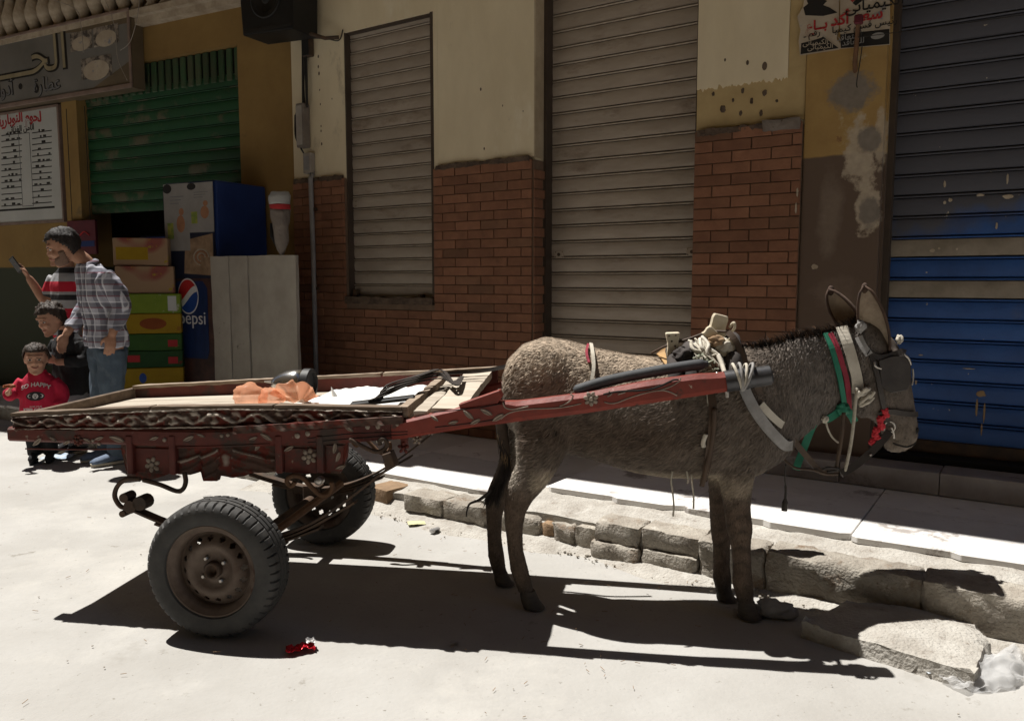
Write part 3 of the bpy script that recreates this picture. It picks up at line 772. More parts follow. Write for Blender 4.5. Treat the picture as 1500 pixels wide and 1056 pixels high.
random.seed(61)
for k, (u, v, w_, h_) in enumerate(((1437, 577, .024, .018), (1431, 597, .006, .05), (1442, 604, .005, .06), (1438, 628, .004, .04), (1366, 367, .014, .010), (1376, 364, .006, .006), (1402, 365, .006, .007), (1392, 293, .010, .012), (1384, 297, .008, .010), (1436, 286, .02, .008), (1477, 288, .026, .012), (1476, 262, .005, .03), (1349, 520, .012, .004), (1420, 540, .03, .003), (1384, 270, .006, .02), (1342, 560, .006, .016), (1460, 331, .006, .02))):
    blotch(u, v, w_, h_, ('patch_white', 'tan_paint')[k < 4], 40 + k, 0.0015, -0.1275, ochre, 'paint_splash')

# ---- yellow corner shop on the left, its shutter half raised over a dark shop room
yel = empty('yellow_shop', LEFT.mat(), 'dark yellow shop building with half raised green shutter at left', 'building')
G0, G1, GB, GT = -2.985, -0.70, 2.10, 3.575
yw = MB()
yw.box(G1, 0.0, 0, 0.3, 0, 16).box(-16.0, G0, 0, 0.3, 0, 16).box(G0, G1, 0, 0.3, GT, 16)
yw.box(-16.0, 0.05, 4.6, 4.9, 0, 16).box(-16, 0.05, 0.3, 4.9, 15.8, 16.0)
yw.build('wall', 'yellow_wall', yel)
MB().box(G0 - 0.25, G0, -0.05, -0.001, 1.56, GT + 0.1).build('pilaster', 'yellow_wall', yel)
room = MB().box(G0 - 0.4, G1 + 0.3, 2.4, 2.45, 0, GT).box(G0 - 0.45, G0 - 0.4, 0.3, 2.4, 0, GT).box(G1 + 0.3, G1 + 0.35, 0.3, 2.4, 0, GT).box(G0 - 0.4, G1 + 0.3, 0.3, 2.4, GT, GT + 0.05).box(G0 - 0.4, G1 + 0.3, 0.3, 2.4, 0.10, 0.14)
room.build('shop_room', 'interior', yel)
random.seed(51)
slatted(yel, G0 + 0.01, G1 - 0.01, GB, 3.27, 0.06, 0.113, 'green_shutter', rmat='green_shutter', lmat='dark')
nr = 22
pan = empty('ribbed_panel', T(0, 0, 0), parent=yel)
MB().box(G0, G1, 0.075, 0.09, 3.27, GT).build('backing', 'dark', pan)
for i in range(nr):
    a = G0 + (G1 - G0) * i / nr; w = (G1 - G0) / nr
    MB().box(a + 0.012, a + w - 0.02, 0.045, 0.074, 3.275, GT - 0.003).build('rib', 'green_rib', pan, bevel=0.008)
# carved balustrade over the shop
bs = empty('balustrade', T(0, 0, 0), parent=yel)
MB().box(-9, 0.0, -0.10, 0.0, 3.90, 3.96).box(-9, 0.0, -0.16, 0.0, 3.96, 4.02).build('cornice', 'patch_white', bs)
prof = [(0.05, 0), (0.075, 0.02), (0.045, 0.06), (0.085, 0.16), (0.095, 0.24), (0.06, 0.36), (0.045, 0.44), (0.075, 0.48), (0.05, 0.52)]
bmesh_ = MB().lathe(prof, 14).mesh('baluster', smooth=True)
for i in range(22):
    link('baluster', bmesh_, 'patch_white', bs, T(-4.6 + i*0.205, -0.07, 4.02))
MB().box(-9, 0.0, -0.17, 0.02, 4.54, 4.66).build('handrail', 'patch_white', bs)
MB().box(-16, 0.0, -1.05, -0.0005, 4.85, 5.0).build('shade_slab', 'yellow_wall', yel)  # unseen overhang, deepened to shade the ground and hold back sky light
MB().box(-9.0, -4.75, -0.05, 0.0, 3.86, 4.85).build('upper_wall', 'yellow_wall', yel)

# ---- the houses across the lane, behind the photographer: they close the street
opp = empty('opposite_house', WALL.mat(0, 5.9, 0), 'tall plain ochre house across the lane behind the viewer', 'building')
ow = MB().box(-22, 18, -0.4, 0.0, 0, 20.0)
ow.build('wall', 'yellow_wall', opp)
for i in range(6):
    x = -11 + 4*i
    fr = MB().box(x, x + 1.1, 0.002, 0.04, 1.2, 2.8).build('window', 'dark', opp)
    MB().box(x - 0.08, x + 1.18, 0.0, 0.09, 1.08, 1.18).build('sill', 'patch_white', fr)

# ================================================================== THINGS ALONG THE SHOP FRONTS
mk('sign_grey', (0.20, 0.195, 0.185), (0.13, 0.125, 0.115), scale=1.2, rough=0.5, bump=0.03, lo=0.3, hi=0.7)
mk('sign_brown', (0.16, 0.12, 0.075), (0.11, 0.085, 0.055), scale=3, rough=0.6, bump=0.05)
mk('sign_frame', (0.26, 0.19, 0.16), (0.17, 0.12, 0.10), scale=6, rough=0.5, bump=0.05)
mk('gold', (0.34, 0.29, 0.19), (0.26, 0.22, 0.14), scale=4, rough=0.5, bump=0)
mk('ink', (0.02, 0.018, 0.017), rough=0.7, bump=0)
mk('ink_red', (0.42, 0.03, 0.035), rough=0.7, bump=0)
mk('ink_grey', (0.20, 0.20, 0.21), rough=0.7, bump=0)
mk('board_white', (0.50, 0.51, 0.50), (0.42, 0.43, 0.42), scale=2, rough=0.5, bump=0.02)
mk('photo_print', (0.30, 0.26, 0.22), (0.07, 0.06, 0.055), scale=14, rough=0.5, bump=0, lo=0.42, hi=0.58, spots=[((0.45, 0.42, 0.38), 9, 0.6, 0.06)])
mk('cooler_blue', (0.018, 0.042, 0.16), (0.014, 0.032, 0.12), scale=3, rough=0.35, bump=0.02)
mk('cooler_dark', (0.012, 0.016, 0.035), (0.02, 0.025, 0.05), scale=5, rough=0.3, bump=0)
mk('can_blue', (0.010, 0.022, 0.075), (0.016, 0.035, 0.12), scale=4, rough=0.3, bump=0, stretch=(4, 1, 1))
mk('can_blur', (0.030, 0.020, 0.022), (0.10, 0.045, 0.035), scale=5, rough=0.4, bump=0)
mk('paper', (0.30, 0.288, 0.275), (0.24, 0.23, 0.22), scale=5, rough=0.7, bump=0.03)
mk('paper_old', (0.46, 0.40, 0.32), (0.36, 0.30, 0.23), scale=5, rough=0.8, bump=0.15, spots=[((0.20, 0.22, 0.27), 7, 0.60, 0.05)])
mk('skin_print', (0.40, 0.20, 0.11), (0.28, 0.13, 0.07), rough=0.6, bump=0)
mk('bottle_print', (0.38, 0.36, 0.06), (0.10, 0.20, 0.05), scale=12, rough=0.6, bump=0)
mk('cocoa_print', (0.36, 0.25, 0.16), (0.20, 0.13, 0.08), scale=9, rough=0.5, bump=0)
mk('logo_red', (0.50, 0.03, 0.03), rough=0.4, bump=0)
mk('logo_white', (0.70, 0.70, 0.70), rough=0.4, bump=0)
mk('logo_blue', (0.02, 0.07, 0.30), rough=0.4, bump=0)
mk('carton_fruit', (0.3224, 0.2108, 0.1240), (0.2480, 0.0744, 0.0558), scale=3.0, rough=0.7, bump=0.05, lo=0.47, hi=0.53, detail=1, spots=[((0.3410, 0.2480, 0.0186), 4.0, 0.56, 0.03), ((0.1240, 0.0217, 0.0806), 3.4, 0.58, 0.03)])
mk('carton_lime', (0.1860, 0.2604, 0.0248), (0.1364, 0.2108, 0.0186), rough=0.7, bump=0.05, spots=[((0.3410, 0.3596, 0.2480), 8, 0.58, 0.04)])
mk('carton_yellow', (0.3410, 0.2232, 0.0093), (0.2852, 0.1736, 0.0074), rough=0.7, bump=0.05, spots=[((0.2604, 0.1240, 0.0124), 7, 0.6, 0.04)])
mk('carton_green', (0.0372, 0.1054, 0.0186), (0.0279, 0.0775, 0.0155), rough=0.7, bump=0.05, spots=[((0.1240, 0.1488, 0.0248), 8, 0.62, 0.05)])
mk('carton_deep', (0.0136, 0.0527, 0.0136), (0.0186, 0.0682, 0.0186), rough=0.7, bump=0.05, spots=[((0.1364, 0.0248, 0.0124), 7, 0.62, 0.05)])
mk('carton_orange', (0.2480, 0.0620, 0.0124), (0.1860, 0.0434, 0.0093), rough=0.7, bump=0.05)
mk('maroon', (0.11, 0.016, 0.026), (0.07, 0.012, 0.02), rough=0.6, bump=0.02)
mk('white_wood', (0.36, 0.335, 0.29), (0.27, 0.245, 0.21), scale=3, rough=0.9, bump=0.3, bscale=30, stretch=(1, 1, 0.8), rand=0.10, spots=[((0.16, 0.13, 0.11), 4, 0.66, 0.05)])
mk('white_plastic', (0.38, 0.38, 0.37), (0.30, 0.30, 0.29), rough=0.4, bump=0.05)

AR = dict(zip('ابةتحدرطعغكلمنويئذسقصأى', [(0xFE8D,0xFE8E,0,0),(0xFE8F,0xFE90,0xFE91,0xFE92),(0xFE93,0xFE94,0,0),(0xFE95,0xFE96,0xFE97,0xFE98),(0xFEA1,0xFEA2,0xFEA3,0xFEA4),(0xFEA9,0xFEAA,0,0),(0xFEAD,0xFEAE,0,0),(0xFEC1,0xFEC2,0xFEC3,0xFEC4),(0xFEC9,0xFECA,0xFECB,0xFECC),(0xFECD,0xFECE,0xFECF,0xFED0),(0xFED9,0xFEDA,0xFEDB,0xFEDC),(0xFEDD,0xFEDE,0xFEDF,0xFEE0),(0xFEE1,0xFEE2,0xFEE3,0xFEE4),(0xFEE5,0xFEE6,0xFEE7,0xFEE8),(0xFEED,0xFEEE,0,0),(0xFEF1,0xFEF2,0xFEF3,0xFEF4),(0xFE89,0xFE8A,0xFE8B,0xFE8C),(0xFEAB,0xFEAC,0,0),(0xFEB1,0xFEB2,0xFEB3,0xFEB4),(0xFED5,0xFED6,0xFED7,0xFED8),(0xFEB9,0xFEBA,0xFEBB,0xFEBC),(0xFE83,0xFE84,0,0),(0xFEEF,0xFEF0,0,0)]))
AR['ـ'] = (0x640,)*4
def arabic(s):
    out = []
    for i, ch in enumerate(s):
        if ch not in AR: out.append(ch); continue
        prev = i > 0 and s[i-1] in AR and AR[s[i-1]][2] != 0
        nxt = i + 1 < len(s) and s[i+1] in AR
        f = AR[ch]
        k = (3 if nxt and f[3] else 1) if prev else (2 if nxt and f[2] else 0)
        out.append(chr(f[k]))
    return ''.join(out[::-1])

# ---- big signboard over the yellow shop
sg = empty('shop_signboard', LEFT.mat(0, 0.15, 0), 'grey shop signboard with large outlined lettering over the yellow shop', 'signboard')
SZ0, SZ1, SX0, SX1 = 3.285, 4.045, -6.2, -1.955
MB().box(SX0, SX1, 0.004, 0.14, SZ0, SZ1).build('box', 'sign_brown', sg)
MB().box(SX0, SX1 - 0.03, 0.0, 0.0035, SZ0 + 0.03, SZ1 - 0.03).build('face', 'sign_grey', sg)
for x0, x1, z0, z1 in ((SX0, SX1, SZ0, SZ0 + 0.045), (SX0, SX1, SZ1 - 0.03, SZ1), (SX1 - 0.03, SX1, SZ0 + 0.0455, SZ1 - 0.0305)):
    MB().box(x0, x1, -0.018, 0.0, z0, z1).build('frame_rail', 'sign_frame', sg, bevel=0.004)
MB().prism([(SX0, SZ1 - 0.032), (SX1 - 0.032, SZ1 - 0.032), (SX1 - 0.032, SZ1 - 0.14), (-2.75, SZ1 - 0.12), (-3.6, SZ1 - 0.06), (SX0, SZ1 - 0.06)], -0.0015, 0.0).build('brown_band', 'sign_brown', sg)
MB().prism([(SX1 - 0.031, SZ0 + 0.046), (SX1 - 0.031, SZ0 + 0.26), (-2.55, SZ0 + 0.06), (-2.9, SZ0 + 0.046)], -0.0016, 0.0).build('brown_band', 'sign_brown', sg)
def sgn(u, v): return LEFT.at(u, v, 0.15)
x_, z_ = sgn(48, 82)
big = arabic('الحـــــــــ')
lettering(big, 0.56, 'ink', sg, T(sgn(100, 76)[0], -0.003, z_ - 0.02), bold=0.016, align='RIGHT')
lettering(big, 0.56, 'gold', sg, T(sgn(100, 76)[0] - 0.012, -0.006, z_ - 0.02), bold=-0.002, align='RIGHT')
x_, z_ = sgn(89, 121)
small = arabic('عطارة') 
lettering(small, 0.20, 'ink', sg, T(x_, -0.003, z_), bold=0.006, align='RIGHT')
lettering(small, 0.20, 'ink_grey', sg, T(x_ - 0.004, -0.005, z_), align='RIGHT')
x_, z_ = sgn(30, 127); MB().lathe([(0.032, 0), (0.032, 0.003)], 16, T(x_, -0.001, z_, 0, R(90))).build('bullet', 'ink', sg)
x_, z_ = sgn(20, 130)
lettering(arabic('أدوات'), 0.20, 'ink', sg, T(x_, -0.003, z_), bold=0.006, align='RIGHT')
lettering(arabic('أدوات'), 0.20, 'ink_grey', sg, T(x_ - 0.004, -0.005, z_), align='RIGHT')
for (u0, v0, u1, v1) in ((104, 43, 134, 77), (138, 34, 173, 70), (120, 79, 163, 118)):
    a, b = sgn(u0, v1), sgn(u1, v0)
    pc = MB().box(a[0], b[0], -0.004, -0.002, a[1], b[1]).build('picture', 'photo_print', sg)
    MB().lathe([((b[0]-a[0])*0.42, 0), ((b[0]-a[0])*0.42, 0.002), ((b[0]-a[0])*0.30, 0.003)], 20, T((a[0]+b[0])/2, -0.004, (a[1]+b[1])/2 - 0.03, 0, R(90), 0, (1, 0.5, 1))).build('bowl_print', 'paper_old', pc)
# ---- price list board
pb = empty('price_board', LEFT.mat(0, 0.06, 0), 'white framed price list board with red heading under the signboard', 'price board')
def pbp(u, v): return LEFT.at(u, v, 0.06)
BX1 = pbp(86, 200)[0]; BX0 = BX1 - 1.75; BZ0, BZ1 = 2.045, 3.245
MB().box(BX0, BX1, 0.0, 0.05, BZ0, BZ1).build('board', 'board_white', pb)
for x0, x1, z0, z1 in ((BX0, BX1 + 0.025, BZ0 - 0.025, BZ0), (BX0, BX1 + 0.025, BZ1, BZ1 + 0.025), (BX1, BX1 + 0.025, BZ0 + 0.0005, BZ1 - 0.0005)):
    MB().box(x0, x1, -0.012, 0.05, z0, z1).build('frame_rail', 'sign_frame', pb)
x_, z_ = pbp(32, 178)
h1 = lettering(arabic('لحوم النوبارية'), 0.155, 'ink_red', pb, T(0, 0, 0), bold=0.004)
for v in h1.data.vertices:                      # the heading is set on an arc
    a = v.co.x * 0.9; v.co.z += -0.22 * v.co.x ** 2
h1.matrix_local = T(x_ - 0.05, -0.002, z_ + 0.045)
x_, z_ = pbp(30, 187)
lettering(arabic('الأمن الغذائي'), 0.095, 'ink', pb, T(x_, -0.002, z_ - 0.015), bold=0.001)
random.seed(8)
for c, (u0, u1) in enumerate(((-40, -3), (2, 32), (47, 76))):
    for r in range(13):
        xa, za = pbp(u0, 199 + r*8.6 - (4 if c == 2 else 0)); xb, zb_ = pbp(u1, 199 + r*8.6)
        MB().box(xa, xb, -0.0015, 0.0, za - 0.006, za + 0.004).build('rule_line', 'ink', pb)
        x = xb - 0.01
        while x > xa + 0.1:
            w = random.uniform(0.03, 0.09); x -= w
            if random.random() < 0.6: MB().box(x, x + w*0.75, -0.0015, 0.0, za + 0.006, za + 0.006 + random.uniform(0.012, 0.026)).build('price_print', 'ink', pb)
            x -= 0.02
xa, za = pbp(33, 303); xb, zb_ = pbp(43, 194)
for a, b, c, d in ((xa, xa + 0.008, za, zb_), (xb - 0.008, xb, za, zb_), (xa + 0.009, xb - 0.009, za, za + 0.008), (xa + 0.009, xb - 0.009, zb_ - 0.008, zb_)):
    MB().box(a, b, -0.0018, 0.0, c, d).build('column_rule', 'ink_grey', pb)
xa, za = pbp(-30, 312); xb, _ = pbp(80, 306)
MB().box(xa, xb, -0.0015, 0.0, za, za + 0.022).build('foot_print', 'ink', pb)

# ---- loudspeaker on its bracket
sp = empty('loudspeaker', LEFT.mat(-0.20, 0.42, 0), 'black loudspeaker box hung high at the corner of the cream wall', 'loudspeaker')
def spk(u, v): return LEFT.at(u, v, 0.42)[0] + 0.20, LEFT.at(u, v, 0.42)[1]
(a0, z0), (a1, z1) = spk(352, 57), spk(428, -70)
bx = MB().prism([(a0 + 0.03, z0 + 0.02), (a1 - 0.01, z0), (a1 + 0.01, z1), (a0 - 0.01, z1)], 0.0, 0.30).build('cabinet', 'black_plastic', sp, bevel=0.012, seg=2)
zc = spk(390, 12)[1]
MB().lathe([(0.165, 0.0), (0.165, 0.008), (0.15, 0.012), (0.14, 0.004), (0.05, -0.01), (0.045, 0.0), (0.02, 0.006)], 28, T((a0+a1)/2, -0.002, zc + 0.08, 0, R(90))).build('woofer', 'black_plastic', sp, smooth=True)
MB().box(a0 + 0.05, a1 - 0.03, -0.006, 0.0, z0 + 0.03, z0 + 0.06).build('badge_strip', 'ink', sp)
MB().tube([(a1 - 0.05, 0.2, z0 + 0.03), (a1 + 0.12, 0.24, z0 - 0.03), (a1 + 0.22, 0.30, z0 - 0.02)], 0.016, 8).build('bracket', 'iron', sp)
# ---- boxes, pipe and cables on the cream wall
def wthing(name, label, cat, u, v, off=0.02):
    s, z = WALL.at(u, v, off)
    return empty(name, WALL.mat(s, off, z), label, cat)
o = wthing('junction_box', 'small dark square junction box below the loudspeaker bracket', 'junction box', 455, 70)
MB().box(-0.045, 0.045, -0.06, 0, -0.085, 0.085).build('case', 'iron', o, bevel=0.006)
MB().box(-0.04, 0.04, -0.066, -0.061, -0.08, 0.08).build('cover', 'black_plastic', o, bevel=0.002)
o = wthing('meter_box', 'tall weathered electric box with loose black wires beside the window', 'electric box', 449, 186)
MB().box(-0.045, 0.05, -0.085, 0, -0.19, 0.19).build('case', 'patch_grey', o, bevel=0.008)
MB().box(-0.035, 0.04, -0.092, -0.086, -0.17, 0.17).build('cover', 'grey_plastic', o, bevel=0.003)
for k in range(5):
    MB().tube(bez([(-0.05 - 0.006*k, -0.03 - 0.008*k, 0.18 - 0.02*k), (-0.075 - 0.004*k, -0.05, 0.05), (-0.07, -0.04 - 0.006*k, -0.10), (-0.02 + 0.008*k, -0.05, -0.20 - 0.01*k)], 5), 0.007, 6).build('wire', 'cable', o)
o = wthing('fuse_box', 'small pale grey fuse box at the top of the conduit pipe', 'electric box', 456, 240)
MB().box(-0.05, 0.05, -0.055, 0, -0.09, 0.09).build('case', 'grey_plastic', o, bevel=0.006)
MB().box(-0.032, 0.032, -0.060, -0.056, -0.06, 0.06).build('cover', 'pipe', o, bevel=0.003)
s, z = WALL.at(457, 300, 0.07)
o = empty('conduit_pipe', WALL.mat(s, 0.07, 0), 'grey conduit pipe running down the brick beside the window', 'pipe')
zt = WALL.at(456, 262, 0.07)[1]
MB().tube([(0, 0, 0.15), (0, 0, 0.9), (0.0, 0, 1.6), (-0.01, 0, zt), (-0.01, 0.02, zt + 0.05)], 0.021, 10).build('tube', 'pipe', o, smooth=True)
for zz in (0.5, 1.3, 2.0):
    MB().box(-0.04, 0.04, 0.003, 0.026, zz, zz + 0.025).build('clip', 'iron', o)
s, z = WALL.at(444, 10, 0.05)
o = empty('cable_bundle', WALL.mat(s, 0.05, 0), 'bundle of drooping dark cables down the cream wall corner', 'cables')
random.seed(4)
for k in range(5):
    q = [(0.02*k - 0.04 + random.uniform(-0.02, 0.02), -0.01*k + 0.02, zz) for zz in (4.5, 3.9, 3.45, 3.1, 2.9)]
    MB().tube(bez(q, 6), random.uniform(0.006, 0.011), 6).build('cable', 'cable', o, smooth=True)
s1_, z1_ = WALL.at(460, 57, 0.03); s2_, z2_ = WALL.at(500, 55, 0.03)
tag(MB().tube(bez([WALL.p(s1_, 0.05, z1_), WALL.p((s1_+s2_)/2, 0.04, z1_ - 0.03), WALL.p(s2_ - 0.03, 0.03, z2_ - 0.02), WALL.p(s2_ + 0.02, 0.03, z2_ + 0.06)], 6), 0.005, 6).build('wire', 'cable', smooth=True),
    'thin wire strung from the junction box to the window head', 'wire')

# ---- torn posters and iron bracket on the pillar
def poster(name, label, poly, off, mat):
    o = empty(name, WALL.mat(0, off, 0), label, 'poster')
    q = [WALL.at(u, v, off) for u, v in poly]
    MB().prism(q, -0.0015, 0.0).build('sheet', mat, o)
    return o
def pp(u, v, off): return WALL.at(u, v, off)
po = poster('torn_poster', 'left torn white poster with dark picture on the ochre pillar', [(1172, 82), (1230, 73), (1233, 66), (1226, 58), (1229, 40), (1230, -40), (1181, -40), (1177, 10), (1168, 25), (1173, 45), (1170, 60)], 0.028, 'paper_old')
def strip(o, poly, off, mat, name='print_block'):
    MB().prism([pp(u, v, off) for u, v in poly], -0.0032, -0.0016).build(name, mat, o)
strip(po, [(1173, 80), (1229, 71), (1222, 66), (1214, 60), (1206, 54), (1203, 56), (1190, 60), (1174, 64)], 0.028, 'ink')
strip(po, [(1177, 12), (1184, 6), (1182, 1), (1200, -4), (1212, 2), (1206, 8), (1216, 12), (1227, 19), (1206, 24), (1180, 23)], 0.028, 'ink')
x_, z_ = pp(1197, 38, 0.028); lettering(arabic('بــاع'), 0.075, 'ink_red', po, T(x_, -0.004, z_), bold=0.002)
x_, z_ = pp(1190, 50, 0.028); lettering(arabic('رقم ـ'), 0.05, 'ink', po, T(x_, -0.004, z_))
for k, (u, v) in enumerate(((1195, 63), (1202, 69))):
    x_, z_ = pp(u, v, 0.028); lettering(arabic('الكيميائى'), 0.04, 'paper_old', po, T(x_, -0.005, z_, ry=R(4)))
po = poster('printed_poster', 'right printed white poster with red heading on the ochre pillar', [(1231, 72), (1304, 66), (1304, -40), (1231, -40)], 0.031, 'paper_old')
strip(po, [(1232, 71), (1303, 65), (1303, 43), (1231, 51)], 0.031, 'ink')
x_, z_ = pp(1281, 6, 0.031); lettering(arabic('الكيميائى'), 0.085, 'ink', po, T(x_, -0.004, z_), bold=0.001)
x_, z_ = pp(1255, 26, 0.031); lettering(arabic('سعد أكد'), 0.085, 'ink_red', po, T(x_, -0.004, z_), bold=0.002)
x_, z_ = pp(1266, 38, 0.031); lettering(arabic('رئيس قسم كيمياء'.replace('ء', '')), 0.052, 'ink', po, T(x_, -0.004, z_))
for k, (u, v) in enumerate(((1242, 55), (1250, 62))):
    x_, z_ = pp(u, v, 0.031); lettering(arabic('للتعاقد'), 0.045, 'paper', po, T(x_, -0.006, z_))
x_, z_ = pp(1286, 53, 0.031); MB().lathe([(0.036, 0), (0.036, 0.001)], 20, T(x_, -0.0035, z_, 0, R(90), 0, (1, 0.5, 1))).build('print_oval', 'paper', po)
strip(po, [(1249, 5), (1254, 9), (1266, -1), (1262, -8)], 0.031, 'ink'); strip(po, [(1246, 1), (1249, 4), (1262, -9), (1258, -12)], 0.031, 'ink_red')
s, z = WALL.at(1252, 104, 0.03)
br = empty('wall_bracket', WALL.mat(s, 0.03, z), 'rusty iron bracket with red tip cemented into the ochre pillar', 'bracket')
e = WALL.at(1258, 28, 0.10)
tip = (e[0] - s, -0.07, e[1] - z)
MB().tube([(0, 0.03, -0.02), (0.004, -0.02, 0.04), tip], 0.013, 8).build('rod', 'rust_brown', br)
MB().box(tip[0] - 0.022, tip[0] + 0.022, tip[1] - 0.02, tip[1] + 0.02, tip[2] - 0.03, tip[2] + 0.02).build('tip', 'maroon', br, bevel=0.006)
MB().tube(bez([(tip[0] + 0.01, tip[1], tip[2] - 0.05), (tip[0] + 0.02, tip[1] + 0.02, tip[2]*0.45), (0.018, -0.02, -0.06), (0.02, -0.015, -0.10)], 5), 0.003, 5).build('wire', 'cable', br)
MB().tube([(tip[0], tip[1], tip[2]*0.62), (0.3, -0.06, tip[2]*0.6), (1.6, -0.05, tip[2]*0.52)], 0.0022, 5).build('wire', 'cable', br)

# ---- drinks cooler with stickers and bottle print
fr = empty('drinks_cooler', LEFT.mat(-0.367, 0.65, 0.147), 'blue drinks cooler with posters and soft drink print beside the white planks', 'cooler')
FW_, FD_, FH_ = 0.635, 0.62, 2.10
MB().box(-FW_, 0, 0.02, FD_, 0.02, FH_).build('cabinet', 'cooler_blue', fr, bevel=0.02, seg=2)
MB().box(-FW_ + 0.015, -0.012, -0.012, 0.018, 0.12, FH_ - 0.05).build('door', 'cooler_dark', fr, bevel=0.008)
MB().box(-FW_ + 0.02, -0.02, 0.0, 0.019, 0.0, 0.11).build('plinth', 'black_plastic', fr)
def fp(u, v): q = LEFT.at(u, v, 0.665); return q[0] + 0.367, q[1] - 0.147
for (u0, v0, u1, v1) in ((243, 268, 275, 368), (277, 266, 311, 341)):
    a, b = fp(u0, v1), fp(u1, v0)
    ps = MB().box(a[0], b[0], -0.0165, -0.0135, a[1], b[1]).build('poster_sheet', 'paper', fr)
    w, h = b[0] - a[0], b[1] - a[1]
    MB().ball((a[0] + w*0.66, -0.0175, a[1] + h*0.40), (w*0.17, 0.001, h*0.13), 10, 6).build('figure_print', 'skin_print', ps)
    MB().ball((a[0] + w*0.70, -0.0175, a[1] + h*0.58), (w*0.10, 0.001, h*0.055), 10, 6).build('figure_print', 'skin_print', ps)
    MB().box(a[0] + w*0.12, a[0] + w*0.36, -0.0178, -0.0168, a[1] + h*0.18, a[1] + h*0.42).build('bottle_print', 'bottle_print', ps)
    MB().ball((a[0] + w*0.16, -0.0175, b[1] - h*0.07), (w*0.18, 0.001, h*0.07), 10, 6).build('badge_print', 'ink', ps)
    for k in range(3): MB().box(a[0] + w*0.25, a[0] + w*(0.8 - 0.1*k), -0.0178, -0.0168, b[1] - h*(0.20 + 0.05*k), b[1] - h*(0.185 + 0.05*k)).build('text_print', 'ink_grey', ps)
a, b = fp(270, 404), fp(311, 342)
cp = MB().prism([(a[0] + 0.03, b[1] - 0.05), (b[0], b[1]), (b[0], a[1]), (a[0], a[1] + 0.02)], -0.0155, -0.013).build('cocoa_poster', 'cocoa_print', fr)
c_ = ((a[0]+b[0])/2 + 0.04, (a[1]+b[1])/2 - 0.02)
for k in range(4):
    r = 0.115 - 0.028*k
    MB().tube([(c_[0] + r*math.cos(t*0.35)*0.8, -0.017, c_[1] + r*0.6*math.sin(t*0.35)) for t in range(14)], 0.006, 6).build('swirl_print', ('paper_old', 'skin_print')[k % 2], cp)
a, b = fp(240, 560), fp(311, 408)
MB().box(a[0], b[0], -0.0150, -0.0128, a[1] - 0.3, b[1]).build('splash_panel', 'can_blur', fr)
a, b = fp(259, 520), fp(303, 412)
cn = MB().prism([(a[0] + 0.03, a[1] - 0.02), (b[0] - 0.03, a[1] - 0.02), (b[0], a[1] + 0.04), (b[0], b[1] - 0.06), (b[0] - 0.05, b[1]), (a[0] + 0.05, b[1]), (a[0], b[1] - 0.06), (a[0], a[1] + 0.04)], -0.0185, -0.0152).build('can_print', 'can_blue', fr)
cx, cz = fp(276, 434); rw, rh = 0.122, 0.150
lg = MB().lathe([(1.06, 0), (1.06, 0.0015)], 40, T(cx, -0.0187, cz, 0, R(90), 0, (rw, rh, 1))).build('logo_disc', 'logo_white', cn)
def wave(top):
    pts = []
    for i in range(33):
        t = -1 + 2*i/32
        y = (0.18 + 0.20*math.sin(t*2.2 + 0.4)) if top else (-0.22 + 0.20*math.sin(t*2.2 + 0.1))
        y += 0.35 * t * (1 if top else 1)
        lim = math.sqrt(max(0, 0.95 - t*t)); pts.append((t, max(-lim, min(lim, y)), lim))
    up = [(t*rw + cx, y*rh + cz) for t, y, l in pts]
    ed = [(t*rw + cx, (l if top else -l)*rh + cz) for t, y, l in pts]
    return up + ed[::-1]
MB().prism(wave(True), -0.0215, -0.0205).build('logo_upper', 'logo_red', lg)
MB().prism(wave(False), -0.0215, -0.0205).build('logo_lower', 'logo_blue', lg)
x_, z_ = fp(281, 468)
lettering('pepsi', 0.165, 'logo_white', cn, T(x_ + 0.01, -0.0195, z_ + 0.01))
# ---- dark cooler inside the shop door with its name strip, maroon sign behind the man
dc = empty('dairy_cooler', LEFT.mat(-1.72, -0.12, 0.14), 'dark navy dairy cooler inside the doorway behind the cartons', 'cooler')
MB().box(-0.62, 0.62, 0.02, 0.6, 0, 1.72).build('cabinet', 'cooler_dark', dc, bevel=0.015)
MB().box(-0.60, 0.60, 0.0, 0.02, 1.48, 1.70).build('header', 'cooler_blue', dc, bevel=0.004)
lettering('DANONE', 0.15, 'ink_grey', dc, T(0.16, -0.002, 1.58))
for k, zz in enumerate((0.4, 0.8, 1.2)): MB().box(-0.58, 0.58, 0.0, 0.019, zz, zz + 0.03).build('shelf_edge', 'iron', dc)
mp = empty('display_panel', LEFT.mat(LEFT.at(118, 345, 0.1)[0], 0.1, 0), 'maroon display panel hanging in the doorway behind the man', 'panel')
zz = LEFT.at(118, 345, 0.1)[1]
MB().box(-0.22, 0.24, 0, 0.03, zz - 0.20, zz + 0.16).build('board', 'maroon', mp, bevel=0.004)
MB().tube([(-0.15 + 0.025*i, -0.004, zz + 0.02 + 0.02*math.sin(i*0.9)) for i in range(13)], 0.008, 6).build('script_print', 'ink_red', mp)
MB().box(-0.20, 0.22, -0.003, 0.0, zz - 0.12, zz - 0.06).build('stripe', 'cooler_blue', mp)
MB().tube([(-0.15, 0.015, zz + 0.15), (-0.15, 0.015, 3.2)], 0.004, 5).build('cord', 'cable', mp); MB().tube([(0.15, 0.015, zz + 0.15), (0.15, 0.015, 3.2)], 0.004, 5).build('cord', 'cable', mp)

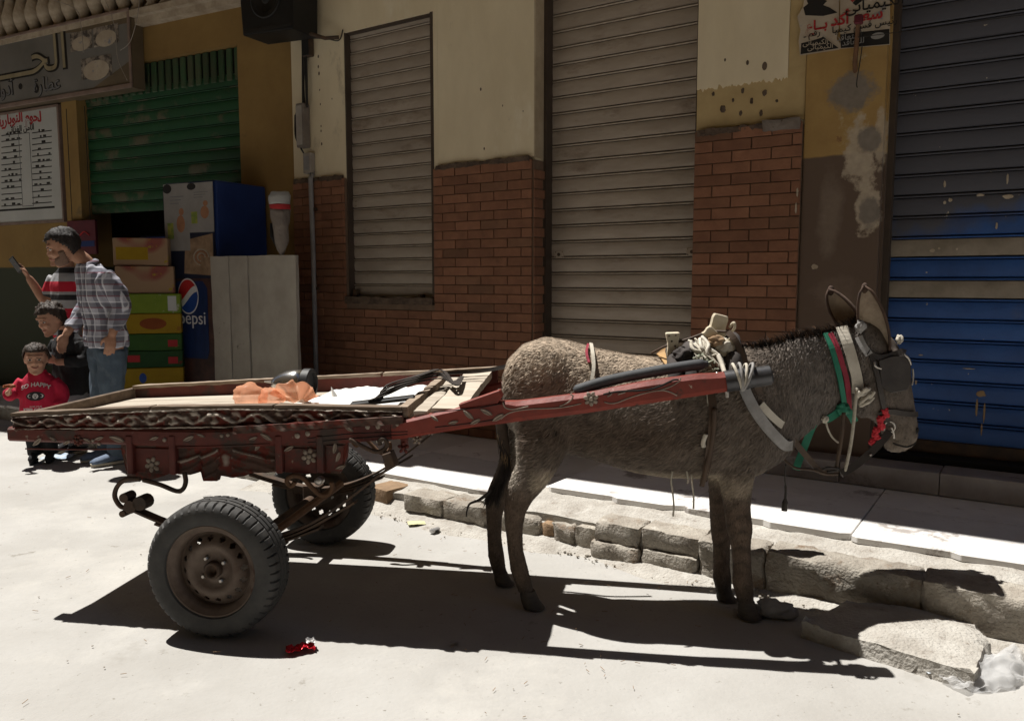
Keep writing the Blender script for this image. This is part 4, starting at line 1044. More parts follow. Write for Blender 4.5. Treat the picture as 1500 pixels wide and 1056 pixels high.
# ---- cartons piled on the pavement
def carton(label, s0, s1, z0, z1, off, mat, rot=0.0, depth=0.32, flap='paper_old'):
    o = empty('carton', LEFT.mat((s0 + s1)/2 - 0.02, off - 0.12, z0) @ Matrix.Rotation(rot + R(42), 4, 'Z') @ Matrix.Translation((0, -0.16, 0)), label, 'carton', 'cartons piled before the cooler')
    w, h = (s1 - s0)*0.80, z1 - z0 - 0.003
    MB().box(-w/2, w/2, 0, depth, 0, h).build('box', mat, o, bevel=0.005)
    MB().box(-w/2 + 0.01, w/2 - 0.01, 0.02, depth - 0.02, h, h + 0.0025).build('top_flap', mat, o)
    return o
c = carton('upper of two orange and purple fruit print cartons on the pile', -1.36, -0.80, 1.513, 1.755, 0.90, 'carton_fruit', R(-3))
MB().box(-0.20, 0.06, -0.002, 0, 0.05, 0.16).build('label_print', 'carton_yellow', c)
c = carton('lower of two orange and purple fruit print cartons on the pile', -1.345, -0.755, 1.272, 1.510, 0.91, 'carton_fruit', R(2))
c = carton('lime green carton with white leaf print below the fruit cartons', -1.30, -0.69, 1.098, 1.270, 0.90, 'carton_lime')
MB().box(0.14, 0.21, -0.002, 0, 0.02, 0.15).build('label_print', 'board_white', c)
c = carton('golden yellow carton between lime and green cartons', -1.31, -0.685, 0.922, 1.096, 0.91, 'carton_yellow', R(1))
MB().ball((0.02, -0.001, 0.085), (0.11, 0.0015, 0.05), 14, 8).build('label_print', 'carton_orange', c)
c = carton('mid green carton with red corner label under the yellow one', -1.30, -0.69, 0.772, 0.920, 0.90, 'carton_green', R(-1))
MB().box(0.13, 0.21, -0.002, 0, 0.03, 0.09).build('label_print', 'ink_red', c)
c = carton('dark green carton below the mid green carton', -1.31, -0.685, 0.622, 0.770, 0.905, 'carton_deep')
MB().box(-0.2, -0.1, -0.002, 0, 0.05, 0.11).build('label_print', 'ink_red', c); MB().box(0.13, 0.21, -0.002, 0, 0.03, 0.09).build('label_print', 'ink_red', c)
c = carton('bright yellow carton near the foot of the pile', -1.32, -0.685, 0.440, 0.620, 0.91, 'carton_yellow', R(1.5))
MB().ball((-0.08, -0.001, 0.09), (0.03, 0.0015, 0.045), 12, 6).build('label_print', 'logo_blue', c)
carton('orange red carton at the bottom of the pile', -1.31, -0.68, 0.150, 0.438, 0.90, 'carton_orange')

# ---- white plank partition beside the brick corner, bag on top
wp_ = empty('plank_partition', LEFT.mat(-0.324, 0.75, 0.147), 'whitewashed plank partition standing between cooler and brick corner', 'partition')
for x0, x1, y in ((0.0, 0.205, 0.0), (0.208, 0.41, 0.008), (0.413, 0.925, 0.022)):
    link('plank', rough_block(x0, x1, y, y + 0.035, 0, 1.445, 0.05, 0.004, 6, x0*10, 0.004), 'white_wood', wp_)
MB().box(0.03, 0.86, 0.061, 0.10, 0.2, 0.28).build('batten', 'white_wood', wp_); MB().box(0.03, 0.86, 0.061, 0.10, 1.15, 1.23).build('batten', 'white_wood', wp_)
s, z = LEFT.at(413, 373, 0.70)
bg_ = empty('plastic_bag', LEFT.mat(s, 0.705, z), 'white plastic bag with red band standing on the plank partition', 'bag')
prof = [(0.012, 0), (0.035, 0.03), (0.055, 0.12), (0.065, 0.25), (0.080, 0.36)]
def crumple(mb, amp, fq, seed):
    mb.v = [tuple(Vector(p) + noise.noise_vector(Vector(p)*fq + Vector((seed, 0, 0)))*amp) for p in mb.v]; return mb
def denser(pr, k=4): 
    out = []
    for (a, b), (c, d) in zip(pr, pr[1:]): out += [(a + (c-a)*i/k, b + (d-b)*i/k) for i in range(k)]
    return out + [pr[-1]]
crumple(MB().lathe(denser(prof), 18), 0.018, 16, 2).build('lower_bag', 'patch_grey', bg_, smooth=True)
crumple(MB().lathe(denser([(0.081, 0.361), (0.084, 0.40)]), 18), 0.006, 16, 2).build('red_band', 'ink_red', bg_, smooth=True)
crumple(MB().lathe(denser([(0.083, 0.401), (0.085, 0.47), (0.070, 0.50), (0.03, 0.505)]), 18), 0.008, 16, 2).build('upper_bag', 'white_plastic', bg_, smooth=True)
crumple(MB().tube([(-0.09, 0.0, 0.25), (-0.07, -0.02, 0.15), (-0.03, 0, 0.06), (0.0, 0, 0.01)], [0.01, 0.02, 0.02, 0.008], 8), 0.01, 20, 5).build('dark_bag', 'black_plastic', bg_, smooth=True)

# thin wires strung across the face of the signboard
for k, pts in enumerate((((150, -10), (168, 40), (172, 85), (186, 118)), ((205, -5), (200, 30), (190, 62), (176, 74)), ((60, -5), (108, 12), (118, 35), (122, 78)))):
    P_ = [LEFT.p(*(lambda q: (q[0], 0.19 + 0.02*k, q[1]))(LEFT.at(u, v, 0.19 + 0.02*k))) for u, v in pts]
    tag(MB().tube(bez(P_, 6), 0.0035, 5).build('sign_wire', 'grey_plastic', smooth=True), ('thin slack wire hanging at the signboard right edge', 'thin wire looping beside the signboard end', 'thin wire drooping over the signboard pictures')[k], 'wire', 'wires strung about the signboard')

# ================================================================== THE CART
mk('red_paint', (0.135, 0.030, 0.021), (0.082, 0.022, 0.017), scale=7, rough=0.6, bump=0.35, bscale=45, spots=[((0.050, 0.032, 0.025), 6, 0.52, 0.10), ((0.25, 0.20, 0.155), 17, 0.64, 0.05)])
mk('red_bright', (0.225, 0.040, 0.026), (0.14, 0.029, 0.021), scale=6, rough=0.5, bump=0.25, bscale=50, spots=[((0.07, 0.035, 0.026), 8, 0.58, 0.07), ((0.36, 0.26, 0.2), 21, 0.66, 0.04)])
mk('worn_wood', (0.36, 0.29, 0.22), (0.20, 0.145, 0.105), scale=9, rough=0.9, bump=0.6, bscale=50, stretch=(0.5, 4, 4), spots=[((0.12, 0.035, 0.022), 9, 0.60, 0.08)])
def rubbed(nt, tc, out):
    N, L = nt.nodes, nt.links
    a = N.new('ShaderNodeAttribute'); a.attribute_name = 'height'
    nz = N.new('ShaderNodeTexNoise'); nz.inputs['Scale'].default_value = 9; nz.inputs['Detail'].default_value = 5; L.new(tc.outputs['Object'], nz.inputs['Vector'])
    mu = N.new('ShaderNodeMath'); mu.operation = 'MULTIPLY'; L.new(a.outputs['Fac'], mu.inputs[0]); L.new(nz.outputs[0], mu.inputs[1])
    mr = N.new('ShaderNodeMapRange'); mr.inputs[1].default_value = 0.24; mr.inputs[2].default_value = 0.52; L.new(mu.outputs[0], mr.inputs[0])
    x = N.new('ShaderNodeMix'); x.data_type = 'RGBA'; x.inputs[7].default_value = (0.36, 0.31, 0.26, 1); L.new(mr.outputs[0], x.inputs[0]); L.new(out, x.inputs[6])
    return x.outputs[2]
mk('carved_wood', (0.105, 0.060, 0.046), (0.060, 0.038, 0.030), scale=12, rough=0.85, bump=0.5, bscale=60, spots=[((0.13, 0.026, 0.017), 10, 0.50, 0.07)], extra=rubbed)
mk('pale_carving', (0.33, 0.275, 0.225), (0.20, 0.155, 0.12), scale=18, rough=0.8, bump=0.4, bscale=70, spots=[((0.14, 0.04, 0.03), 20, 0.66, 0.05)])
mk('bed_wood', (0.46, 0.41, 0.34), (0.33, 0.28, 0.22), scale=6, rough=0.9, bump=0.4, bscale=40, stretch=(0.4, 4, 4), rand=0.1)
mk('dusty_wood', (0.17, 0.125, 0.09), (0.10, 0.072, 0.052), scale=7, rough=0.9, bump=0.5, bscale=50, stretch=(0.5, 4, 4))
mk('tyre', (0.031, 0.030, 0.029), (0.055, 0.052, 0.048), scale=9, rough=0.72, bump=0.2, bscale=90, spec=0.35, spots=[((0.12, 0.105, 0.09), 3.5, 0.64, 0.15)])
mk('rim', (0.130, 0.098, 0.076), (0.078, 0.053, 0.040), scale=10, rough=0.6, metal=0.25, bump=0.25, bscale=60, spots=[((0.055, 0.025, 0.014), 7, 0.57, 0.1), ((0.19, 0.15, 0.115), 15, 0.68, 0.06)])
mk('nut', (0.45, 0.42, 0.38), rough=0.35, metal=0.8, bump=0)
mk('steel_sleeve', (0.085, 0.085, 0.09), (0.05, 0.05, 0.052), scale=9, rough=0.38, metal=0.6, bump=0.1)
mk('white_sheet', (0.78, 0.77, 0.74), (0.68, 0.67, 0.64), scale=4, rough=0.9, bump=0.3, bscale=30)
def film(name, colr, clear=0.3, thru=0.5):
    mt = mk(name, colr, tuple(c*0.9 for c in colr), scale=6, rough=0.3, bump=0.15, bscale=30)
    nt = mt.node_tree; N, L = nt.nodes, nt.links; b = N['Principled BSDF']; o = N['Material Output']
    t = N.new('ShaderNodeBsdfTranslucent'); t.inputs[0].default_value = (*colr, 1)
    c = N.new('ShaderNodeBsdfTransparent'); c.inputs[0].default_value = (*[min(1, x*0.3 + 0.7) for x in colr], 1)
    m1 = N.new('ShaderNodeMixShader'); m1.inputs[0].default_value = thru; m2 = N.new('ShaderNodeMixShader'); m2.inputs[0].default_value = clear
    L.new(b.outputs[0], m1.inputs[1]); L.new(t.outputs[0], m1.inputs[2]); L.new(m1.outputs[0], m2.inputs[1]); L.new(c.outputs[0], m2.inputs[2]); L.new(m2.outputs[0], o.inputs['Surface'])
film('orange_film', (0.94, 0.55, 0.36), 0.62, 0.5)
film('clear_film', (0.80, 0.80, 0.80), 0.55, 0.4)
mk('leather', (0.030, 0.024, 0.021), (0.05, 0.042, 0.037), scale=12, rough=0.55, bump=0.2)
mk('chrome', (0.55, 0.54, 0.52), (0.45, 0.44, 0.42), rough=0.22, metal=0.95, bump=0.05)

CART = Frame(-1.03, 3.58, 8.0)
cart = empty('donkey_cart', CART.mat(), 'red carved wooden two wheeled cart harnessed behind the donkey', 'cart')
NY = -0.36                                # near side plane
def ct(u, v, y=NY):
    x, z = CART.at(u, v, -y); return x, z
def lerp(t, pts):
    for (a, b), (c, d) in zip(pts, pts[1:]):
        if t <= c: return b + (d - b) * max(0, (t - a)) / (c - a)
    return pts[-1][1]
def relief(x0, x1, zb, zt, y, fn, nx, nz, th=0.03, mat='carved_wood', name='carved_rail', parent=None, amp=1.0, smooth=True):
    """board whose street face carries cut relief fn(x, t) in metres; zb/zt give its lower and upper edge along x"""
    g = MB()
    F_ = [[None]*(nx+1) for _ in range(nz+1)]
    vs = []
    for j in range(nz + 1):
        for i in range(nx + 1):
            x = x0 + (x1-x0)*i/nx; t = j/nz; z = zb(x) + (zt(x)-zb(x))*t
            vs.append((x, y - amp*fn(x, t), z))
    n = nx + 1
    fs = [(j*n+i, j*n+i+1, (j+1)*n+i+1, (j+1)*n+i) for j in range(nz) for i in range(nx)]
    k = len(vs)
    for i in range(n): x = x0 + (x1-x0)*i/nx; vs.append((x, y + th, zb(x)))
    for i in range(n): x = x0 + (x1-x0)*i/nx; vs.append((x, y + th, zt(x)))
    top = nz*n
    for i in range(nx):
        fs.append((k+i, k+i+1, i+1, i)); fs.append((top+i, top+i+1, k+n+i+1, k+n+i)); fs.append((k+n+i, k+n+i+1, k+i+1, k+i))
    fs.append(tuple([j*n for j in range(nz+1)] + [k+n, k])); fs.append(tuple([j*n+nx for j in range(nz, -1, -1)] + [k+nx, k+n+nx]))
    g.add(vs, fs)
    o = g.build(name, mat, parent or cart)
    at_ = o.data.attributes.new('height', 'FLOAT', 'POINT')      # how proud the carving stands: the proud parts are rubbed bare
    at_.data.foreach_set('value', [max(0.0, (y - v[1]) / 0.016) for v in g.v])
    return autosmooth(o, 50) if smooth else o
def scroll(x, t):
    """running vine cut in the rail: s-curve with round bosses and leaf nicks"""
    w = x * 34
    mid = 0.5 + 0.24*math.sin(w)
    h = 0.010*math.exp(-((t-mid)/0.13)**2)
    ph = (w/math.pi) % 1.0
    cz = 0.5 - 0.22*math.copysign(1, math.sin(w))
    h += 0.011*math.exp(-(((ph-0.5)/0.22)**2 + ((t-cz)/0.16)**2))
    h += 0.006*max(0, math.sin(w*3.1 + t*7))*math.exp(-((t-0.5)/0.35)**2)
    h *= 0.55 + 0.6*noise.noise(Vector((x*13, t*3, 1.7))) + 0.35
    if t > 0.9 or t < 0.08: h = 0.010 + 0.004*noise.noise(Vector((x*22, t, 5)))
    return h + 0.003*noise.noise(Vector((x*60, t*8, 0)))
railT = [(-1.1, 0.802), (-0.6, 0.836), (-0.19, 0.860), (0.3, 0.868), (0.68, 0.868)]
railB = [(-1.1, 0.750), (-0.6, 0.764), (-0.19, 0.780), (0.3, 0.800), (0.68, 0.822)]
def wob(a, s): return lambda x: lerp(x, a) + 0.0035*noise.noise(Vector((x*16, s, 0))) + 0.002*noise.noise(Vector((x*50, s, 3)))
relief(-1.055, 0.655, wob(railB, 1), wob(railT, 2), NY - 0.012, scroll, 420, 16, 0.05, amp=1.7)
# second moulding, front half of the side
mT = [(-0.05, 0.792), (0.66, 0.852)]
relief(-0.045, 0.66, lambda x: lerp(x, mT) - 0.030 + 0.003*noise.noise(Vector((x*30, 8, 0))), lambda x: lerp(x, mT) + 0.003*noise.noise(Vector((x*25, 4, 0))), NY - 0.046, lambda x, t: 0.006*abs(math.sin(x*46 + 2*t)) * (0.6 + noise.noise(Vector((x*20, t, 2)))) , 160, 6, 0.03, 'carved_wood', 'moulding', amp=1.6)
# top capping of the near rail, split in lengths
for k, (a, b) in enumerate(((-1.06, -0.42), (-0.418, 0.12), (0.122, 0.655))):
    z0, z1 = lerp(a, railT) + 0.004, lerp(b, railT) + 0.004
    me = rough_block(-(b-a)/2, (b-a)/2, -0.030, 0.032, 0, 0.014, 0.03, 0.0025, 14, k + 90, 0.004)
    link('capping', me, 'dusty_wood', cart, T((a+b)/2, NY + 0.004, (z0+z1)/2 - 0.002, 0, 0, -math.atan2(z1-z0, b-a)))
# side beam running into the shaft: one long tapering timber a side
def shaft_z(x): return lerp(x, [(-1.1, 0.700), (-0.19, 0.697), (0.3, 0.722), (0.65, 0.757), (0.93, 0.809), (1.38, 0.874), (1.95, 0.972), (2.1, 0.998)])
def shaft_h(x): return lerp(x, [(-1.1, 0.060), (-0.19, 0.074), (0.65, 0.072), (0.80, 0.082), (1.0, 0.092), (1.12, 0.080), (1.38, 0.080), (1.60, 0.088), (1.80, 0.084), (1.86, 0.076), (1.95, 0.072)])
def shaft_y(x): return lerp(x, [(-1.1, 0.36), (0.7, 0.36), (1.3, 0.350), (1.95, 0.325)])
def side_timber(sign, xa, xb, name, mat):
    g = MB(); rs = []
    n = 40
    for i in range(n + 1):
        x = xa + (xb - xa)*i/n; z0, h, y = shaft_z(x), shaft_h(x), shaft_y(x)
        ch = 0.010 if x < 1.08 else 0.017                  # the shaft is chamfered
        w = 0.030
        sec = [(-w, ch), (-w, h - ch), (-w + ch, h), (w - ch, h), (w, h - ch), (w, ch), (w - ch, 0), (-w + ch, 0)]
        rs.append([(x, sign*y + a, z0 + b) for a, b in sec])
    g.rings(rs)
    return autosmooth(g.build(name, mat, cart), 30)
sh_near = side_timber(-1, 0.612, 1.94, 'shaft', 'red_bright'); sh_far = side_timber(1, 0.612, 1.94, 'shaft', 'red_bright')
side_timber(-1, -1.075, 0.61, 'side_beam', 'red_paint'); side_timber(1, -1.075, 0.61, 'side_beam', 'red_paint')
def sleeve(sign, parent):
    a, b = 1.90, 2.07
    p0 = Vector((a, sign*shaft_y(a), shaft_z(a) + shaft_h(a)/2)); p1 = Vector((b, sign*(shaft_y(1.95) - 0.008), shaft_z(1.95) + shaft_h(1.95)/2 + 0.020))
    d = p1 - p0
    return MB().tube([p0, p0 + d*0.48, p0 + d*0.5, p0 + d*0.97, p1], [0.041, 0.041, 0.038, 0.038, 0.033], 20).build('steel_sleeve', 'steel_sleeve', parent, smooth=False)
autosmooth(sleeve(-1, sh_near)); autosmooth(sleeve(1, sh_far))
# carved leaves, flowers, bosses and lines on the timber
def leaf_mesh(L=0.045, W=0.018, h=0.007):
    g = MB(); rs = []
    n = 8
    for i in range(n + 1):
        t = i/n; w = W*math.sin(math.pi*(0.04 + 0.92*t))**0.8; x = -L/2 + L*t
        rs.append([(x, 0.002, -w/2), (x, -h*0.75, -w*0.30), (x, -h*0.35, 0), (x, -h*0.75, w*0.30), (x, 0.002, w/2)])
    return g.rings(rs).mesh('leaf', smooth=False)
LEAF = leaf_mesh()
def flower(name, x, z, r, y, mat, parent, n=6):
    f = MB().lathe([(r*0.30, 0), (r*0.30, 0.006), (r*0.16, 0.010)], 12, T(x, y, z, 0, R(90))).build(name, mat, parent, smooth=True)
    for k in range(n):
        a = 2*math.pi*k/n + 0.3
        g = MB().ball((x + r*0.62*math.cos(a), y, z + r*0.62*math.sin(a)), (r*0.36, 0.006, r*0.27), 10, 6)
        c = Vector((x + r*0.62*math.cos(a), y, z + r*0.62*math.sin(a))); rot = Matrix.Rotation(-a, 3, 'Y')
        g.v = [tuple(c + rot @ (Vector(p) - c)) for p in g.v]
        g.build('petal', mat, f, smooth=True)
    return f
def leaf(u, v, ang, sc=1.0, y=None, mat='pale_carving', parent=None):
    x, z = ct(u, v)
    yy = -shaft_y(x) - 0.031 if y is None else y
    link('carved_leaf', LEAF, mat, parent or sh_near, T(x, yy, z, 0, 0, -R(ang), (sc, 1, sc)))
def boss(u, v, r=0.009, y=None, mat='pale_carving', parent=None):
    x, z = ct(u, v); yy = -shaft_y(x) - 0.031 if y is None else y
    MB().ball((x, yy, z), (r, 0.007, r), 10, 6).build('carved_boss', mat, parent or sh_near, smooth=True)
for u, v, a, s in ((639, 611, -35, .8), (666, 617, 15, .9), (688, 606, -40, 1.15), (698, 616, 30, 1.0), (714, 602, -25, 1.15), (731, 610, 35, 1.15)): leaf(u, v, a, s)
for u, v, a, s in ((62, 645, 40, 1.1), (85, 641, -30, .8), (105, 646, 30, .8), (135, 643, -25, .9), (152, 640, 20, .9), (178, 641, -15, 1.5), (282, 640, 25, 1.1), (300, 636, -20, .8), (395, 638, -30, 1.2), (376, 640, 20, .8), (514, 625, -35, 1.1), (232, 640, 20, .9)): leaf(u, v, a, s, mat='carved_wood' if u < 150 else 'pale_carving')
for u, v, r in ((330, 636, .008), (339, 635, .008), (542, 623, .011), (557, 623, .010), (585, 620, .007), (247, 642, .009), (440, 636, .012), (455, 633, .011), (143, 643, .007), (152, 648, .007)): boss(u, v, r)
for u, v, r in ((121, 643, .026), (866, 583, .030)):
    x, z = ct(u, v); flower('carved_flower', x, z, r, -shaft_y(x) - 0.031, 'pale_carving' if u > 400 else 'carved_wood', sh_near, 7)
def cutline(pts, r=0.0028, mat='pale_carving', y=None, parent=None, name='carved_line'):
    q = []
    for u, v in pts:
        x, z = ct(u, v); q.append((x, (-shaft_y(x) - 0.0305) if y is None else y, z))
    MB().tube(bez(q, 5), r, 6).build(name, mat, parent or sh_near, smooth=True)
cutline([(735, 612), (748, 603), (775, 598), (820, 596), (852, 590)]); cutline([(738, 588), (742, 596), (755, 598), (775, 594)])
cutline([(885, 588), (900, 590), (925, 581), (955, 573), (975, 572), (992, 579)]); cutline([(884, 577), (905, 573), (945, 571), (965, 566), (985, 557), (994, 556)], mat='dark', r=0.004); cutline([(965, 572), (982, 566), (995, 558), (997, 553)])
cutline([(820, 594), (833, 588), (840, 580), (836, 576)]); cutline([(890, 580), (896, 576), (892, 572)]); cutline([(905, 577), (915, 574), (918, 570)])
cutline([(638, 602), (700, 596), (735, 590)], 0.002, 'dark'); cutline([(640, 624), (700, 617), (735, 611)], 0.002, 'dark')
cutline([(455, 640), (520, 633), (600, 630)], 0.0018, 'dark'); cutline([(455, 646), (520, 640), (600, 634)], 0.0018, 'dark')
cutline([(45, 655), (120, 656), (185, 655)], 0.0035, 'red_paint'); cutline([(265, 653), (330, 651), (400, 648)], 0.0035, 'red_paint')
# wedge block on the shaft before the bed
q = [ct(u, v) for u, v in ((673, 591), (733, 570), (737, 579), (730, 590), (676, 597))]
MB().prism(q, NY - 0.024, NY + 0.02).build('wedge', 'red_bright', cart, bevel=0.003)
# posts on the side panel
for u in (195, 257, 412, 472):
    x, zt = ct(u, 636); zb = ct(u, 694 if u < 300 else 692)[1]
    post = MB().box(x - 0.014, x + 0.014, NY - 0.036, NY + 0.0, zb + 0.004, zt).build('side_post', 'red_paint', cart, bevel=0.004)
# lower side panel: scalloped board with wings cut in it
outline = [(178, 657), (183, 678), (188, 700), (205, 703), (222, 702), (240, 697), (252, 692), (262, 694), (280, 695), (296, 690), (299, 704), (319, 704), (321, 695), (340, 699), (358, 697), (374, 691), (390, 692), (412, 690), (440, 693), (470, 691), (497, 694), (503, 684), (508, 668), (509, 652)]
pol = [ct(u, v, NY + 0.0) for u, v in outline]
pmax, pmin = pol[0][0], pol[-1][0]
def low(x):
    for (a, b), (c, d) in zip(pol, pol[1:]):
        if a <= x <= c and c > a: return b + (d-b)*(x-a)/(c-a)
    return pol[-1][1]
xw0, xw1 = ct(262, 670)[0], ct(405, 670)[0]; xc = (xw0 + xw1)/2
def wings(x, t):
    h = 0.002*noise.noise(Vector((x*50, t*9, 0)))
    if xw0 < x < xw1:
        a = (x - xc)/((xw1-xw0)/2); s = abs(a)
        arc = 0.95 - 0.5*s                                # wing sweeping down from the centre
        f = math.sin((t*9 + s*6)*2.2)
        h += 0.007*max(0, f)*(1 if 0.12 < s < 0.95 else 0.3)*(1 if t < arc else 0.2)
        h += 0.012*math.exp(-((t-arc)/0.07)**2)*(1 if s > 0.15 else 0)
        h += 0.014*math.exp(-((s/0.10)**2 + ((t-0.55)/0.25)**2))
    return h
relief(pol[0][0] + 0.002, pol[-1][0] - 0.002, low, lambda x: lerp(x, [(-1, 0.700), (-0.19, 0.698), (0.5, 0.738)]), NY - 0.006, wings, 300, 26, 0.026, 'carved_wood', 'side_panel')
for u0, u1 in ((202, 250), (419, 465)):                     # painted flower squares between the posts
    (xa, za), (xb, zb) = ct(u0, 695), ct(u1, 655)
    sq = MB().box(xa, xb, NY - 0.013, NY - 0.0085, za + 0.012, zb - 0.004).build('painted_square', 'red_paint', cart, bevel=0.002)
    x, z = ct((226, 455)[u0 > 300], (679, 667)[u0 > 300]); flower('carved_flower', x, z, 0.036, NY - 0.014, 'pale_carving', sq, 6)
(xa, za), (xb, zb) = ct(480, 690), ct(505, 652)
MB().prism([(xa, za + 0.006), (xb - 0.01, za + 0.004), (xb, zb), (xa, zb)], NY - 0.012, NY - 0.0085).build('painted_square', 'red_paint', cart)
for u, v, a in ((497, 668, 70), (501, 683, 20), (492, 655, 80), (380, 652, 60), (425, 656, 30)): leaf(u, v, a, 1.0, NY - 0.015, 'pale_carving', cart)
# bed boards, far rail, tail board
def bed_z(x, y):
    n = lerp(x, [(-1.06, 0.776), (0.66, 0.838)]); f = lerp(x, [(-1.06, 0.776), (0.66, 0.866)])
    return n + (f-n)*(y + 0.36)/0.72
random.seed(2)
for k in range(6):
    y0 = -0.325 + k*0.109; y1 = y0 + 0.106
    g = MB().rings([[(x, y0, bed_z(x, y0) - 0.02), (x, y1, bed_z(x, y1) - 0.02), (x, y1, bed_z(x, y1) + 0.001*(k % 3)), (x, y0, bed_z(x, y0) + 0.001*(k % 3))] for x in (-1.02 + 0.03*(k % 2), -0.5, 0.0, 0.5, 0.67)])
    g.build('bed_board', 'bed_wood', cart, bevel=0.002)
fT = [(-0.97, 0.838), (0.92, 0.962)]
g = MB().rings([[(x, 0.338, lerp(x, fT) - 0.085), (x, 0.372, lerp(x, fT) - 0.085), (x, 0.372, lerp(x, fT) - 0.006), (x, 0.338, lerp(x, fT) - 0.006)] for x in (-0.97, 0, 0.92)])
g.build('far_rail', 'red_paint', cart)
for a, b in ((-0.97, -0.2), (-0.198, 0.35), (0.352, 0.92)):
    z0, z1 = lerp(a, fT), lerp(b, fT)
    link('capping', rough_block(-(b-a)/2, (b-a)/2, -0.028, 0.028, 0, 0.016, 0.03, 0.003, 14, a*7, 0.005), 'worn_wood', cart, T((a+b)/2, 0.355, (z0+z1)/2 - 0.008, 0, 0, -math.atan2(z1-z0, b-a)))
tb = [Vector((-1.045, -0.33, 0.812)), Vector((-0.965, 0.37, 0.836))]
d_ = (tb[1]-tb[0]).normalized(); n_ = Vector((d_.y, -d_.x, 0))
MB().add([tb[0]-n_*0.012-Vector((0,0,0.06)), tb[1]-n_*0.012-Vector((0,0,0.06)), tb[1]+n_*0.012-Vector((0,0,0.06)), tb[0]+n_*0.012-Vector((0,0,0.06)), tb[0]-n_*0.012, tb[1]-n_*0.012, tb[1]+n_*0.012, tb[0]+n_*0.012], [(0,3,2,1),(4,5,6,7),(0,1,5,4),(1,2,6,5),(2,3,7,6),(3,0,4,7)]).build('tail_board', 'dusty_wood', cart, bevel=0.003)
# cross pieces over the shafts before the bed
for k, (x, w, zn, zf, th) in enumerate(((0.655, 0.035, 0.884, 0.925, 0.045), (0.725, 0.055, 0.868, 0.925, 0.028), (0.835, 0.125, 0.882, 0.955, 0.034))):
    me = rough_block(-w/2, w/2, -0.375, 0.375, -th, 0, 0.025, 0.0035, 12, k + 120, 0.008)
    link('cross_plank', me, 'bed_wood' if k else 'worn_wood', cart, T(x, 0.0, (zn+zf)/2, 0, math.atan2(zf-zn, 0.75)))
MB().box(0.70, 0.88, -0.335, 0.335, 0.79, 0.83).build('cross_beam', 'red_paint', cart)
for x in (-0.85, -0.35, 0.2): MB().box(x - 0.025, x + 0.025, -0.33, 0.33, 0.715, 0.770).build('cross_beam', 'dusty_wood', cart)
MB().box(-1.02, -0.97, -0.33, 0.33, 0.70, 0.765).build('cross_beam', 'red_paint', cart)
# carved drop knobs under the front of the side
for u, v, r in ((592, 655, 0.026), (612, 643, 0.022), (632, 632, 0.014)):
    x, z = ct(u, v, NY)
    flower('drop_knob', x, z, r, NY - 0.012, 'red_paint' if u < 600 else 'pale_carving', cart, 5)
    MB().box(x - r*0.5, x + r*0.5, NY - 0.010, NY + 0.02, z - r*0.2, z + r*1.8).build('drop_stem', 'red_paint', cart, bevel=0.003)
# rear end: beam end with reflector, bolts hanging below
x, z = ct(20, 640); MB().ball((-1.078, NY, 0.735), (0.006, 0.026, 0.02), 10, 6).build('reflector', 'paper', cart, smooth=True)
# springs, hangers and axle
for sy in (-1, 1):
    y = sy*0.42
    rear = ct(190, 742, -0.42); front = ct(574, 682, -0.42)
    pts = [(rear[0], y, rear[1]), (-0.30, y, 0.375), (0.0, y, 0.325), (0.30, y, 0.42), (front[0], y, front[1])]
    sp_ = MB().strap(bez(pts, 6), 0.05, 0.009, (0, 0, 1)).build('leaf_spring', 'iron', cart)
    for k in range(1, 4):
        f = 1 - k*0.24
        MB().strap(bez([(p[0]*f, y, 0.325 + (p[2]-0.325)*f*f - 0.010*k) for p in pts], 5), 0.05, 0.009, (0, 0, 1)).build('spring_leaf', 'iron', sp_)
    MB().box(-0.09, 0.0, y - 0.04, y + 0.04, 0.24, 0.345).build('axle_clamp', 'iron', sp_, bevel=0.004)
    # rear scroll hanger
    pts = [ct(u, v, -0.42) for u, v in ((205, 702), (185, 702), (172, 712), (168, 727), (176, 741), (186, 744))]
    MB().tube(bez([(a, y, b) for a, b in pts], 5), 0.010, 8).build('scroll_hanger', 'iron', sp_, smooth=True)
    pts = [ct(u, v, -0.42) for u, v in ((210, 703), (235, 710), (258, 719), (268, 716), (272, 705), (270, 692))]
    MB().tube(bez([(a, y, b) for a, b in pts], 5), 0.010, 8).build('hanger_rod', 'iron', sp_, smooth=True)
    for (u, v, r) in ((187, 727, 0.020), (196, 740, 0.028), (210, 735, 0.030), (185, 750, 0.014)):
        a, b = ct(u, v, -0.42); MB().lathe([(r, -0.03), (r, 0.03)], 12, T(a, y, b, 0, R(90))).build('shackle', 'iron', sp_)
    # front scroll hanger and block
    pts = [ct(u, v, -0.42) for u, v in ((512, 643), (530, 653), (548, 661), (560, 660), (567, 651), (563, 643), (556, 645), (557, 652))]
    MB().tube(bez([(a, y, b) for a, b in pts], 5), 0.009, 8).build('scroll_hanger', 'iron', sp_, smooth=True)
    q = [ct(u, v, -0.42) for u, v in ((562, 664), (574, 660), (582, 680), (568, 686))]
    MB().prism(q, y - 0.03, y + 0.03).build('hanger_block', 'iron', sp_, bevel=0.003)
    pts = [ct(u, v, -0.40) for u, v in ((432, 706), (426, 712), (420, 704), (428, 697), (442, 699), (455, 712), (468, 724), (480, 725), (487, 716), (485, 706))]
    MB().tube(bez([(a, sy*0.40, b) for a, b in pts], 5), 0.010, 8).build('scroll_brace', 'rust_brown', sp_, smooth=True)
    a, b = ct(469, 703, -0.40); MB().lathe([(0.016, -0.02), (0.016, 0.014), (0.008, 0.018)], 12, T(a, sy*0.40 - 0.01, b, 0, R(90))).build('bolt', 'nut', sp_, smooth=True)
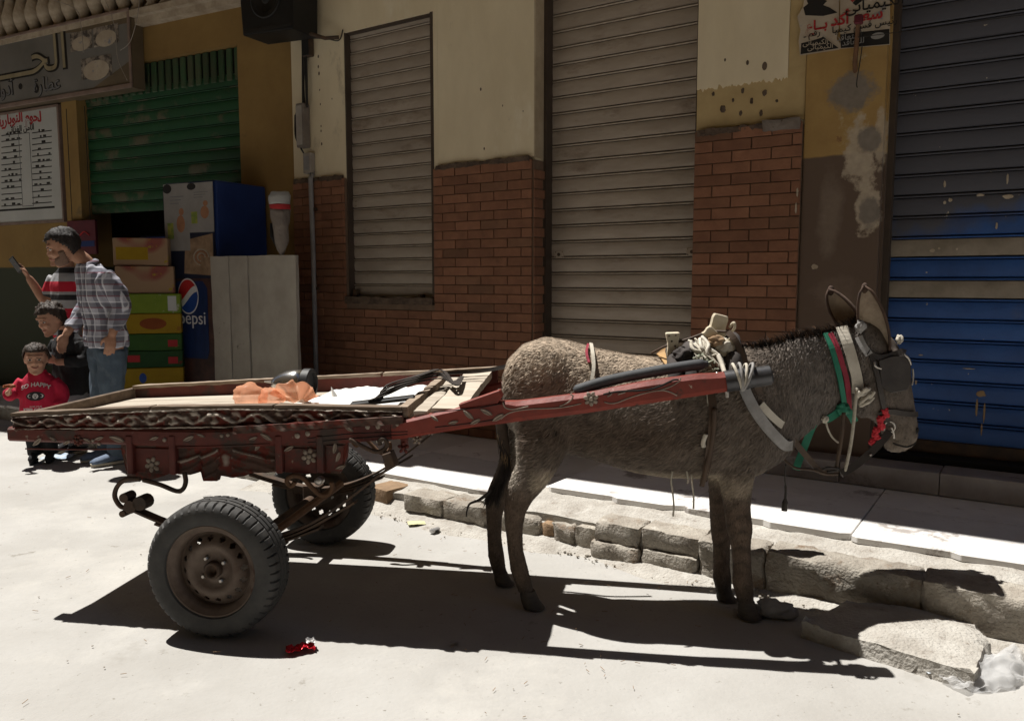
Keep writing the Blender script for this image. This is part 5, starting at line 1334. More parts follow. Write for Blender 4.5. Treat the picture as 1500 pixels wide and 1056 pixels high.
MB().tube([(-0.045, -0.54, 0.268), (-0.045, 0.54, 0.268)], 0.028, 14).build('axle', 'iron', cart, smooth=True)
MB().tube([(-0.02, -0.30, 0.26), (0.22, 0.10, 0.44)], 0.018, 8).build('stay_bar', 'rust_brown', cart)

# ---- wheels
WR, TW = 0.269, 0.165
def tyre_mesh():
    n = 288
    # (radius, across) from outer bead over the tread to the inner bead; outer side = -y
    prof = [(0.178, -0.062, 0), (0.186, -0.076, 0), (0.205, -0.0825, 0), (0.228, -0.083, 0), (0.246, -0.079, 0), (0.2545, -0.0735, 1), (0.262, -0.066, 1), (0.2665, -0.056, 1), (0.268, -0.036, 1), (0.268, -0.030, 0),
            (0.261, -0.0285, 0), (0.261, -0.0245, 0), (0.2688, -0.023, 0), (0.269, -0.004, 2), (0.262, -0.0025, 0), (0.262, 0.0025, 0), (0.269, 0.004, 2), (0.2688, 0.023, 0), (0.261, 0.0245, 0), (0.261, 0.0285, 0),
            (0.268, 0.030, 0), (0.268, 0.036, 1), (0.2665, 0.056, 1), (0.262, 0.066, 1), (0.2545, 0.0735, 1), (0.246, 0.079, 0), (0.228, 0.083, 0), (0.205, 0.0825, 0), (0.186, 0.076, 0), (0.178, 0.062, 0), (0.172, 0.05, 0), (0.172, -0.05, 0)]
    rs = []
    for r, y, g in prof:
        ring = []
        for j in range(n):
            a = 2*math.pi*j/n; rr = r
            if g == 1 and j % 6 == 0: rr -= 0.008
            if g == 2 and (j + 3) % 12 == 0: rr -= 0.004
            ring.append((rr*math.cos(a), y, rr*math.sin(a)))
        rs.append(ring)
    me = MB().rings(rs, caps=False, closed=True).mesh('tyre')
    me.polygons.foreach_set('use_smooth', [True]*len(me.polygons)); me.set_sharp_from_angle(angle=R(32))
    return me
def rim_disc():
    """pressed steel disc with sixteen slots right through"""
    NS, SUB = 16, 8; n = NS*SUB
    prof = [(0.026, -0.036), (0.045, -0.037), (0.062, -0.032), (0.075, -0.045), (0.090, -0.052), (0.104, -0.051), (0.113, -0.045), (0.119, -0.040), (0.128, -0.033), (0.134, -0.026), (0.142, -0.020), (0.150, -0.020)]
    slot = (6, 9)
    g = MB(); vs = []
    for r, y in prof:
        for j in range(n):
            a = 2*math.pi*j/n; vs.append((r*math.cos(a), y, r*math.sin(a)))
    fs = []
    for i in range(len(prof)-1):
        for j in range(n):
            k = j % SUB
            if slot[0] <= i < slot[1]:
                wide = (2, 6) if i == slot[0] + 1 else (3, 5)
                if wide[0] <= k < wide[1]: continue
            fs.append((i*n+j, i*n+(j+1) % n, (i+1)*n+(j+1) % n, (i+1)*n+j))
    g.add(vs, fs)
    back = [(x, y + 0.004, z) for x, y, z in vs]
    g.add(back, [f[::-1] for f in fs])
    return g.mesh('disc', smooth=True, fix=False)
def rim_barrel():
    prof = [(0.150, 0.010), (0.152, -0.030), (0.160, -0.052), (0.172, -0.056), (0.181, -0.060), (0.184, -0.066), (0.180, -0.070), (0.174, -0.066), (0.170, -0.060), (0.157, -0.056), (0.148, -0.032), (0.146, 0.010), (0.150, 0.06), (0.176, 0.064), (0.180, 0.066), (0.176, 0.06), (0.154, 0.055)]
    return MB().rings([[(r*math.cos(2*math.pi*j/96), y, r*math.sin(2*math.pi*j/96)) for j in range(96)] for r, y in prof], caps=False, closed=True).mesh('barrel', smooth=True)
TY, RD, RB = tyre_mesh(), rim_disc(), rim_barrel()
for sy, spin in ((-1, 0.1), (1, 0.33)):
    w = empty('wheel', T(-0.045, sy*0.555, WR - 0.002, R(180) if sy > 0 else 0), parent=cart)
    m_ = T(0, 0, 0, 0, 0, spin)
    link('tyre', TY, 'tyre', w, m_)
    rimo = link('rim', RB, 'rim', w, m_)
    link('wheel_disc', RD, 'rim', w, m_)
    MB().lathe([(0.034, 0.03), (0.034, 0.058), (0.028, 0.064), (0.022, 0.058), (0.020, 0.04)], 20, T(0, 0, 0, 0, R(90))).build('hub', 'iron', w, smooth=True)
    for k in range(4):
        a = math.pi/2*k + 0.5 + spin
        MB().lathe([(0.0095, 0.030), (0.0095, 0.046), (0.006, 0.050)], 6, T(0.052*math.cos(a), 0, 0.052*math.sin(a), 0, R(90))).build('nut', 'nut', w)

# ================================================================== LOAD ON THE CART
def local(name, label, cat, x, y, z=None, rz=0.0):
    return empty(name, CART.mat() @ T(x, y, bed_z(x, y) + 0.002 if z is None else z, rz), label, cat)
# knotted orange bag
ob = local('carrier_bag', 'thin orange plastic bag knotted and puffed up on the cart bed', 'bag', -0.02, -0.10)
def puff(c, r, seed, amp=0.25):
    g = MB().ball((0, 0, 0), 1.0, 30, 20); out = []
    for p in g.v:
        q = Vector(p); k = 1 + amp*noise.noise(q*1.7 + Vector((seed, 0, 0))) + amp*0.35*noise.noise(q*5 + Vector((0, seed, 0)))
        out.append((c[0] + q.x*r[0]*k, c[1] + q.y*r[1]*k, max(0.001, c[2] + q.z*r[2]*k)))
    g.v = out; return g
puff((-0.10, 0, 0.050), (0.075, 0.06, 0.055), 1).build('bag_body', 'orange_film', ob, smooth=True)
puff((0.0, 0.01, 0.045), (0.06, 0.055, 0.045), 2).build('bag_body', 'orange_film', ob, smooth=True)
ear = MB()
def fan(a, b):
    th = R(25 + 130*a); rr = 0.02 + 0.105*b
    return (0.135 - rr*math.cos(th)*1.0 - 0.02*b, -0.02 + 0.02*math.sin(a*19)*b, 0.018 + rr*math.sin(th)*0.85 + 0.006*math.sin(a*31)*b)
ear.grid(40, 10, fan)
eo = ear.build('bag_ear', 'orange_film', ob, smooth=True)
md = eo.modifiers.new('thick', 'SOLIDIFY'); md.thickness = 0.0015
puff((0.155, -0.02, 0.022), (0.035, 0.02, 0.018), 4, 0.4).build('knot', 'paper_old', ob, smooth=True)
# dented silver canister with black collar
cx_, cz_ = ct(432, 545, 0.16)
cn_ = local('metal_canister', 'shiny metal canister with black collar lying at the far rail', 'canister', cx_, 0.16)
pr = [(0.004, -0.115), (0.022, -0.112), (0.040, -0.085), (0.058, -0.045), (0.066, 0.0), (0.067, 0.05)]
ax = T(0, 0, 0.069, 0, 0, R(90))
MB().lathe(pr, 28, ax).build('shell', 'chrome', cn_, smooth=True)
autosmooth(MB().lathe([(0.069, 0.046), (0.073, 0.048), (0.073, 0.082), (0.068, 0.086), (0.055, 0.086), (0.052, 0.070), (0.0, 0.070)], 28, ax).build('collar', 'black_plastic', cn_))
MB().tube([(-0.105, -0.01, 0.075), (-0.145, -0.02, 0.078)], [0.006, 0.003], 8).build('spout', 'chrome', cn_)
# white padded sheet
ws = local('foam_sheet', 'torn white foam sheet spread on the cart bed', 'sheet', 0.0, 0.0, 0.0)
def foam(a, b):
    x = 0.10 + 0.53*a + 0.03*noise.noise(Vector((b*4, 1, 0)))*(1-a); y = -0.20 + 0.50*b + 0.02*noise.noise(Vector((a*5, 2, 0)))
    e = min(1, min(a, 1-a, b, 1-b)*9)
    return (x, y, bed_z(x, y) + 0.004 + e*(0.026 + 0.014*noise.noise(Vector((x*9, y*9, 3))) + 0.008*noise.noise(Vector((x*28, y*28, 1)))))
MB().grid(60, 40, foam).build('foam', 'white_sheet', ws, smooth=True)
puff((0.13, -0.17, bed_z(0.13, -0.17) + 0.01), (0.05, 0.03, 0.02), 6, 0.5).build('torn_edge', 'white_sheet', ws, smooth=True)
MB().add([(0.22, 0.0, bed_z(0.22, 0) + 0.02), (0.25, 0.02, bed_z(0.22, 0) + 0.02), (0.215, 0.01, bed_z(0.22, 0) + 0.075), (0.235, -0.01, bed_z(0.22, 0) + 0.02)], [(0, 1, 2), (1, 3, 2), (3, 0, 2)]).build('torn_edge', 'white_sheet', ws)
# driving lines and black board piled on the front of the bed
st = local('whip_board', 'black padded board lying at the front of the cart bed', 'board', 0.52, -0.20)
MB().box(-0.13, 0.14, -0.03, 0.03, 0.030, 0.048).build('board', 'black_plastic', st, T(0, 0, 0, R(12), 0, R(-6)), bevel=0.006)
ln = empty('rein_coil', CART.mat(), 'coil of black leather reins trailing over the front planks', 'reins')
for k in range(4):
    o_ = 0.012*k
    P_ = [(0.47 + o_, -0.24 + 0.02*k, 0.885), (0.53, -0.20 + 0.01*k, 0.905 + o_), (0.60 + o_, -0.08, 0.935 + o_), (0.70, 0.02 + 0.03*k, 0.950 + o_*0.8), (0.76 + 0.02*k, 0.0 - 0.05*k, 0.945), (0.80, -0.05 + 0.05*k, 0.940 + 0.004*k)]
    MB().strap(bez(P_, 7), 0.018, 0.005, (0.2, 0.2, 1)).build('rein', 'leather', ln)
for k in range(3):
    P_ = [(0.62, -0.02 + 0.04*k, 0.945), (0.72, 0.08 + 0.04*k, 0.962), (0.86, 0.12 + 0.06*k, 0.968), (0.97, 0.10 + 0.07*k, 0.988), (1.08, 0.05 + 0.09*k, 1.015), (1.25, 0.02 + 0.12*k, 1.03)]
    MB().strap(bez(P_, 7), 0.014, 0.005, (0, 0.3, 1)).build('rein', 'leather', ln)

# ================================================================== THE DONKEY
def colour_by(name, rough=0.85, rand_amt=0.25, sheen=0.0):
    mt = bpy.data.materials.new(name); mt.use_nodes = True; nt = mt.node_tree; N, L = nt.nodes, nt.links
    b = N['Principled BSDF']; b.inputs['Roughness'].default_value = rough; b.inputs['Specular IOR Level'].default_value = 0.25
    if sheen: b.inputs['Sheen Weight'].default_value = sheen
    a = N.new('ShaderNodeAttribute'); a.attribute_name = 'coat'
    tc = N.new('ShaderNodeTexCoord'); nz = N.new('ShaderNodeTexNoise'); nz.inputs['Scale'].default_value = 26; nz.inputs['Detail'].default_value = 6
    L.new(tc.outputs['Object'], nz.inputs['Vector'])
    mr = N.new('ShaderNodeMapRange'); mr.inputs[1].default_value = 0.3; mr.inputs[2].default_value = 0.7; mr.inputs[3].default_value = 1 - rand_amt; mr.inputs[4].default_value = 1 + rand_amt
    L.new(nz.outputs[0], mr.inputs[0])
    hs = N.new('ShaderNodeHueSaturation'); L.new(mr.outputs[0], hs.inputs['Value']); L.new(a.outputs['Color'], hs.inputs['Color']); L.new(hs.outputs[0], b.inputs['Base Color'])
    nb = N.new('ShaderNodeTexNoise'); nb.inputs['Scale'].default_value = 160; L.new(tc.outputs['Object'], nb.inputs['Vector'])
    bp = N.new('ShaderNodeBump'); bp.inputs['Strength'].default_value = 0.4; bp.inputs['Distance'].default_value = 0.004; L.new(nb.outputs[0], bp.inputs['Height']); L.new(bp.outputs[0], b.inputs['Normal'])
    MAT[name] = mt
colour_by('hide')
mk('hoof', (0.055, 0.045, 0.038), (0.09, 0.075, 0.06), scale=20, rough=0.7, bump=0.3, stretch=(1, 1, 4))
mk('white_strap', (0.58, 0.54, 0.46), (0.44, 0.40, 0.33), scale=10, rough=0.85, bump=0.4, bscale=80)
mk('grey_strap', (0.33, 0.32, 0.31), (0.22, 0.21, 0.20), scale=10, rough=0.7, bump=0.3, bscale=80)
mk('brown_leather', (0.085, 0.055, 0.036), (0.055, 0.036, 0.024), scale=12, rough=0.6, bump=0.25)
mk('tan_leather', (0.45, 0.28, 0.12), (0.36, 0.21, 0.085), scale=8, rough=0.7, bump=0.2)
mk('saddle_wood', (0.56, 0.50, 0.38), (0.42, 0.36, 0.26), scale=9, rough=0.8, bump=0.4, bscale=50)
mk('rope', (0.50, 0.46, 0.38), (0.34, 0.31, 0.25), scale=30, rough=0.9, bump=0.8, bscale=140)
mk('rope_green', (0.36, 0.37, 0.28), (0.24, 0.25, 0.19), scale=30, rough=0.9, bump=0.8, bscale=140)
mk('dark_cloth', (0.045, 0.038, 0.036), (0.075, 0.065, 0.06), scale=9, rough=0.9, bump=0.4)
mk('cloth_tan', (0.36, 0.25, 0.15), (0.26, 0.17, 0.10), scale=9, rough=0.9, bump=0.4)
mk('green_ribbon', (0.03, 0.21, 0.13), (0.022, 0.15, 0.09), scale=9, rough=0.6, bump=0.15)
mk('red_ribbon', (0.33, 0.035, 0.06), (0.22, 0.025, 0.04), scale=14, rough=0.7, bump=0.4, bscale=90)
mk('red_rag', (0.55, 0.03, 0.045), (0.42, 0.02, 0.03), scale=9, rough=0.6, bump=0.3)
mk('foam_tube', (0.065, 0.068, 0.073), (0.045, 0.047, 0.05), scale=12, rough=0.7, bump=0.15)

DY = -0.03
D0 = Vector((1.45, DY, 0))
def head_turn(u): return 0.21*max(0.0, min(1.0, (u - 1110)/230.0))     # neck and head bend away towards the shops
def dpt(u, v, y=DY):
    y = y + head_turn(u)
    x, z = CART.at(u, v, -y); return Vector((x, y, z))
body = MB()
def ringpair(a, b, w, y=DY, n=22, sq=0.92, ex=0.0):
    p, q = dpt(a[0], a[1], y), dpt(b[0], b[1], y)
    c = (p + q)/2; up = (p - q)/2
    out = []
    for j in range(n):
        t = 2*math.pi*j/n; ct_, st_ = math.cos(t), math.sin(t)
        ww = w*(1 - 0.12*st_)                          # deeper low, narrower over the spine
        out.append(c + up*(math.copysign(abs(st_)**sq, st_)) + Vector((0, 1, 0))*(ww*math.copysign(abs(ct_)**sq, ct_)))
    return out
body.rings([ringpair(*s) for s in [
    ((737, 548), (739, 590), .05), ((747, 523), (747, 622), .125), ((768, 503), (772, 648), .178), ((800, 493), (808, 660), .200), ((835, 499), (843, 664), .200),
    ((872, 510), (880, 674), .205), ((920, 519), (930, 689), .222), ((970, 524), (980, 697), .225), ((1020, 522), (1030, 698), .210), ((1062, 513), (1072, 697), .188),
    ((1093, 506), (1110, 694), .168), ((1118, 506), (1146, 672), .135), ((1138, 514), (1168, 645), .09)]])
body.rings([ringpair(*s) for s in [((1085, 512), (1125, 682), .12), ((1128, 503), (1172, 640), .108), ((1168, 493), (1205, 616), .088), ((1205, 487), (1234, 602), .074), ((1238, 477), (1258, 595), .070), ((1262, 478), (1272, 580), .060)]])
HY = DY - 0.012
body.rings([ringpair(*s, HY) for s in [((1263, 466), (1248, 500), .045), ((1288, 474), (1243, 548), .078), ((1312, 500), (1248, 590), .094), ((1326, 530), (1258, 606), .090), ((1335, 565), (1277, 614), .070), ((1340, 595), (1290, 628), .056), ((1344, 618), (1294, 646), .058), ((1345, 637), (1300, 657), .056), ((1338, 652), (1312, 663), .036)]])
def leg(rows, y):
    """rows: (u, v, half length along the body, half width)"""
    rs = []
    for u, v, a, b, *dy in rows:
        c = dpt(u, v, y + (dy[0] if dy else 0)); rs.append(oval(c, a*(1.20 if v > 690 else 1.0), b*(1.18 if v > 690 else 1.0), (1, 0, 0), (0, 1, 0), 18, 0.92))
    body.rings(rs)
NHY, FHY, NFY, FFY = DY - 0.125, DY + 0.115, DY - 0.105, DY + 0.075
leg([(806, 560, .15, .06, .03), (806, 600, .155, .095, .02), (801, 640, .125, .092), (790, 676, .092, .075), (774, 708, .068, .056), (760, 732, .050, .042), (754, 750, .040, .036), (753, 775, .031, .030), (755, 805, .028, .028), (761, 835, .033, .032), (768, 858, .029, .029), (771, 868, .028, .028)], NHY)
leg([(790, 570, .14, .06, -.03), (785, 610, .14, .085, -.02), (772, 650, .105, .080), (752, 688, .075, .06), (735, 715, .052, .044), (727, 733, .042, .036), (724, 755, .032, .030), (724, 785, .028, .027), (727, 815, .032, .031), (731, 834, .028, .028), (733, 842, .027, .027)], FHY)
leg([(1088, 590, .10, .045, .03), (1085, 640, .10, .068, .01), (1081, 685, .072, .062), (1078, 715, .052, .052), (1080, 745, .044, .044), (1083, 772, .045, .045), (1085, 795, .034, .036), (1087, 830, .031, .031), (1088, 855, .036, .035), (1091, 874, .030, .030), (1093, 884, .030, .030)], NFY)
leg([(1072, 600, .10, .045, -.03), (1068, 650, .09, .06), (1060, 690, .062, .055), (1057, 720, .046, .046), (1057, 750, .042, .042), (1057, 775, .040, .040), (1057, 800, .031, .031), (1057, 830, .030, .030), (1058, 848, .034, .034), (1060, 862, .029, .029), (1061, 870, .029, .029)], FFY)
# muzzle, jaw, eye swell, shoulder and haunch masses
for (u, v, y, r) in ((1308, 652, HY, (.038, .046, .030)), (1268, 590, HY - 0.03, (.055, .045, .060)), (1268, 590, HY + 0.03, (.055, .045, .060)), (1308, 520, HY - 0.060, (.035, .028, .025)), (1308, 520, HY + 0.060, (.035, .028, .025)), (1338, 632, HY - 0.028, (.022, .022, .022)), (1338, 632, HY + 0.028, (.022, .022, .022)),
                     (1095, 610, DY - 0.105, (.11, .06, .20)), (1095, 610, DY + 0.105, (.11, .06, .20)), (795, 570, DY - 0.11, (.17, .085, .19)), (795, 570, DY + 0.11, (.17, .085, .19)), (1140, 640, DY - 0.05, (.07, .06, .09)), (1140, 640, DY + 0.05, (.07, .06, .09))):
    body.ball(dpt(u, v, y), r, 16, 10)
bme = remesh(body, 0.0115, 7, 0.5, 'body')
nv = len(bme.vertices)
co = np.empty(nv*3); bme.vertices.foreach_get('co', co); co = co.reshape(-1, 3)
nrm = np.empty(nv*3); bme.vertices.foreach_get('normal', nrm); nrm = nrm.reshape(-1, 3)
XZ = lambda u, v: dpt(u, v)
def coat_colour(P, Nn):
    """coat pattern of the animal, sun on back and shade on flank painted in: grey brown, pale belly, buttock and muzzle, dark dorsal line, barred legs"""
    n = len(P); C = np.tile(np.array([0.152, 0.122, 0.098]), (n, 1))
    x, y, z = P[:, 0], P[:, 1] - DY, P[:, 2]
    def mix(c, w):
        w = np.clip(w, 0, 1)[:, None]; C[:] = C*(1-w) + np.array(c)*w
    # greyer neck
    mix((0.150, 0.130, 0.114), (x - 2.02)/0.25)
    # sunlight on rump and back, painted into the coat as a paler tone
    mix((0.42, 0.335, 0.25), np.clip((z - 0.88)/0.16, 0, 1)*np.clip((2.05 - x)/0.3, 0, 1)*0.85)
    # shade on the flank, painted in as a darker brown
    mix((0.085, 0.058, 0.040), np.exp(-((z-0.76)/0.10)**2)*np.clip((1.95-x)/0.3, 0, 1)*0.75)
    # pale belly
    mix((0.42, 0.35, 0.26), np.clip((0.625 - z)/0.05, 0, 1)*np.clip((-Nn[:, 2] + 0.25)*1.8, 0, 1)*(x > 1.15)*(x < 2.2)*np.clip((z-0.50)/0.03, 0, 1))
    # legs
    lw = np.clip((0.56 - z)/0.10, 0, 1)
    mix((0.112, 0.080, 0.058), lw)
    bars = (np.sin(z*95 + 3*np.sin(x*40)) > 0.72)*lw*(z > 0.22)*(x > 1.7)
    mix((0.075, 0.055, 0.042), bars*0.75)
    mix((0.07, 0.055, 0.045), np.clip((0.13 - z)/0.06, 0, 1))
    # pale inner buttock
    mix((0.46, 0.41, 0.34), np.exp(-((x-1.075)/0.025)**2)*np.clip((0.86-z)/0.05, 0, 1)*np.clip((z-0.52)/0.05, 0, 1)*0.9)
    # dorsal stripe
    mix((0.10, 0.065, 0.042), np.exp(-(y/0.022)**2)*np.clip(Nn[:, 2]*2, 0, 1)*(x < 2.1)*(z > 0.9)*0.6)
    # head: dark face, pale muzzle
    hx = (x - XZ(1262, 560).x); hd = np.clip((x - XZ(1255, 560).x)/0.08, 0, 1)
    mix((0.115, 0.092, 0.075), hd*0.8)
    mz = XZ(1325, 650)
    dm = np.sqrt((x-mz.x)**2 + (z-mz.z)**2)
    mix((0.165, 0.135, 0.108), np.clip((0.13 - dm)/0.06, 0, 1))
    for s_ in (-1, 1):
        ns = XZ(1340, 628); mix((0.05, 0.035, 0.03), np.exp(-(((x-ns.x)/0.014)**2 + ((z-ns.z)/0.020)**2))*0.95)
    return C
Cv = coat_colour(co, nrm)
at_ = bme.color_attributes.new('coat', 'FLOAT_COLOR', 'POINT')
at_.data.foreach_set('color', np.hstack([Cv, np.ones((nv, 1))]).ravel())
bme.calc_loop_triangles()
DBVH = BVHTree.FromPolygons([Vector(c) for c in co], [tuple(t.vertices) for t in bme.loop_triangles])
tri = np.empty(len(bme.loop_triangles)*3, dtype=np.int32); bme.loop_triangles.foreach_get('vertices', tri); tri = tri.reshape(-1, 3)
donkey = empty('donkey', CART.mat() @ Matrix.Translation(D0), 'grey brown donkey standing between the cart shafts', 'donkey')
inv0 = Matrix.Translation(-D0)
def dk(me): me.transform(inv0); return me
bodyo = link('body', dk(bme), 'hide', donkey)
# ---- fur: short lying tufts all over the hide
rng = np.random.default_rng(5)
def blades(name, P, Nn, Dr, Ln, Wd, C, mat='hide', parent=donkey, lift=0.3, curl=0.25):
    """tapered two-piece tufts; root P, surface normal Nn, lie direction Dr, length, width, colour"""
    n = len(P)
    Dr = Dr - Nn*np.sum(Dr*Nn, 1)[:, None]; Dr /= np.linalg.norm(Dr, axis=1)[:, None] + 1e-9
    S = np.cross(Nn, Dr)
    d1 = Dr + Nn*lift; d1 /= np.linalg.norm(d1, axis=1)[:, None]
    d2 = Dr + Nn*(lift - curl); d2 /= np.linalg.norm(d2, axis=1)[:, None]
    L_, W_ = Ln[:, None], Wd[:, None]
    a, b = P - S*W_*0.5, P + S*W_*0.5
    m = P + d1*L_*0.55
    c, d = m - S*W_*0.36, m + S*W_*0.36
    t = m + d2*L_*0.45
    V = np.stack([a, b, d, c, t], 1).reshape(-1, 3)
    me = bpy.data.meshes.new(name)
    k = np.arange(n)*5
    me.vertices.add(n*5); me.vertices.foreach_set('co', V.ravel())
    quads = np.stack([k, k+3, k+2, k+1], 1); tris = np.stack([k+2, k+3, k+4], 1)
    idx = np.concatenate([np.hstack([quads, tris]).ravel()])
    me.loops.add(n*7); me.loops.foreach_set('vertex_index', idx.astype(np.int32))
    ls = (np.arange(n)[:, None]*7 + np.array([0, 4])).ravel()
    me.polygons.add(n*2); me.polygons.foreach_set('loop_start', ls.astype(np.int32))
    me.update(calc_edges=True); me.validate()
    ca = me.color_attributes.new('coat', 'FLOAT_COLOR', 'POINT')
    CC = np.repeat(C, 5, axis=0); ca.data.foreach_set('color', np.hstack([CC, np.ones((n*5, 1))]).ravel())
    me.polygons.foreach_set('use_smooth', [True]*len(me.polygons))
    NN = np.repeat(Nn + rng.normal(0, 0.28, Nn.shape), 5, axis=0); NN /= np.linalg.norm(NN, axis=1)[:, None]
    me.normals_split_custom_set_from_vertices(NN.tolist())
    o = link(name, dk(me), mat, parent)
    return o
def sample(n, w=None):
    A, B, Cc = co[tri[:, 0]], co[tri[:, 1]], co[tri[:, 2]]
    ar = np.linalg.norm(np.cross(B-A, Cc-A), axis=1)
    if w is not None: ar = ar*w((A+B+Cc)/3)
    i = rng.choice(len(tri), n, p=ar/ar.sum()); r1, r2 = np.sqrt(rng.random(n)), rng.random(n)
    wa, wb, wc = (1-r1)[:, None], (r1*(1-r2))[:, None], (r1*r2)[:, None]
    P = A[i]*wa + B[i]*wb + Cc[i]*wc
    Nn = nrm[tri[i, 0]]*wa + nrm[tri[i, 1]]*wb + nrm[tri[i, 2]]*wc
    return P, Nn/np.linalg.norm(Nn, axis=1)[:, None]
Pf, Nf = sample(70000, lambda c: np.where(c[:, 1] < DY + 0.1, 1.0, 0.35))
Ff = np.tile(np.array([-0.75, 0.0, -0.55]), (len(Pf), 1))
neck = np.clip((Pf[:, 0] - 2.0)/0.2, 0, 1)[:, None]
Ff = Ff*(1-neck) + np.array([-0.35, 0.0, -0.9])*neck
legm = np.clip((0.55 - Pf[:, 2])/0.1, 0, 1)[:, None]; Ff = Ff*(1-legm) + np.array([-0.1, 0, -1.0])*legm
head = np.clip((Pf[:, 0] - XZ(1262, 560).x)/0.06, 0, 1)
wv = np.stack([np.sin(Pf[:, 2]*31 + Pf[:, 0]*17), np.zeros(len(Pf)), np.sin(Pf[:, 0]*27 + 2)], 1)*0.22
Ff = Ff + wv + rng.normal(0, 0.22, Ff.shape)
Lf = rng.uniform(0.011, 0.024, len(Pf))*(1 + 0.7*np.exp(-((Pf[:, 2]-0.72)/0.12)**2)*(1-legm[:, 0]))*(1 - 0.5*legm[:, 0])*(1 - 0.55*head)
Wf = rng.uniform(0.0022, 0.0042, len(Pf))*(1 - 0.35*head)
Cf = coat_colour(Pf, Nf)*rng.uniform(0.70, 1.35, (len(Pf), 1))
tag(blades('fur', Pf, Nf, Ff, Lf, Wf, Cf, lift=0.28), kind='stuff')
# ---- mane: dark upstanding hair along the crest, brown tuft between the ears
crest = [dpt(u, v) for u, v in ((1088, 511), (1110, 508), (1135, 504), (1165, 496), (1195, 491), (1220, 487), (1242, 476), (1262, 468))]
cp_ = bez(crest, 12); nm = 1500
ii = rng.integers(0, len(cp_)-1, nm)
Pm = np.array([cp_[i] for i in ii]) + rng.normal(0, 1, (nm, 3))*np.array([0.008, 0.014, 0.004]) - np.array([0, 0, 0.004])
tpos = ii/len(cp_)
Nm = np.tile(np.array([0.0, 0.0, 1.0]), (nm, 1)); Dm = np.tile(np.array([-0.6, -0.25, 0.3]), (nm, 1)) + rng.normal(0, 0.35, (nm, 3))
Lm = rng.uniform(0.025, 0.055, nm)*(0.8 + 0.6*np.sin(tpos*math.pi))
Cm = np.where(rng.random((nm, 1)) < 0.7, np.array([[0.022, 0.018, 0.016]]), np.array([[0.13, 0.075, 0.045]]))*rng.uniform(0.7, 1.3, (nm, 1))
tag(blades('mane', Pm, Nm, Dm, Lm, np.full(nm, 0.0035), Cm, lift=1.0, curl=0.5), kind='stuff')
# ---- tail
tl = [dpt(u, v, DY + 0.01) for u, v in ((739, 572), (733, 600), (736, 635), (740, 665), (733, 695), (722, 720))]
tm = MB().tube(bez(tl, 8), [0.030 - 0.014*i/40 for i in range(41)], 12).mesh('tail', smooth=True)
ca = tm.color_attributes.new('coat', 'FLOAT_COLOR', 'POINT')
ca.data.foreach_set('color', np.hstack([np.tile(np.array([0.075, 0.055, 0.042]), (len(tm.vertices), 1)), np.ones((len(tm.vertices), 1))]).ravel())
tailo = link('tail', dk(tm), 'hide', donkey)
tp = bez(tl, 10); nt_ = 2200; ii = np.minimum((rng.random(nt_)**0.6*(len(tp)-1)).astype(int), len(tp)-2)
th_ = rng.random(nt_)*2*math.pi
Nt = np.stack([np.cos(th_), np.sin(th_), np.zeros(nt_)], 1); Pt = np.array([tp[i] for i in ii]) + Nt*0.018
Dt = np.array([tp[i+1]-tp[i] for i in ii]); Dt /= np.linalg.norm(Dt, axis=1)[:, None]
tf = (ii/len(tp))
Ct = np.where((rng.random((nt_, 1)) < 0.25) & (tf[:, None] < 0.6), np.array([[0.24, 0.16, 0.085]]), np.array([[0.030, 0.024, 0.021]]))*rng.uniform(0.7, 1.4, (nt_, 1))
tag(blades('tail_hair', Pt, Nt, Dt + rng.normal(0, 0.12, Dt.shape), rng.uniform(0.04, 0.07, nt_)*(0.6 + 0.9*tf), np.full(nt_, 0.004), Ct, lift=0.12, curl=0.1), kind='stuff')
MB().tube(bez([dpt(722, 718) - D0, dpt(708, 728) - D0, dpt(700, 733) - D0, dpt(688, 738) - D0, dpt(684, 748) - D0, dpt(683, 757) - D0], 5), [0.010 - 0.0075*i/25 for i in range(26)], 6).build('tail_wisp', 'leather', donkey, smooth=True)
# ---- ears: cupped, dark rimmed
mk('ear_inner', (0.44, 0.36, 0.27), (0.26, 0.20, 0.15), scale=14, rough=0.9, bump=0.5, bscale=90)
mk('ear_back', (0.13, 0.092, 0.066), (0.07, 0.048, 0.036), scale=10, rough=0.9, bump=0.5, bscale=90)
mk('ear_rim', (0.045, 0.030, 0.024), (0.09, 0.055, 0.038), scale=16, rough=0.9, bump=0.4)
def ear(base, tip, face, L_w, bend):
    """shell opening towards `face`"""
    b, t = Vector(base), Vector(tip); ax_ = (t-b); Lh = ax_.length; ax_.normalize()
    f = Vector(face); f = (f - ax_*f.dot(ax_)).normalized(); s = ax_.cross(f)
    def pt(a, h, th=0.0):
        w = L_w*(math.sin(math.pi*min(1, 0.20 + 0.80*h))**0.60 + 0.04) if h < 1 else 0.004
        ang = R(-115 + 230*a); open_ = 0.55 + 0.35*h
        r = w*(1 - th)
        return b + ax_*(Lh*h) + s*(r*math.sin(ang)*1.0) - f*(r*math.cos(ang)*open_) + f*bend*math.sin(h*math.pi) - D0
    e = empty('ear', Matrix.Identity(4), parent=donkey)
    n, m_ = 18, 16
    MB().grid(n, m_, lambda a, h: pt(a, h)).build('ear_shell', 'ear_back', e, smooth=True)
    MB().grid(n, m_, lambda a, h: pt(a*0.94 + 0.03, h*0.97, 0.14)).build('ear_lining', 'ear_inner', e, smooth=True)
    for a0 in (0.0, 1.0):
        MB().tube([pt(a0, h/12) for h in range(13)], [0.006]*12 + [0.003], 8).build('ear_edge', 'ear_rim', e, smooth=True)
    MB().ball(pt(0.5, 0.955), (0.014, 0.014, 0.022), 10, 8).build('ear_tip', 'ear_rim', e, smooth=True)
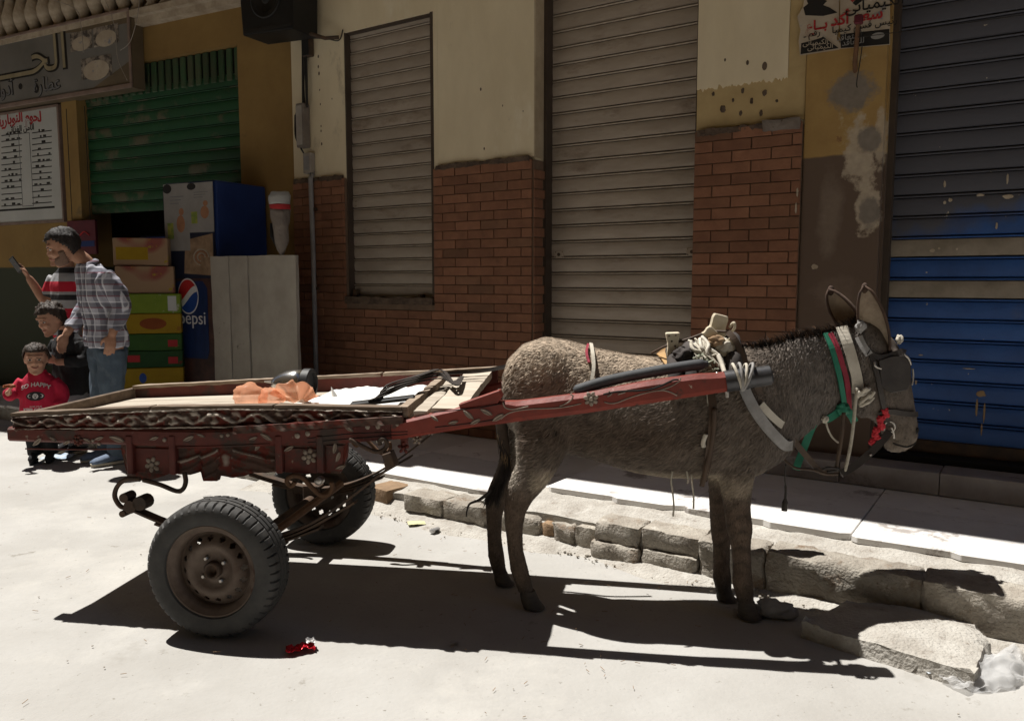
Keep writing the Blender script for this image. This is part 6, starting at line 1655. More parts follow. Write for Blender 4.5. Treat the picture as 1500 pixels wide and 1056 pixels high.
ear(dpt(1288, 516, HY - 0.050), dpt(1266, 419, HY - 0.085), (-0.35, -1.0, 0.2), 0.056, 0.004)
ear(dpt(1257, 487, HY + 0.040), dpt(1214, 424, HY + 0.095), (-0.75, -0.75, 0.3), 0.050, 0.004)
# ---- hooves
def hoof(u0, v0, u1, v1, y, r):
    p, q = dpt(u0, v0, y), dpt(u1, v1, y)
    z0 = 0.0
    c1 = Vector((q.x, y, z0))
    g = MB().rings([oval(p + Vector((0, 0, 0.012)) - D0, r*0.78, r*0.74, (1, 0, 0), (0, 1, 0), 18), oval(p.lerp(c1, 0.5) - D0, r*0.95, r*0.88, (1, 0, 0), (0, 1, 0), 18), oval(c1 + Vector((0.004, 0, 0.001)) - D0, r*1.1, r, (1, 0, 0), (0, 1, 0), 18)])
    autosmooth(g.build('hoof', 'hoof', donkey), 40)
hoof(772, 868, 781, 897, NHY, 0.042); hoof(733, 841, 739, 866, FHY, 0.040); hoof(1093, 884, 1098, 911, NFY, 0.043); hoof(1061, 868, 1064, 888, FFY, 0.041)
# nostril and mouth line
for (u, v) in ((1337, 629),):
    for sd in (-1, 1):
        c = dpt(u, v, HY + sd*0.3); h = DBVH.ray_cast(Vector((dpt(u, v, HY).x, dpt(u, v, HY).y + sd*0.3, dpt(u, v, HY).z)), Vector((0, -sd, 0)))
        if h[0] is not None: MB().ball(h[0] - D0 + Vector((0, -sd*0.003, 0)), (0.010, 0.006, 0.016), 12, 8, Matrix.Rotation(R(25), 4, 'Y')).build('nostril', 'dark', donkey, smooth=True)
ml = []
for u, v in ((1303, 646), (1312, 649), (1322, 651), (1331, 649), (1338, 646)):
    c = dpt(u, v, HY); h = DBVH.ray_cast(Vector((c.x, c.y - 0.3, c.z)), Vector((0, 1, 0)))
    if h[0] is not None: ml.append(h[0] - D0 + Vector((0, -0.002, 0)))
if len(ml) > 2: MB().tube(bez(ml, 5), 0.0035, 6).build('mouth', 'dark', donkey, smooth=True)
# eye seen past the blinker
p = dpt(1312, 518, HY); h = DBVH.ray_cast(Vector((p.x, -1, p.z)), Vector((0, 1, 0)))
if h[0] is not None: MB().ball(h[0] - D0 + Vector((0, 0.004, 0)), (0.014, 0.008, 0.012), 12, 8).build('eye', 'black_plastic', donkey, smooth=True)

# ================================================================== HARNESS
CI = CART.mat().inverted()
cam_c = CI @ Vector((0, 0, CAM_H))
def hit(u, v, off=0.006, y=None):
    """the spot of hide seen at that place of the animal, a little proud of it"""
    d = (CI.to_3x3() @ ray(u, v)).normalized()
    h = DBVH.ray_cast(cam_c, d)
    if h[0] is None:
        return dpt(u, v, DY if y is None else y), Vector((0, -1, 0))
    return h[0] + h[1]*(off + 0.004), h[1]
hs = empty('harness', CART.mat() @ Matrix.Translation(D0), 'worn leather and rope harness with wooden saddle tree on the donkey', 'harness')
def band_on(pts, w, mat, name, parent=None, t=0.006, off=0.008, n=5):
    H_ = [hit(u, v, off) for u, v in pts]
    P_ = bez([a for a, b in H_], n); N_ = bez([b for a, b in H_], n)
    return MB().strap([p - D0 for p in P_], w, t, [x for x in N_]).build(name, mat, parent or hs, bevel=0.0)
def free(pts, r, mat, name, parent=None, n=6, k=8, flat=1.0):
    return MB().tube(bez([Vector(p) - D0 for p in pts], n), r, k, flat=flat).build(name, mat, parent or hs, smooth=True)
def dp(u, v, y): return dpt(u, v, y)
SY = -0.19
# saddle pad: two stuffed rolls over the withers with a dark cloth between
def arch(u, v, drop, w, r, mat, name, seed=1, out=0.0):
    c = dp(u, v, DY); pts = []
    for k in range(-6, 7):
        a = R(88)*k/6
        pts.append(Vector((c.x, DY + (w + out)*math.sin(a), c.z - drop*(1 - math.cos(a)))) - D0)
    return crumple(MB().tube(bez(pts, 3), r, 14), 0.007, 22, seed).build(name, mat, hs, smooth=True)
arch(985, 512, 0.17, 0.215, 0.030, 'dark_cloth', 'pad_roll', 1); arch(1070, 498, 0.18, 0.19, 0.034, 'dark_cloth', 'pad_roll', 2)
arch(1012, 512, 0.16, 0.205, 0.038, 'dark_cloth', 'pad_cloth', 3); arch(1042, 506, 0.17, 0.20, 0.040, 'dark_cloth', 'pad_cloth', 4)
band_on([(968, 514), (975, 528), (985, 540), (1000, 546)], 0.045, 'tan_leather', 'pad_edge', off=0.012)
# wooden saddle tree: two forks
def fork(base, top, w0, w1, th, y, seed, mat='saddle_wood'):
    a, b = dp(*base, y), dp(*top, y); ax_ = (b-a).normalized(); s = Vector((ax_.z, 0, -ax_.x)); n_ = 5; rs = []
    for i in range(n_ + 1):
        t = i/n_; c = a.lerp(b, t) - D0; w = w0 + (w1-w0)*t + 0.006*math.sin(t*7 + seed)
        rs.append([c - s*w/2 - Vector((0, th/2, 0)), c + s*w/2 - Vector((0, th/2, 0)), c + s*w/2 + Vector((0, th/2, 0)), c - s*w/2 + Vector((0, th/2, 0))])
    return MB().rings(rs).build('tree_fork', mat, hs, bevel=0.006, seg=2)
fork((986, 522), (985, 487), 0.046, 0.050, 0.07, SY + 0.07, 1); fork((1048, 490), (1056, 461), 0.075, 0.050, 0.07, SY + 0.10, 2)
fork((1034, 494), (1046, 482), 0.05, 0.04, 0.05, SY + 0.05, 3)
fork((1073, 512), (1068, 496), 0.055, 0.05, 0.05, SY + 0.03, 4); fork((1058, 522), (1053, 504), 0.04, 0.045, 0.05, SY + 0.03, 6)
for (u, v) in ((980, 492), (990, 491), (984, 500), (989, 507)): MB().ball(dp(u, v, SY + 0.034) - D0, 0.004, 8, 6).build('rivet', 'iron', hs)
lo = [dp(1069, 479, SY + 0.07), dp(1075, 473, SY + 0.05), dp(1076, 480, SY + 0.05), dp(1069, 487, SY + 0.07), dp(1055, 486, SY + 0.08)]
free(lo, 0.006, 'saddle_wood', 'ring_loop')
# strap from the rear fork over the front one and down to the bit: the bearing rein
free([dp(955, 517, SY + 0.12), dp(978, 506, SY + 0.08), dp(1010, 496, SY + 0.05), dp(1040, 486, SY + 0.05), dp(1065, 486, SY + 0.03)], 0.005, 'brown_leather', 'strap')
rp = [(1066, 486, SY + 0.02), (1078, 500, SY), (1092, 532, SY - 0.01), (1105, 560, SY - 0.005), (1130, 604, SY + 0.02), (1160, 642, SY + 0.06), (1185, 672, SY + 0.09), (1204, 691, SY + 0.11), (1228, 693, SY + 0.11)]
P_ = bez([dp(*q) - D0 for q in rp], 6)
MB().strap(P_, 0.024, 0.006, (0.1, -1, 0.1)).build('rein_strap', 'brown_leather', hs)
# rope lashing, a tangle of rope ends
random.seed(17)
for k in range(16):
    u0, v0 = random.uniform(1008, 1030), random.uniform(492, 505); u1, v1 = random.uniform(1045, 1062), random.uniform(530, 548)
    pts = [dp(u0, v0, SY + 0.03), dp(u0 + random.uniform(2, 14), v0 + 12, SY - random.uniform(0.0, 0.03)), dp((u0+u1)/2 + random.uniform(-8, 8), 522 + random.uniform(-5, 5), SY - random.uniform(0.02, 0.05)), dp(u1, v1, SY - random.uniform(0.03, 0.06))]
    free(pts, random.choice((0.004, 0.005, 0.007)), 'rope' if k % 3 else 'white_strap', 'rope_strand', n=4, k=6)
for k in range(34):
    c = Vector(dp(random.uniform(1017, 1044), random.uniform(524, 545), SY - 0.03 - random.uniform(0, 0.03)))
    pts = [c + Vector((random.uniform(-.03, .03), random.uniform(-.015, .015), random.uniform(-.02, .02))) for _ in range(4)]
    free(pts, random.choice((0.003, 0.004, 0.005)), 'rope_green' if k % 3 else 'rope', 'rope_strand', n=4, k=5)
for k, (u, v, rr, m_) in enumerate(((1048, 500, (.04, .03, .022), 'cloth_tan'), (1062, 508, (.035, .03, .03), 'white_strap'), (1070, 525, (.03, .03, .028), 'dark_cloth'), (1000, 520, (.045, .035, .03), 'dark_cloth'), (1078, 512, (.02, .02, .03), 'white_strap'))):
    puff(dp(u, v, SY + 0.02) - D0, rr, k + 3, 0.45).build('wadding', m_, hs, smooth=True)
# shaft tug: steel loop and lashing round the near sleeve
sx, sy_, sz = 2.0, -shaft_y(1.95) , shaft_z(1.95) + shaft_h(1.95)/2 + 0.012
def loop(x, r, mat, rad, name, tilt=0.0):
    pts = [Vector((x + tilt*math.sin(a), sy_ + r*math.cos(a), sz + r*math.sin(a))) for a in [2*math.pi*i/20 for i in range(20)]]
    MB().tube([p - D0 for p in pts], rad, 6, closed=True).build(name, mat, hs, smooth=True)
for k, x in enumerate((1.945, 1.957, 1.970, 1.982)): loop(x, 0.048 + 0.003*(k % 2), ('white_strap', 'grey_strap')[k % 2], 0.006, 'lashing', 0.012*(k-1.5))
free([dp(1028, 567, SY - 0.13), dp(1036, 563, SY - 0.14), dp(1050, 562, SY - 0.14)], 0.008, 'grey_strap', 'lashing_end')
free([dp(1050, 545, SY - 0.14), dp(1053, 563, SY - 0.15), dp(1060, 570, SY - 0.15), dp(1078, 564, SY - 0.15), dp(1093, 559, SY - 0.15), dp(1096, 556, SY - 0.145), dp(1086, 556, SY - 0.14)], 0.0045, 'nut', 'wire_hook', n=4)
free([dp(1063, 570, SY - 0.14), dp(1065, 575, SY - 0.14), dp(1065, 582, SY - 0.14)], 0.008, 'nut', 'shackle')
free([dp(1052, 520, SY - 0.04), dp(1058, 535, SY - 0.08), dp(1063, 552, SY - 0.13), dp(1064, 566, SY - 0.14)], 0.009, 'white_strap', 'lashing_end')
# padded black tube along the top of the near shaft
free([(1.33, -0.335, 0.955), (1.45, -0.315, 0.992), (1.60, -0.300, 1.025), (1.75, -0.290, 1.052), (1.84, -0.265, 1.062)], [0.012] + [0.021]*22 + [0.012]*2, 'foam_tube', 'shaft_padding', n=6, k=10)
# crupper strap on the rump, breast collar, girth, hanging thongs
band_on([(864, 509), (867, 522), (869, 540), (867, 556), (865, 568)], 0.014, 'white_strap', 'crupper_strap', off=0.014)
band_on([(860, 509), (858, 520), (862, 534)], 0.010, 'red_ribbon', 'crupper_thread', off=0.012)
band_on([(1085, 560), (1094, 582), (1106, 604), (1120, 625), (1134, 640), (1146, 650), (1156, 650)], 0.042, 'grey_strap', 'breast_strap', off=0.012, t=0.010)
band_on([(1112, 592), (1122, 604), (1134, 616), (1142, 622)], 0.030, 'white_strap', 'breast_pad', off=0.013)
band_on([(1040, 575), (1043, 600), (1040, 640), (1035, 675), (1030, 700)], 0.030, 'brown_leather', 'girth', off=0.010)
free([dp(1047, 598, -0.25), dp(1044, 640, -0.25), dp(1036, 680, -0.245), dp(1028, 712, -0.24)], 0.010, 'brown_leather', 'girth_end')
for pts in (((985, 690), (983, 705), (985, 718), (987, 740), (986, 756)), ((1013, 695), (1014, 710), (1016, 725), (1016, 745)), ((1006, 690), (1008, 702), (1007, 708)), ((1036, 560), (1037, 610), (1034, 640), (1031, 655))):
    free([dp(u, v, -0.22) for u, v in pts], 0.004, 'rope', 'thong', k=5)
free([dp(1034, 636, -0.26), dp(1030, 648, -0.26), dp(1031, 655, -0.26)], 0.009, 'white_strap', 'tied_rag', k=6)
# neck ties: green ribbon, red band, wide pale strap with knot and cord
nt_ = empty('neck_ties', CART.mat() @ Matrix.Translation(D0), 'green and red ribbons and pale strap tied round the donkey neck', 'ribbons')
band_on([(1208, 492), (1216, 512), (1224, 540), (1229, 565), (1233, 590), (1236, 602)], 0.022, 'green_ribbon', 'green_band', nt_, off=0.012)
band_on([(1214, 492), (1223, 510), (1229, 530), (1236, 555), (1239, 580), (1240, 596)], 0.022, 'red_ribbon', 'red_band', nt_, off=0.014)
puff(dp(1234, 598, -0.11) - D0, (.030, .02, .024), 3, 0.4).build('green_knot', 'green_ribbon', nt_, smooth=True)
MB().strap([p - D0 for p in bez([dp(1228, 604, -0.10), dp(1216, 612, -0.10), dp(1206, 616, -0.09)], 5)], 0.03, 0.006, (0, -1, 0)).build('green_tail', 'green_ribbon', nt_)
MB().strap([p - D0 for p in bez([dp(1240, 600, -0.10), dp(1248, 610, -0.10), dp(1252, 618, -0.09)], 5)], 0.03, 0.006, (0, -1, 0)).build('green_tail', 'green_ribbon', nt_)
MB().strap([p - D0 for p in bez([dp(1196, 612, -0.06), dp(1187, 632, -0.06), dp(1178, 655, -0.05), dp(1170, 676, -0.05), dp(1166, 688, -0.05)], 5)], 0.030, 0.004, [(0, -1, 0.1)]*21).build('green_streamer', 'green_ribbon', nt_)
MB().strap([p - D0 for p in bez([dp(1178, 626, 0.0), dp(1174, 634, 0.0), dp(1170, 642, 0.0)], 4)], 0.03, 0.004, (0, -1, 0.1)).build('red_streamer', 'red_ribbon', nt_)
band_on([(1232, 484), (1238, 505), (1246, 532), (1252, 556), (1257, 574)], 0.046, 'white_strap', 'pale_strap', nt_, off=0.016)
for k in range(7):
    c = dp(1266 + 6*math.sin(k*2.1), 580 + 8*math.cos(k*1.7), -0.145)
    pts = [c + Vector((0.022*math.cos(k + t*1.9), -0.006*t, 0.018*math.sin(k*1.3 + t*2.2))) for t in range(4)]
    free(pts, 0.007, 'white_strap', 'strap_knot', nt_, 4, 7)
free([dp(1256, 568, -0.15), dp(1253, 592, -0.155), dp(1251, 615, -0.15), dp(1248, 640, -0.14), dp(1244, 664, -0.13), dp(1238, 690, -0.12)], 0.007, 'rope', 'cord', nt_)
free([dp(1236, 604, -0.13), dp(1233, 640, -0.12), dp(1228, 670, -0.11), dp(1224, 690, -0.10)], 0.008, 'brown_leather', 'cord', nt_)
free([dp(1210, 614, -0.10), dp(1212, 626, -0.10), dp(1219, 640, -0.09), dp(1228, 648, -0.08)], 0.004, 'rope', 'cord', nt_)
puff(dp(1209, 614, -0.11) - D0, (.014, .012, .014), 5, 0.4).build('pale_knot', 'white_strap', nt_, smooth=True)
# bridle
bd = empty('bridle', CART.mat() @ Matrix.Translation(D0), 'black bridle with blinkers, bit ring and red rag on the donkey head', 'bridle')
band_on([(1270, 516), (1284, 524), (1300, 522), (1316, 517), (1326, 516)], 0.022, 'leather', 'brow_band', bd, off=0.010)
band_on([(1275, 520), (1282, 545), (1288, 575), (1294, 600), (1300, 620)], 0.020, 'leather', 'cheek_strap', bd, off=0.008)
band_on([(1286, 604), (1300, 601), (1316, 604), (1330, 606), (1340, 607)], 0.022, 'leather', 'nose_band', bd, off=0.008)
band_on([(1258, 494), (1264, 508), (1272, 520)], 0.030, 'grey_strap', 'crown_strap', bd, off=0.010)
q = [dp(u, v, HY - 0.118) for u, v in ((1287, 528), (1305, 522), (1325, 520), (1334, 535), (1335, 560), (1328, 572), (1306, 576), (1292, 568))]
bl = MB(); n = len(q); bl.add([p - D0 for p in q] + [p - D0 + Vector((0.004, 0.008, 0)) for p in q], [tuple(range(n)), tuple(range(2*n-1, n-1, -1))] + [(i, i+n, (i+1) % n + n, (i+1) % n) for i in range(n)])
bl.build('blinker', 'leather', bd, bevel=0.003)
q2 = [Vector((p.x, 2*(HY + head_turn(1312)) - p.y, p.z)) for p in q]
bl = MB(); bl.add([p - D0 for p in q2] + [p - D0 - Vector((0.004, 0.008, 0)) for p in q2], [tuple(range(n)), tuple(range(2*n-1, n-1, -1))] + [(i, i+n, (i+1) % n + n, (i+1) % n) for i in range(n)])
bl.build('blinker', 'leather', bd, bevel=0.003)
free([dp(1281, 530, -0.16), dp(1283, 537, -0.165), dp(1291, 540, -0.16)], 0.005, 'nut', 'buckle', bd)
free([dp(1323, 519, -0.13), dp(1330, 524, -0.12), dp(1334, 534, -0.10)], 0.006, 'nut', 'buckle', bd); free([dp(1337, 540, -0.08), dp(1338, 552, -0.08), dp(1336, 564, -0.08)], 0.004, 'nut', 'chain', bd)
puff(dp(1318, 497, -0.10) - D0, (.014, .014, .018), 5, 0.4).build('forelock_tie', 'white_strap', bd, smooth=True)
puff(dp(1261, 478, -0.11) - D0, (.020, .012, .024), 8, 0.4).build('crown_rag', 'grey_strap', bd, smooth=True)
for k in range(9):
    t = k/8; u = 1297 - 18*t + 3*math.sin(k*2); v = 602 + 45*t
    puff(dp(u, v, -0.135 + 0.02*t) - D0, (.014, .010, .014), k, 0.5).build('red_rag', 'red_rag', bd, smooth=True)
puff(dp(1310, 602, -0.10) - D0, (.018, .01, .014), 4, 0.5).build('red_rag', 'red_rag', bd, smooth=True)
rg = dp(1303, 625, -0.115)
MB().tube([rg - D0 + Vector((0.022*math.cos(2*math.pi*i/18), 0, 0.022*math.sin(2*math.pi*i/18))) for i in range(18)], 0.0042, 8, closed=True).build('bit_ring', 'nut', bd, smooth=True)
free([dp(1306, 626, -0.12), dp(1309, 634, -0.12), dp(1310, 642, -0.115)], 0.004, 'nut', 'bit_bar', bd)
MB().strap([p - D0 for p in bez([dp(1303, 632, -0.12), dp(1290, 648, -0.13), dp(1272, 666, -0.13), dp(1252, 682, -0.125), dp(1232, 694, -0.12)], 6)], 0.030, 0.010, (0, -1, 0.3)).build('lead_strap', 'leather', bd)
free([dp(1275, 666, -0.142), dp(1276, 667, -0.146)], 0.007, 'nut', 'stud', bd)
# slack lines below the neck
free([dp(1228, 694, -0.12), dp(1210, 694, -0.11), dp(1190, 688, -0.10), dp(1165, 685, -0.09), dp(1148, 672, -0.08), dp(1140, 658, -0.10)], 0.005, 'brown_leather', 'slack_line', bd)
free([dp(1212, 691, -0.11), dp(1230, 688, -0.11), dp(1215, 685, -0.12), dp(1205, 688, -0.11)], 0.006, 'leather', 'line_coil', bd)
free([dp(1151, 680, -0.10), dp(1150, 700, -0.10), dp(1151, 720, -0.10), dp(1149, 748, -0.10)], [0.003]*10 + [0.005]*5 + [0.012]*4, 'leather', 'hanging_end', bd)

# ================================================================== PEOPLE
mk('skin', (0.37, 0.205, 0.135), (0.29, 0.145, 0.088), scale=16, rough=0.72, bump=0.15, bscale=120)
mk('skin_child', (0.46, 0.27, 0.185), (0.37, 0.19, 0.125), scale=16, rough=0.72, bump=0.04, bscale=120)
mk('hair', (0.014, 0.011, 0.010), (0.030, 0.023, 0.019), scale=40, rough=0.62, bump=0.9, bscale=90, stretch=(3, 1, 1), bdist=0.008)
mk('hair_brown', (0.030, 0.020, 0.014), (0.05, 0.034, 0.024), scale=40, rough=0.62, bump=0.9, bscale=90, bdist=0.008)
mk('stubble', (0.20, 0.118, 0.083), (0.11, 0.070, 0.052), scale=140, rough=0.8, bump=0.3, bscale=200)
mk('eye_dark', (0.012, 0.009, 0.008), rough=0.2, bump=0)
mk('eye_white', (0.55, 0.52, 0.48), rough=0.3, bump=0)
mk('lips', (0.32, 0.12, 0.095), rough=0.5, bump=0)
mk('jeans', (0.060, 0.085, 0.115), (0.085, 0.115, 0.15), scale=5, rough=0.9, bump=0.4, bscale=140, spots=[((0.13, 0.16, 0.19), 4, 0.58, 0.12)])
mk('red_jersey', (0.44, 0.014, 0.045), (0.36, 0.010, 0.035), scale=6, rough=0.85, bump=0.25, bscale=90)
mk('black_cloth', (0.012, 0.012, 0.013), (0.02, 0.02, 0.022), scale=6, rough=0.9, bump=0.3, bscale=60)
mk('grey_trousers', (0.22, 0.22, 0.23), (0.16, 0.16, 0.17), scale=6, rough=0.9, bump=0.3, bscale=60)
mk('print_white', (0.60, 0.57, 0.56), rough=0.8, bump=0)
mk('print_dark', (0.03, 0.028, 0.03), rough=0.8, bump=0)
mk('shoe_blue', (0.13, 0.17, 0.24), (0.09, 0.12, 0.18), scale=30, rough=0.8, bump=0.3)
mk('shoe_sole', (0.55, 0.50, 0.40), (0.42, 0.38, 0.30), rough=0.8, bump=0.1)
def weave(lines):
    """cloth pattern: each line (axis, period, offset, width, colour, strength)"""
    def f(nt, tc, out):
        N, L = nt.nodes, nt.links
        sx = N.new('ShaderNodeSeparateXYZ'); L.new(tc.outputs['Object'], sx.inputs[0])
        for ax_, per, off, wd, colr, st in lines:
            a = N.new('ShaderNodeMath'); a.operation = 'ADD'; a.inputs[1].default_value = off + 100*per; L.new(sx.outputs[ax_], a.inputs[0])
            m = N.new('ShaderNodeMath'); m.operation = 'MODULO'; m.inputs[1].default_value = per; L.new(a.outputs[0], m.inputs[0])
            c = N.new('ShaderNodeMath'); c.operation = 'LESS_THAN'; c.inputs[1].default_value = wd; L.new(m.outputs[0], c.inputs[0])
            s = N.new('ShaderNodeMath'); s.operation = 'MULTIPLY'; s.inputs[1].default_value = st; L.new(c.outputs[0], s.inputs[0])
            x = N.new('ShaderNodeMix'); x.data_type = 'RGBA'; x.inputs[7].default_value = (*colr, 1); L.new(s.outputs[0], x.inputs[0]); L.new(out, x.inputs[6]); out = x.outputs[2]
        return out
    return f
DK, WR_, PW = (0.035, 0.035, 0.055), (0.13, 0.035, 0.05), (0.62, 0.62, 0.66)
mk('plaid', (0.36, 0.36, 0.41), (0.31, 0.31, 0.36), scale=8, rough=0.9, bump=0.2, bscale=120, extra=weave([
    (2, 0.085, 0.0, 0.030, DK, 0.55), (0, 0.075, 0.0, 0.028, DK, 0.55), (2, 0.085, 0.010, 0.010, WR_, 0.8), (0, 0.075, 0.045, 0.006, PW, 0.6), (2, 0.085, 0.050, 0.006, PW, 0.6)]))
mk('striped', (0.30, 0.30, 0.31), (0.25, 0.25, 0.26), scale=8, rough=0.9, bump=0.2, extra=weave([(2, 0.225, 0.06, 0.085, (0.40, 0.012, 0.03), 1.0), (2, 0.225, -0.095, 0.045, (0.02, 0.02, 0.022), 1.0)]))

def vlimb(g, rows, n=14, k=4, flat=1.0):
    P_ = bez([r[0] for r in rows], k); rad = []
    for i in range(len(rows)-1): rad += [rows[i][1] + (rows[i+1][1]-rows[i][1])*j/k for j in range(k)]
    g.tube(P_, rad + [rows[-1][1]], n, flat=flat)
HEADP = [(0.0, .022, -.080, -.035), (.05, .042, -.092, -.012), (.14, .054, -.094, .028), (.26, .062, -.091, .060), (.40, .069, -.089, .085), (.52, .074, -.088, .096), (.66, .076, -.092, .100), (.80, .070, -.083, .092), (.91, .052, -.060, .070), (.98, .026, -.028, .036), (1.0, .008, -.006, .012)]
def head_rings(sc, grow=0.0, n=32, wide=1.0):
    rs = []
    for t, w, f, b in HEADP:
        c = (f + b)/2; d = (b - f)/2
        rs.append([Vector(((w + grow)*wide*math.cos(a), c + (d + grow)*math.sin(a), t*0.232 + (grow if t > 0.9 else 0))) * sc for a in [2*math.pi*j/n for j in range(n)]])
    return rs
class Person:
    def __init__(s, name, label, loc, rz, skin='skin'):
        s.root = empty('person', T(loc[0], loc[1], loc[2], rz), label, 'person'); s.b = MB(); s.skin = skin; s.kids = []
    def head(s, chin, yaw, pitch, sc, hair='hair', wide=1.0, hair_amp=0.010, smile=0.0, beard=False):
        """chin point, turn and nod in radians; local head frame faces -y"""
        M_ = Matrix.Translation(chin) @ Matrix.Rotation(yaw, 4, 'Z') @ Matrix.Rotation(pitch, 4, 'X') @ Matrix.Translation((0, 0, 0))
        X = lambda p: M_ @ Vector(p)
        s.b.rings([[X(p) for p in r] for r in head_rings(sc, 0, 32, wide)])
        R3 = M_.to_3x3().to_4x4()
        h = 0.232*sc
        def ball(c, r): s.b.ball(X(Vector(c)*sc), tuple(v*sc for v in r), 12, 8, R3)
        ball((0, -.098, .098), (.015, .016, .016)); ball((0, -.095, .120), (.010, .012, .028)); ball((-.010, -.092, .094), (.010, .010, .009)); ball((.010, -.092, .094), (.010, .010, .009))
        ball((0, -.082, .012), (.026, .020, .018)); ball((0, -.088, .060), (.026, .012, .016))
        ball((0, -.080, .150), (.060*wide, .022, .016))
        for sd in (-1, 1):
            ball((sd*.036, -.070, .088), (.024, .024, .024)); ball((sd*.078*wide, .006, .112), (.008, .020, .032))
        for sd in (-1, 1):
            e = X(Vector((sd*.031*wide, -.083, .124))*sc)
            s.kids.append(('eye', 'eye_white', MB().ball(e, tuple(v*sc for v in (.014, .010, .007)), 10, 6, R3)))
            e2 = X(Vector((sd*.031*wide, -.0915, .123))*sc)
            s.kids.append(('iris', 'eye_dark', MB().ball(e2, tuple(v*sc for v in (.0065, .003, .0065)), 10, 6, R3)))
            br = [X(Vector((sd*(.014 + .010*k)*wide, -.097 + .0035*k, .141 + .003*math.sin(k*1.0)))*sc) for k in range(4)]
            s.kids.append(('eyebrow', hair, MB().tube(br, 0.0042*sc, 6)))
        lp = [X(Vector((.024*(k/3-1)*wide, -.099 + .009*abs(k/3-1), .056 + smile*abs(k/3-1)**2*0.014))*sc) for k in range(7)]
        s.kids.append(('lips', 'lips', MB().tube(lp, [0.002*sc, .005*sc, .006*sc, .006*sc, .006*sc, .005*sc, .002*sc], 8)))
        # hair cap
        g = MB(); rs = head_rings(1.0, 0.010, 40, wide); g.rings(rs)
        bm = bmesh.new(); me = g.mesh('hair'); bm.from_mesh(me)
        bmesh.ops.subdivide_edges(bm, edges=bm.edges[:], cuts=1, use_grid_fill=True)
        def keep(p):
            z, y = p.z/0.232, p.y
            line = 0.80 if y < -0.045 else (0.80 - (y + 0.045)/0.05*0.28 if y < 0.005 else (0.52 - (y - 0.005)/0.03*0.30 if y < 0.035 else 0.20))
            return z > line + 0.02*noise.noise(p*60)
        bmesh.ops.delete(bm, geom=[f for f in bm.faces if not keep(f.calc_center_median())], context='FACES')
        for v in bm.verts:
            q = v.co.copy(); nn = Vector((q.x, q.y, (q.z - 0.12))).normalized()
            v.co = q + nn*(hair_amp*(0.6 + 0.9*noise.noise(q*34) + 0.6*noise.noise(q*90)))
        for v in bm.verts: v.co = M_ @ (v.co*sc)
        bm.to_mesh(me); bm.free()
        s.kids.append(('hair', hair, me))
        st = MB(); rnd = random.Random(int(sc*1000)); me.calc_loop_triangles(); tris = [t.vertices[:] for t in me.loop_triangles]; cen = M_ @ Vector((0, 0, 0.12*sc))
        for k in range(300):                                  # loose locks breaking the outline
            tv = rnd.choice(tris); a = me.vertices[tv[0]].co.lerp(me.vertices[tv[1]].co, rnd.random()); nn = (a - cen).normalized()
            d = (nn*0.18 + Vector((rnd.gauss(0, .5), rnd.gauss(0, .5), rnd.gauss(0, .4) - 0.2))).normalized(); L_ = rnd.uniform(.010, .020)*sc*(0.4 + hair_amp*35)
            sd = d.cross(nn).normalized()*0.0016*sc; b2 = a + d*L_
            st.add([a - sd, a + sd, a + d*L_*0.6 + nn*0.002 + sd*0.7, a + d*L_*0.6 + nn*0.002 - sd*0.7, b2], [(0, 1, 2, 3), (3, 2, 4)])
        s.kids.append(('hair_locks', hair, st))
        if beard:
            g = MB(); g.rings(head_rings(1.0, 0.004, 40, wide)); me2 = g.mesh('beard'); bm = bmesh.new(); bm.from_mesh(me2)
            bmesh.ops.subdivide_edges(bm, edges=bm.edges[:], cuts=1, use_grid_fill=True)
            bmesh.ops.delete(bm, geom=[f for f in bm.faces if not (f.calc_center_median().z/0.232 < 0.40 and f.calc_center_median().y < -0.012 and not (abs(f.calc_center_median().x) < 0.03 and 0.20 < f.calc_center_median().z/0.232) and not (f.calc_center_median().z/0.232 > 0.28 and f.calc_center_median().y < -0.05))], context='FACES')
            for v in bm.verts: v.co = M_ @ (v.co*sc)
            bm.to_mesh(me2); bm.free(); s.kids.append(('beard', 'stubble', me2))
    def hand(s, wrist, aim, back, sc=1.0, side=1, curl=0.5):
        """palm and five fingers: aim = direction of the fingers, back = outward normal of the back of the hand"""
        w = Vector(wrist); a = Vector(aim).normalized(); n = Vector(back); n = (n - a*n.dot(a)).normalized(); t = a.cross(n)*side
        M3 = Matrix((t, n, a)).transposed()
        g = s.b
        g.rings([[w + M3 @ Vector((x*sc*math.cos(q), y*sc*math.sin(q), z*sc)) for q in [2*math.pi*j/12 for j in range(12)]] for x, y, z in ((.024, .020, -.02), (.030, .016, .012), (.040, .015, .045), (.042, .014, .075), (.036, .012, .092))])
        for i, (off, L_) in enumerate(((-.031, .066), (-.010, .078), (.011, .073), (.031, .056))):
            b0 = w + M3 @ Vector((off*sc, 0, .082*sc)); d = (M3 @ Vector((off*0.6, 0, 1))).normalized(); pts = [b0 - d*0.015*sc, b0]
            for k, f in enumerate((.45, .31, .24)):
                d = (d - n*(curl*(0.55 + 0.35*k))).normalized(); pts.append(pts[-1] + d*L_*f*sc)
            g.tube(pts, [r*sc for r in (.0095, .0095, .009, .008, .0062)], 8)
        b0 = w + M3 @ Vector((-.030*sc, -.004*sc, .022*sc)); d = (M3 @ Vector((-.75, -.35, .75))).normalized(); pts = [b0, b0 + d*.032*sc]
        d = (d + M3 @ Vector((.45, -.25, .3))).normalized(); pts.append(pts[-1] + d*.028*sc); d = (d + M3 @ Vector((.3, -.1, .2))).normalized(); pts.append(pts[-1] + d*.022*sc)
        g.tube(pts, [r*sc for r in (.014, .012, .0105, .007)], 8)
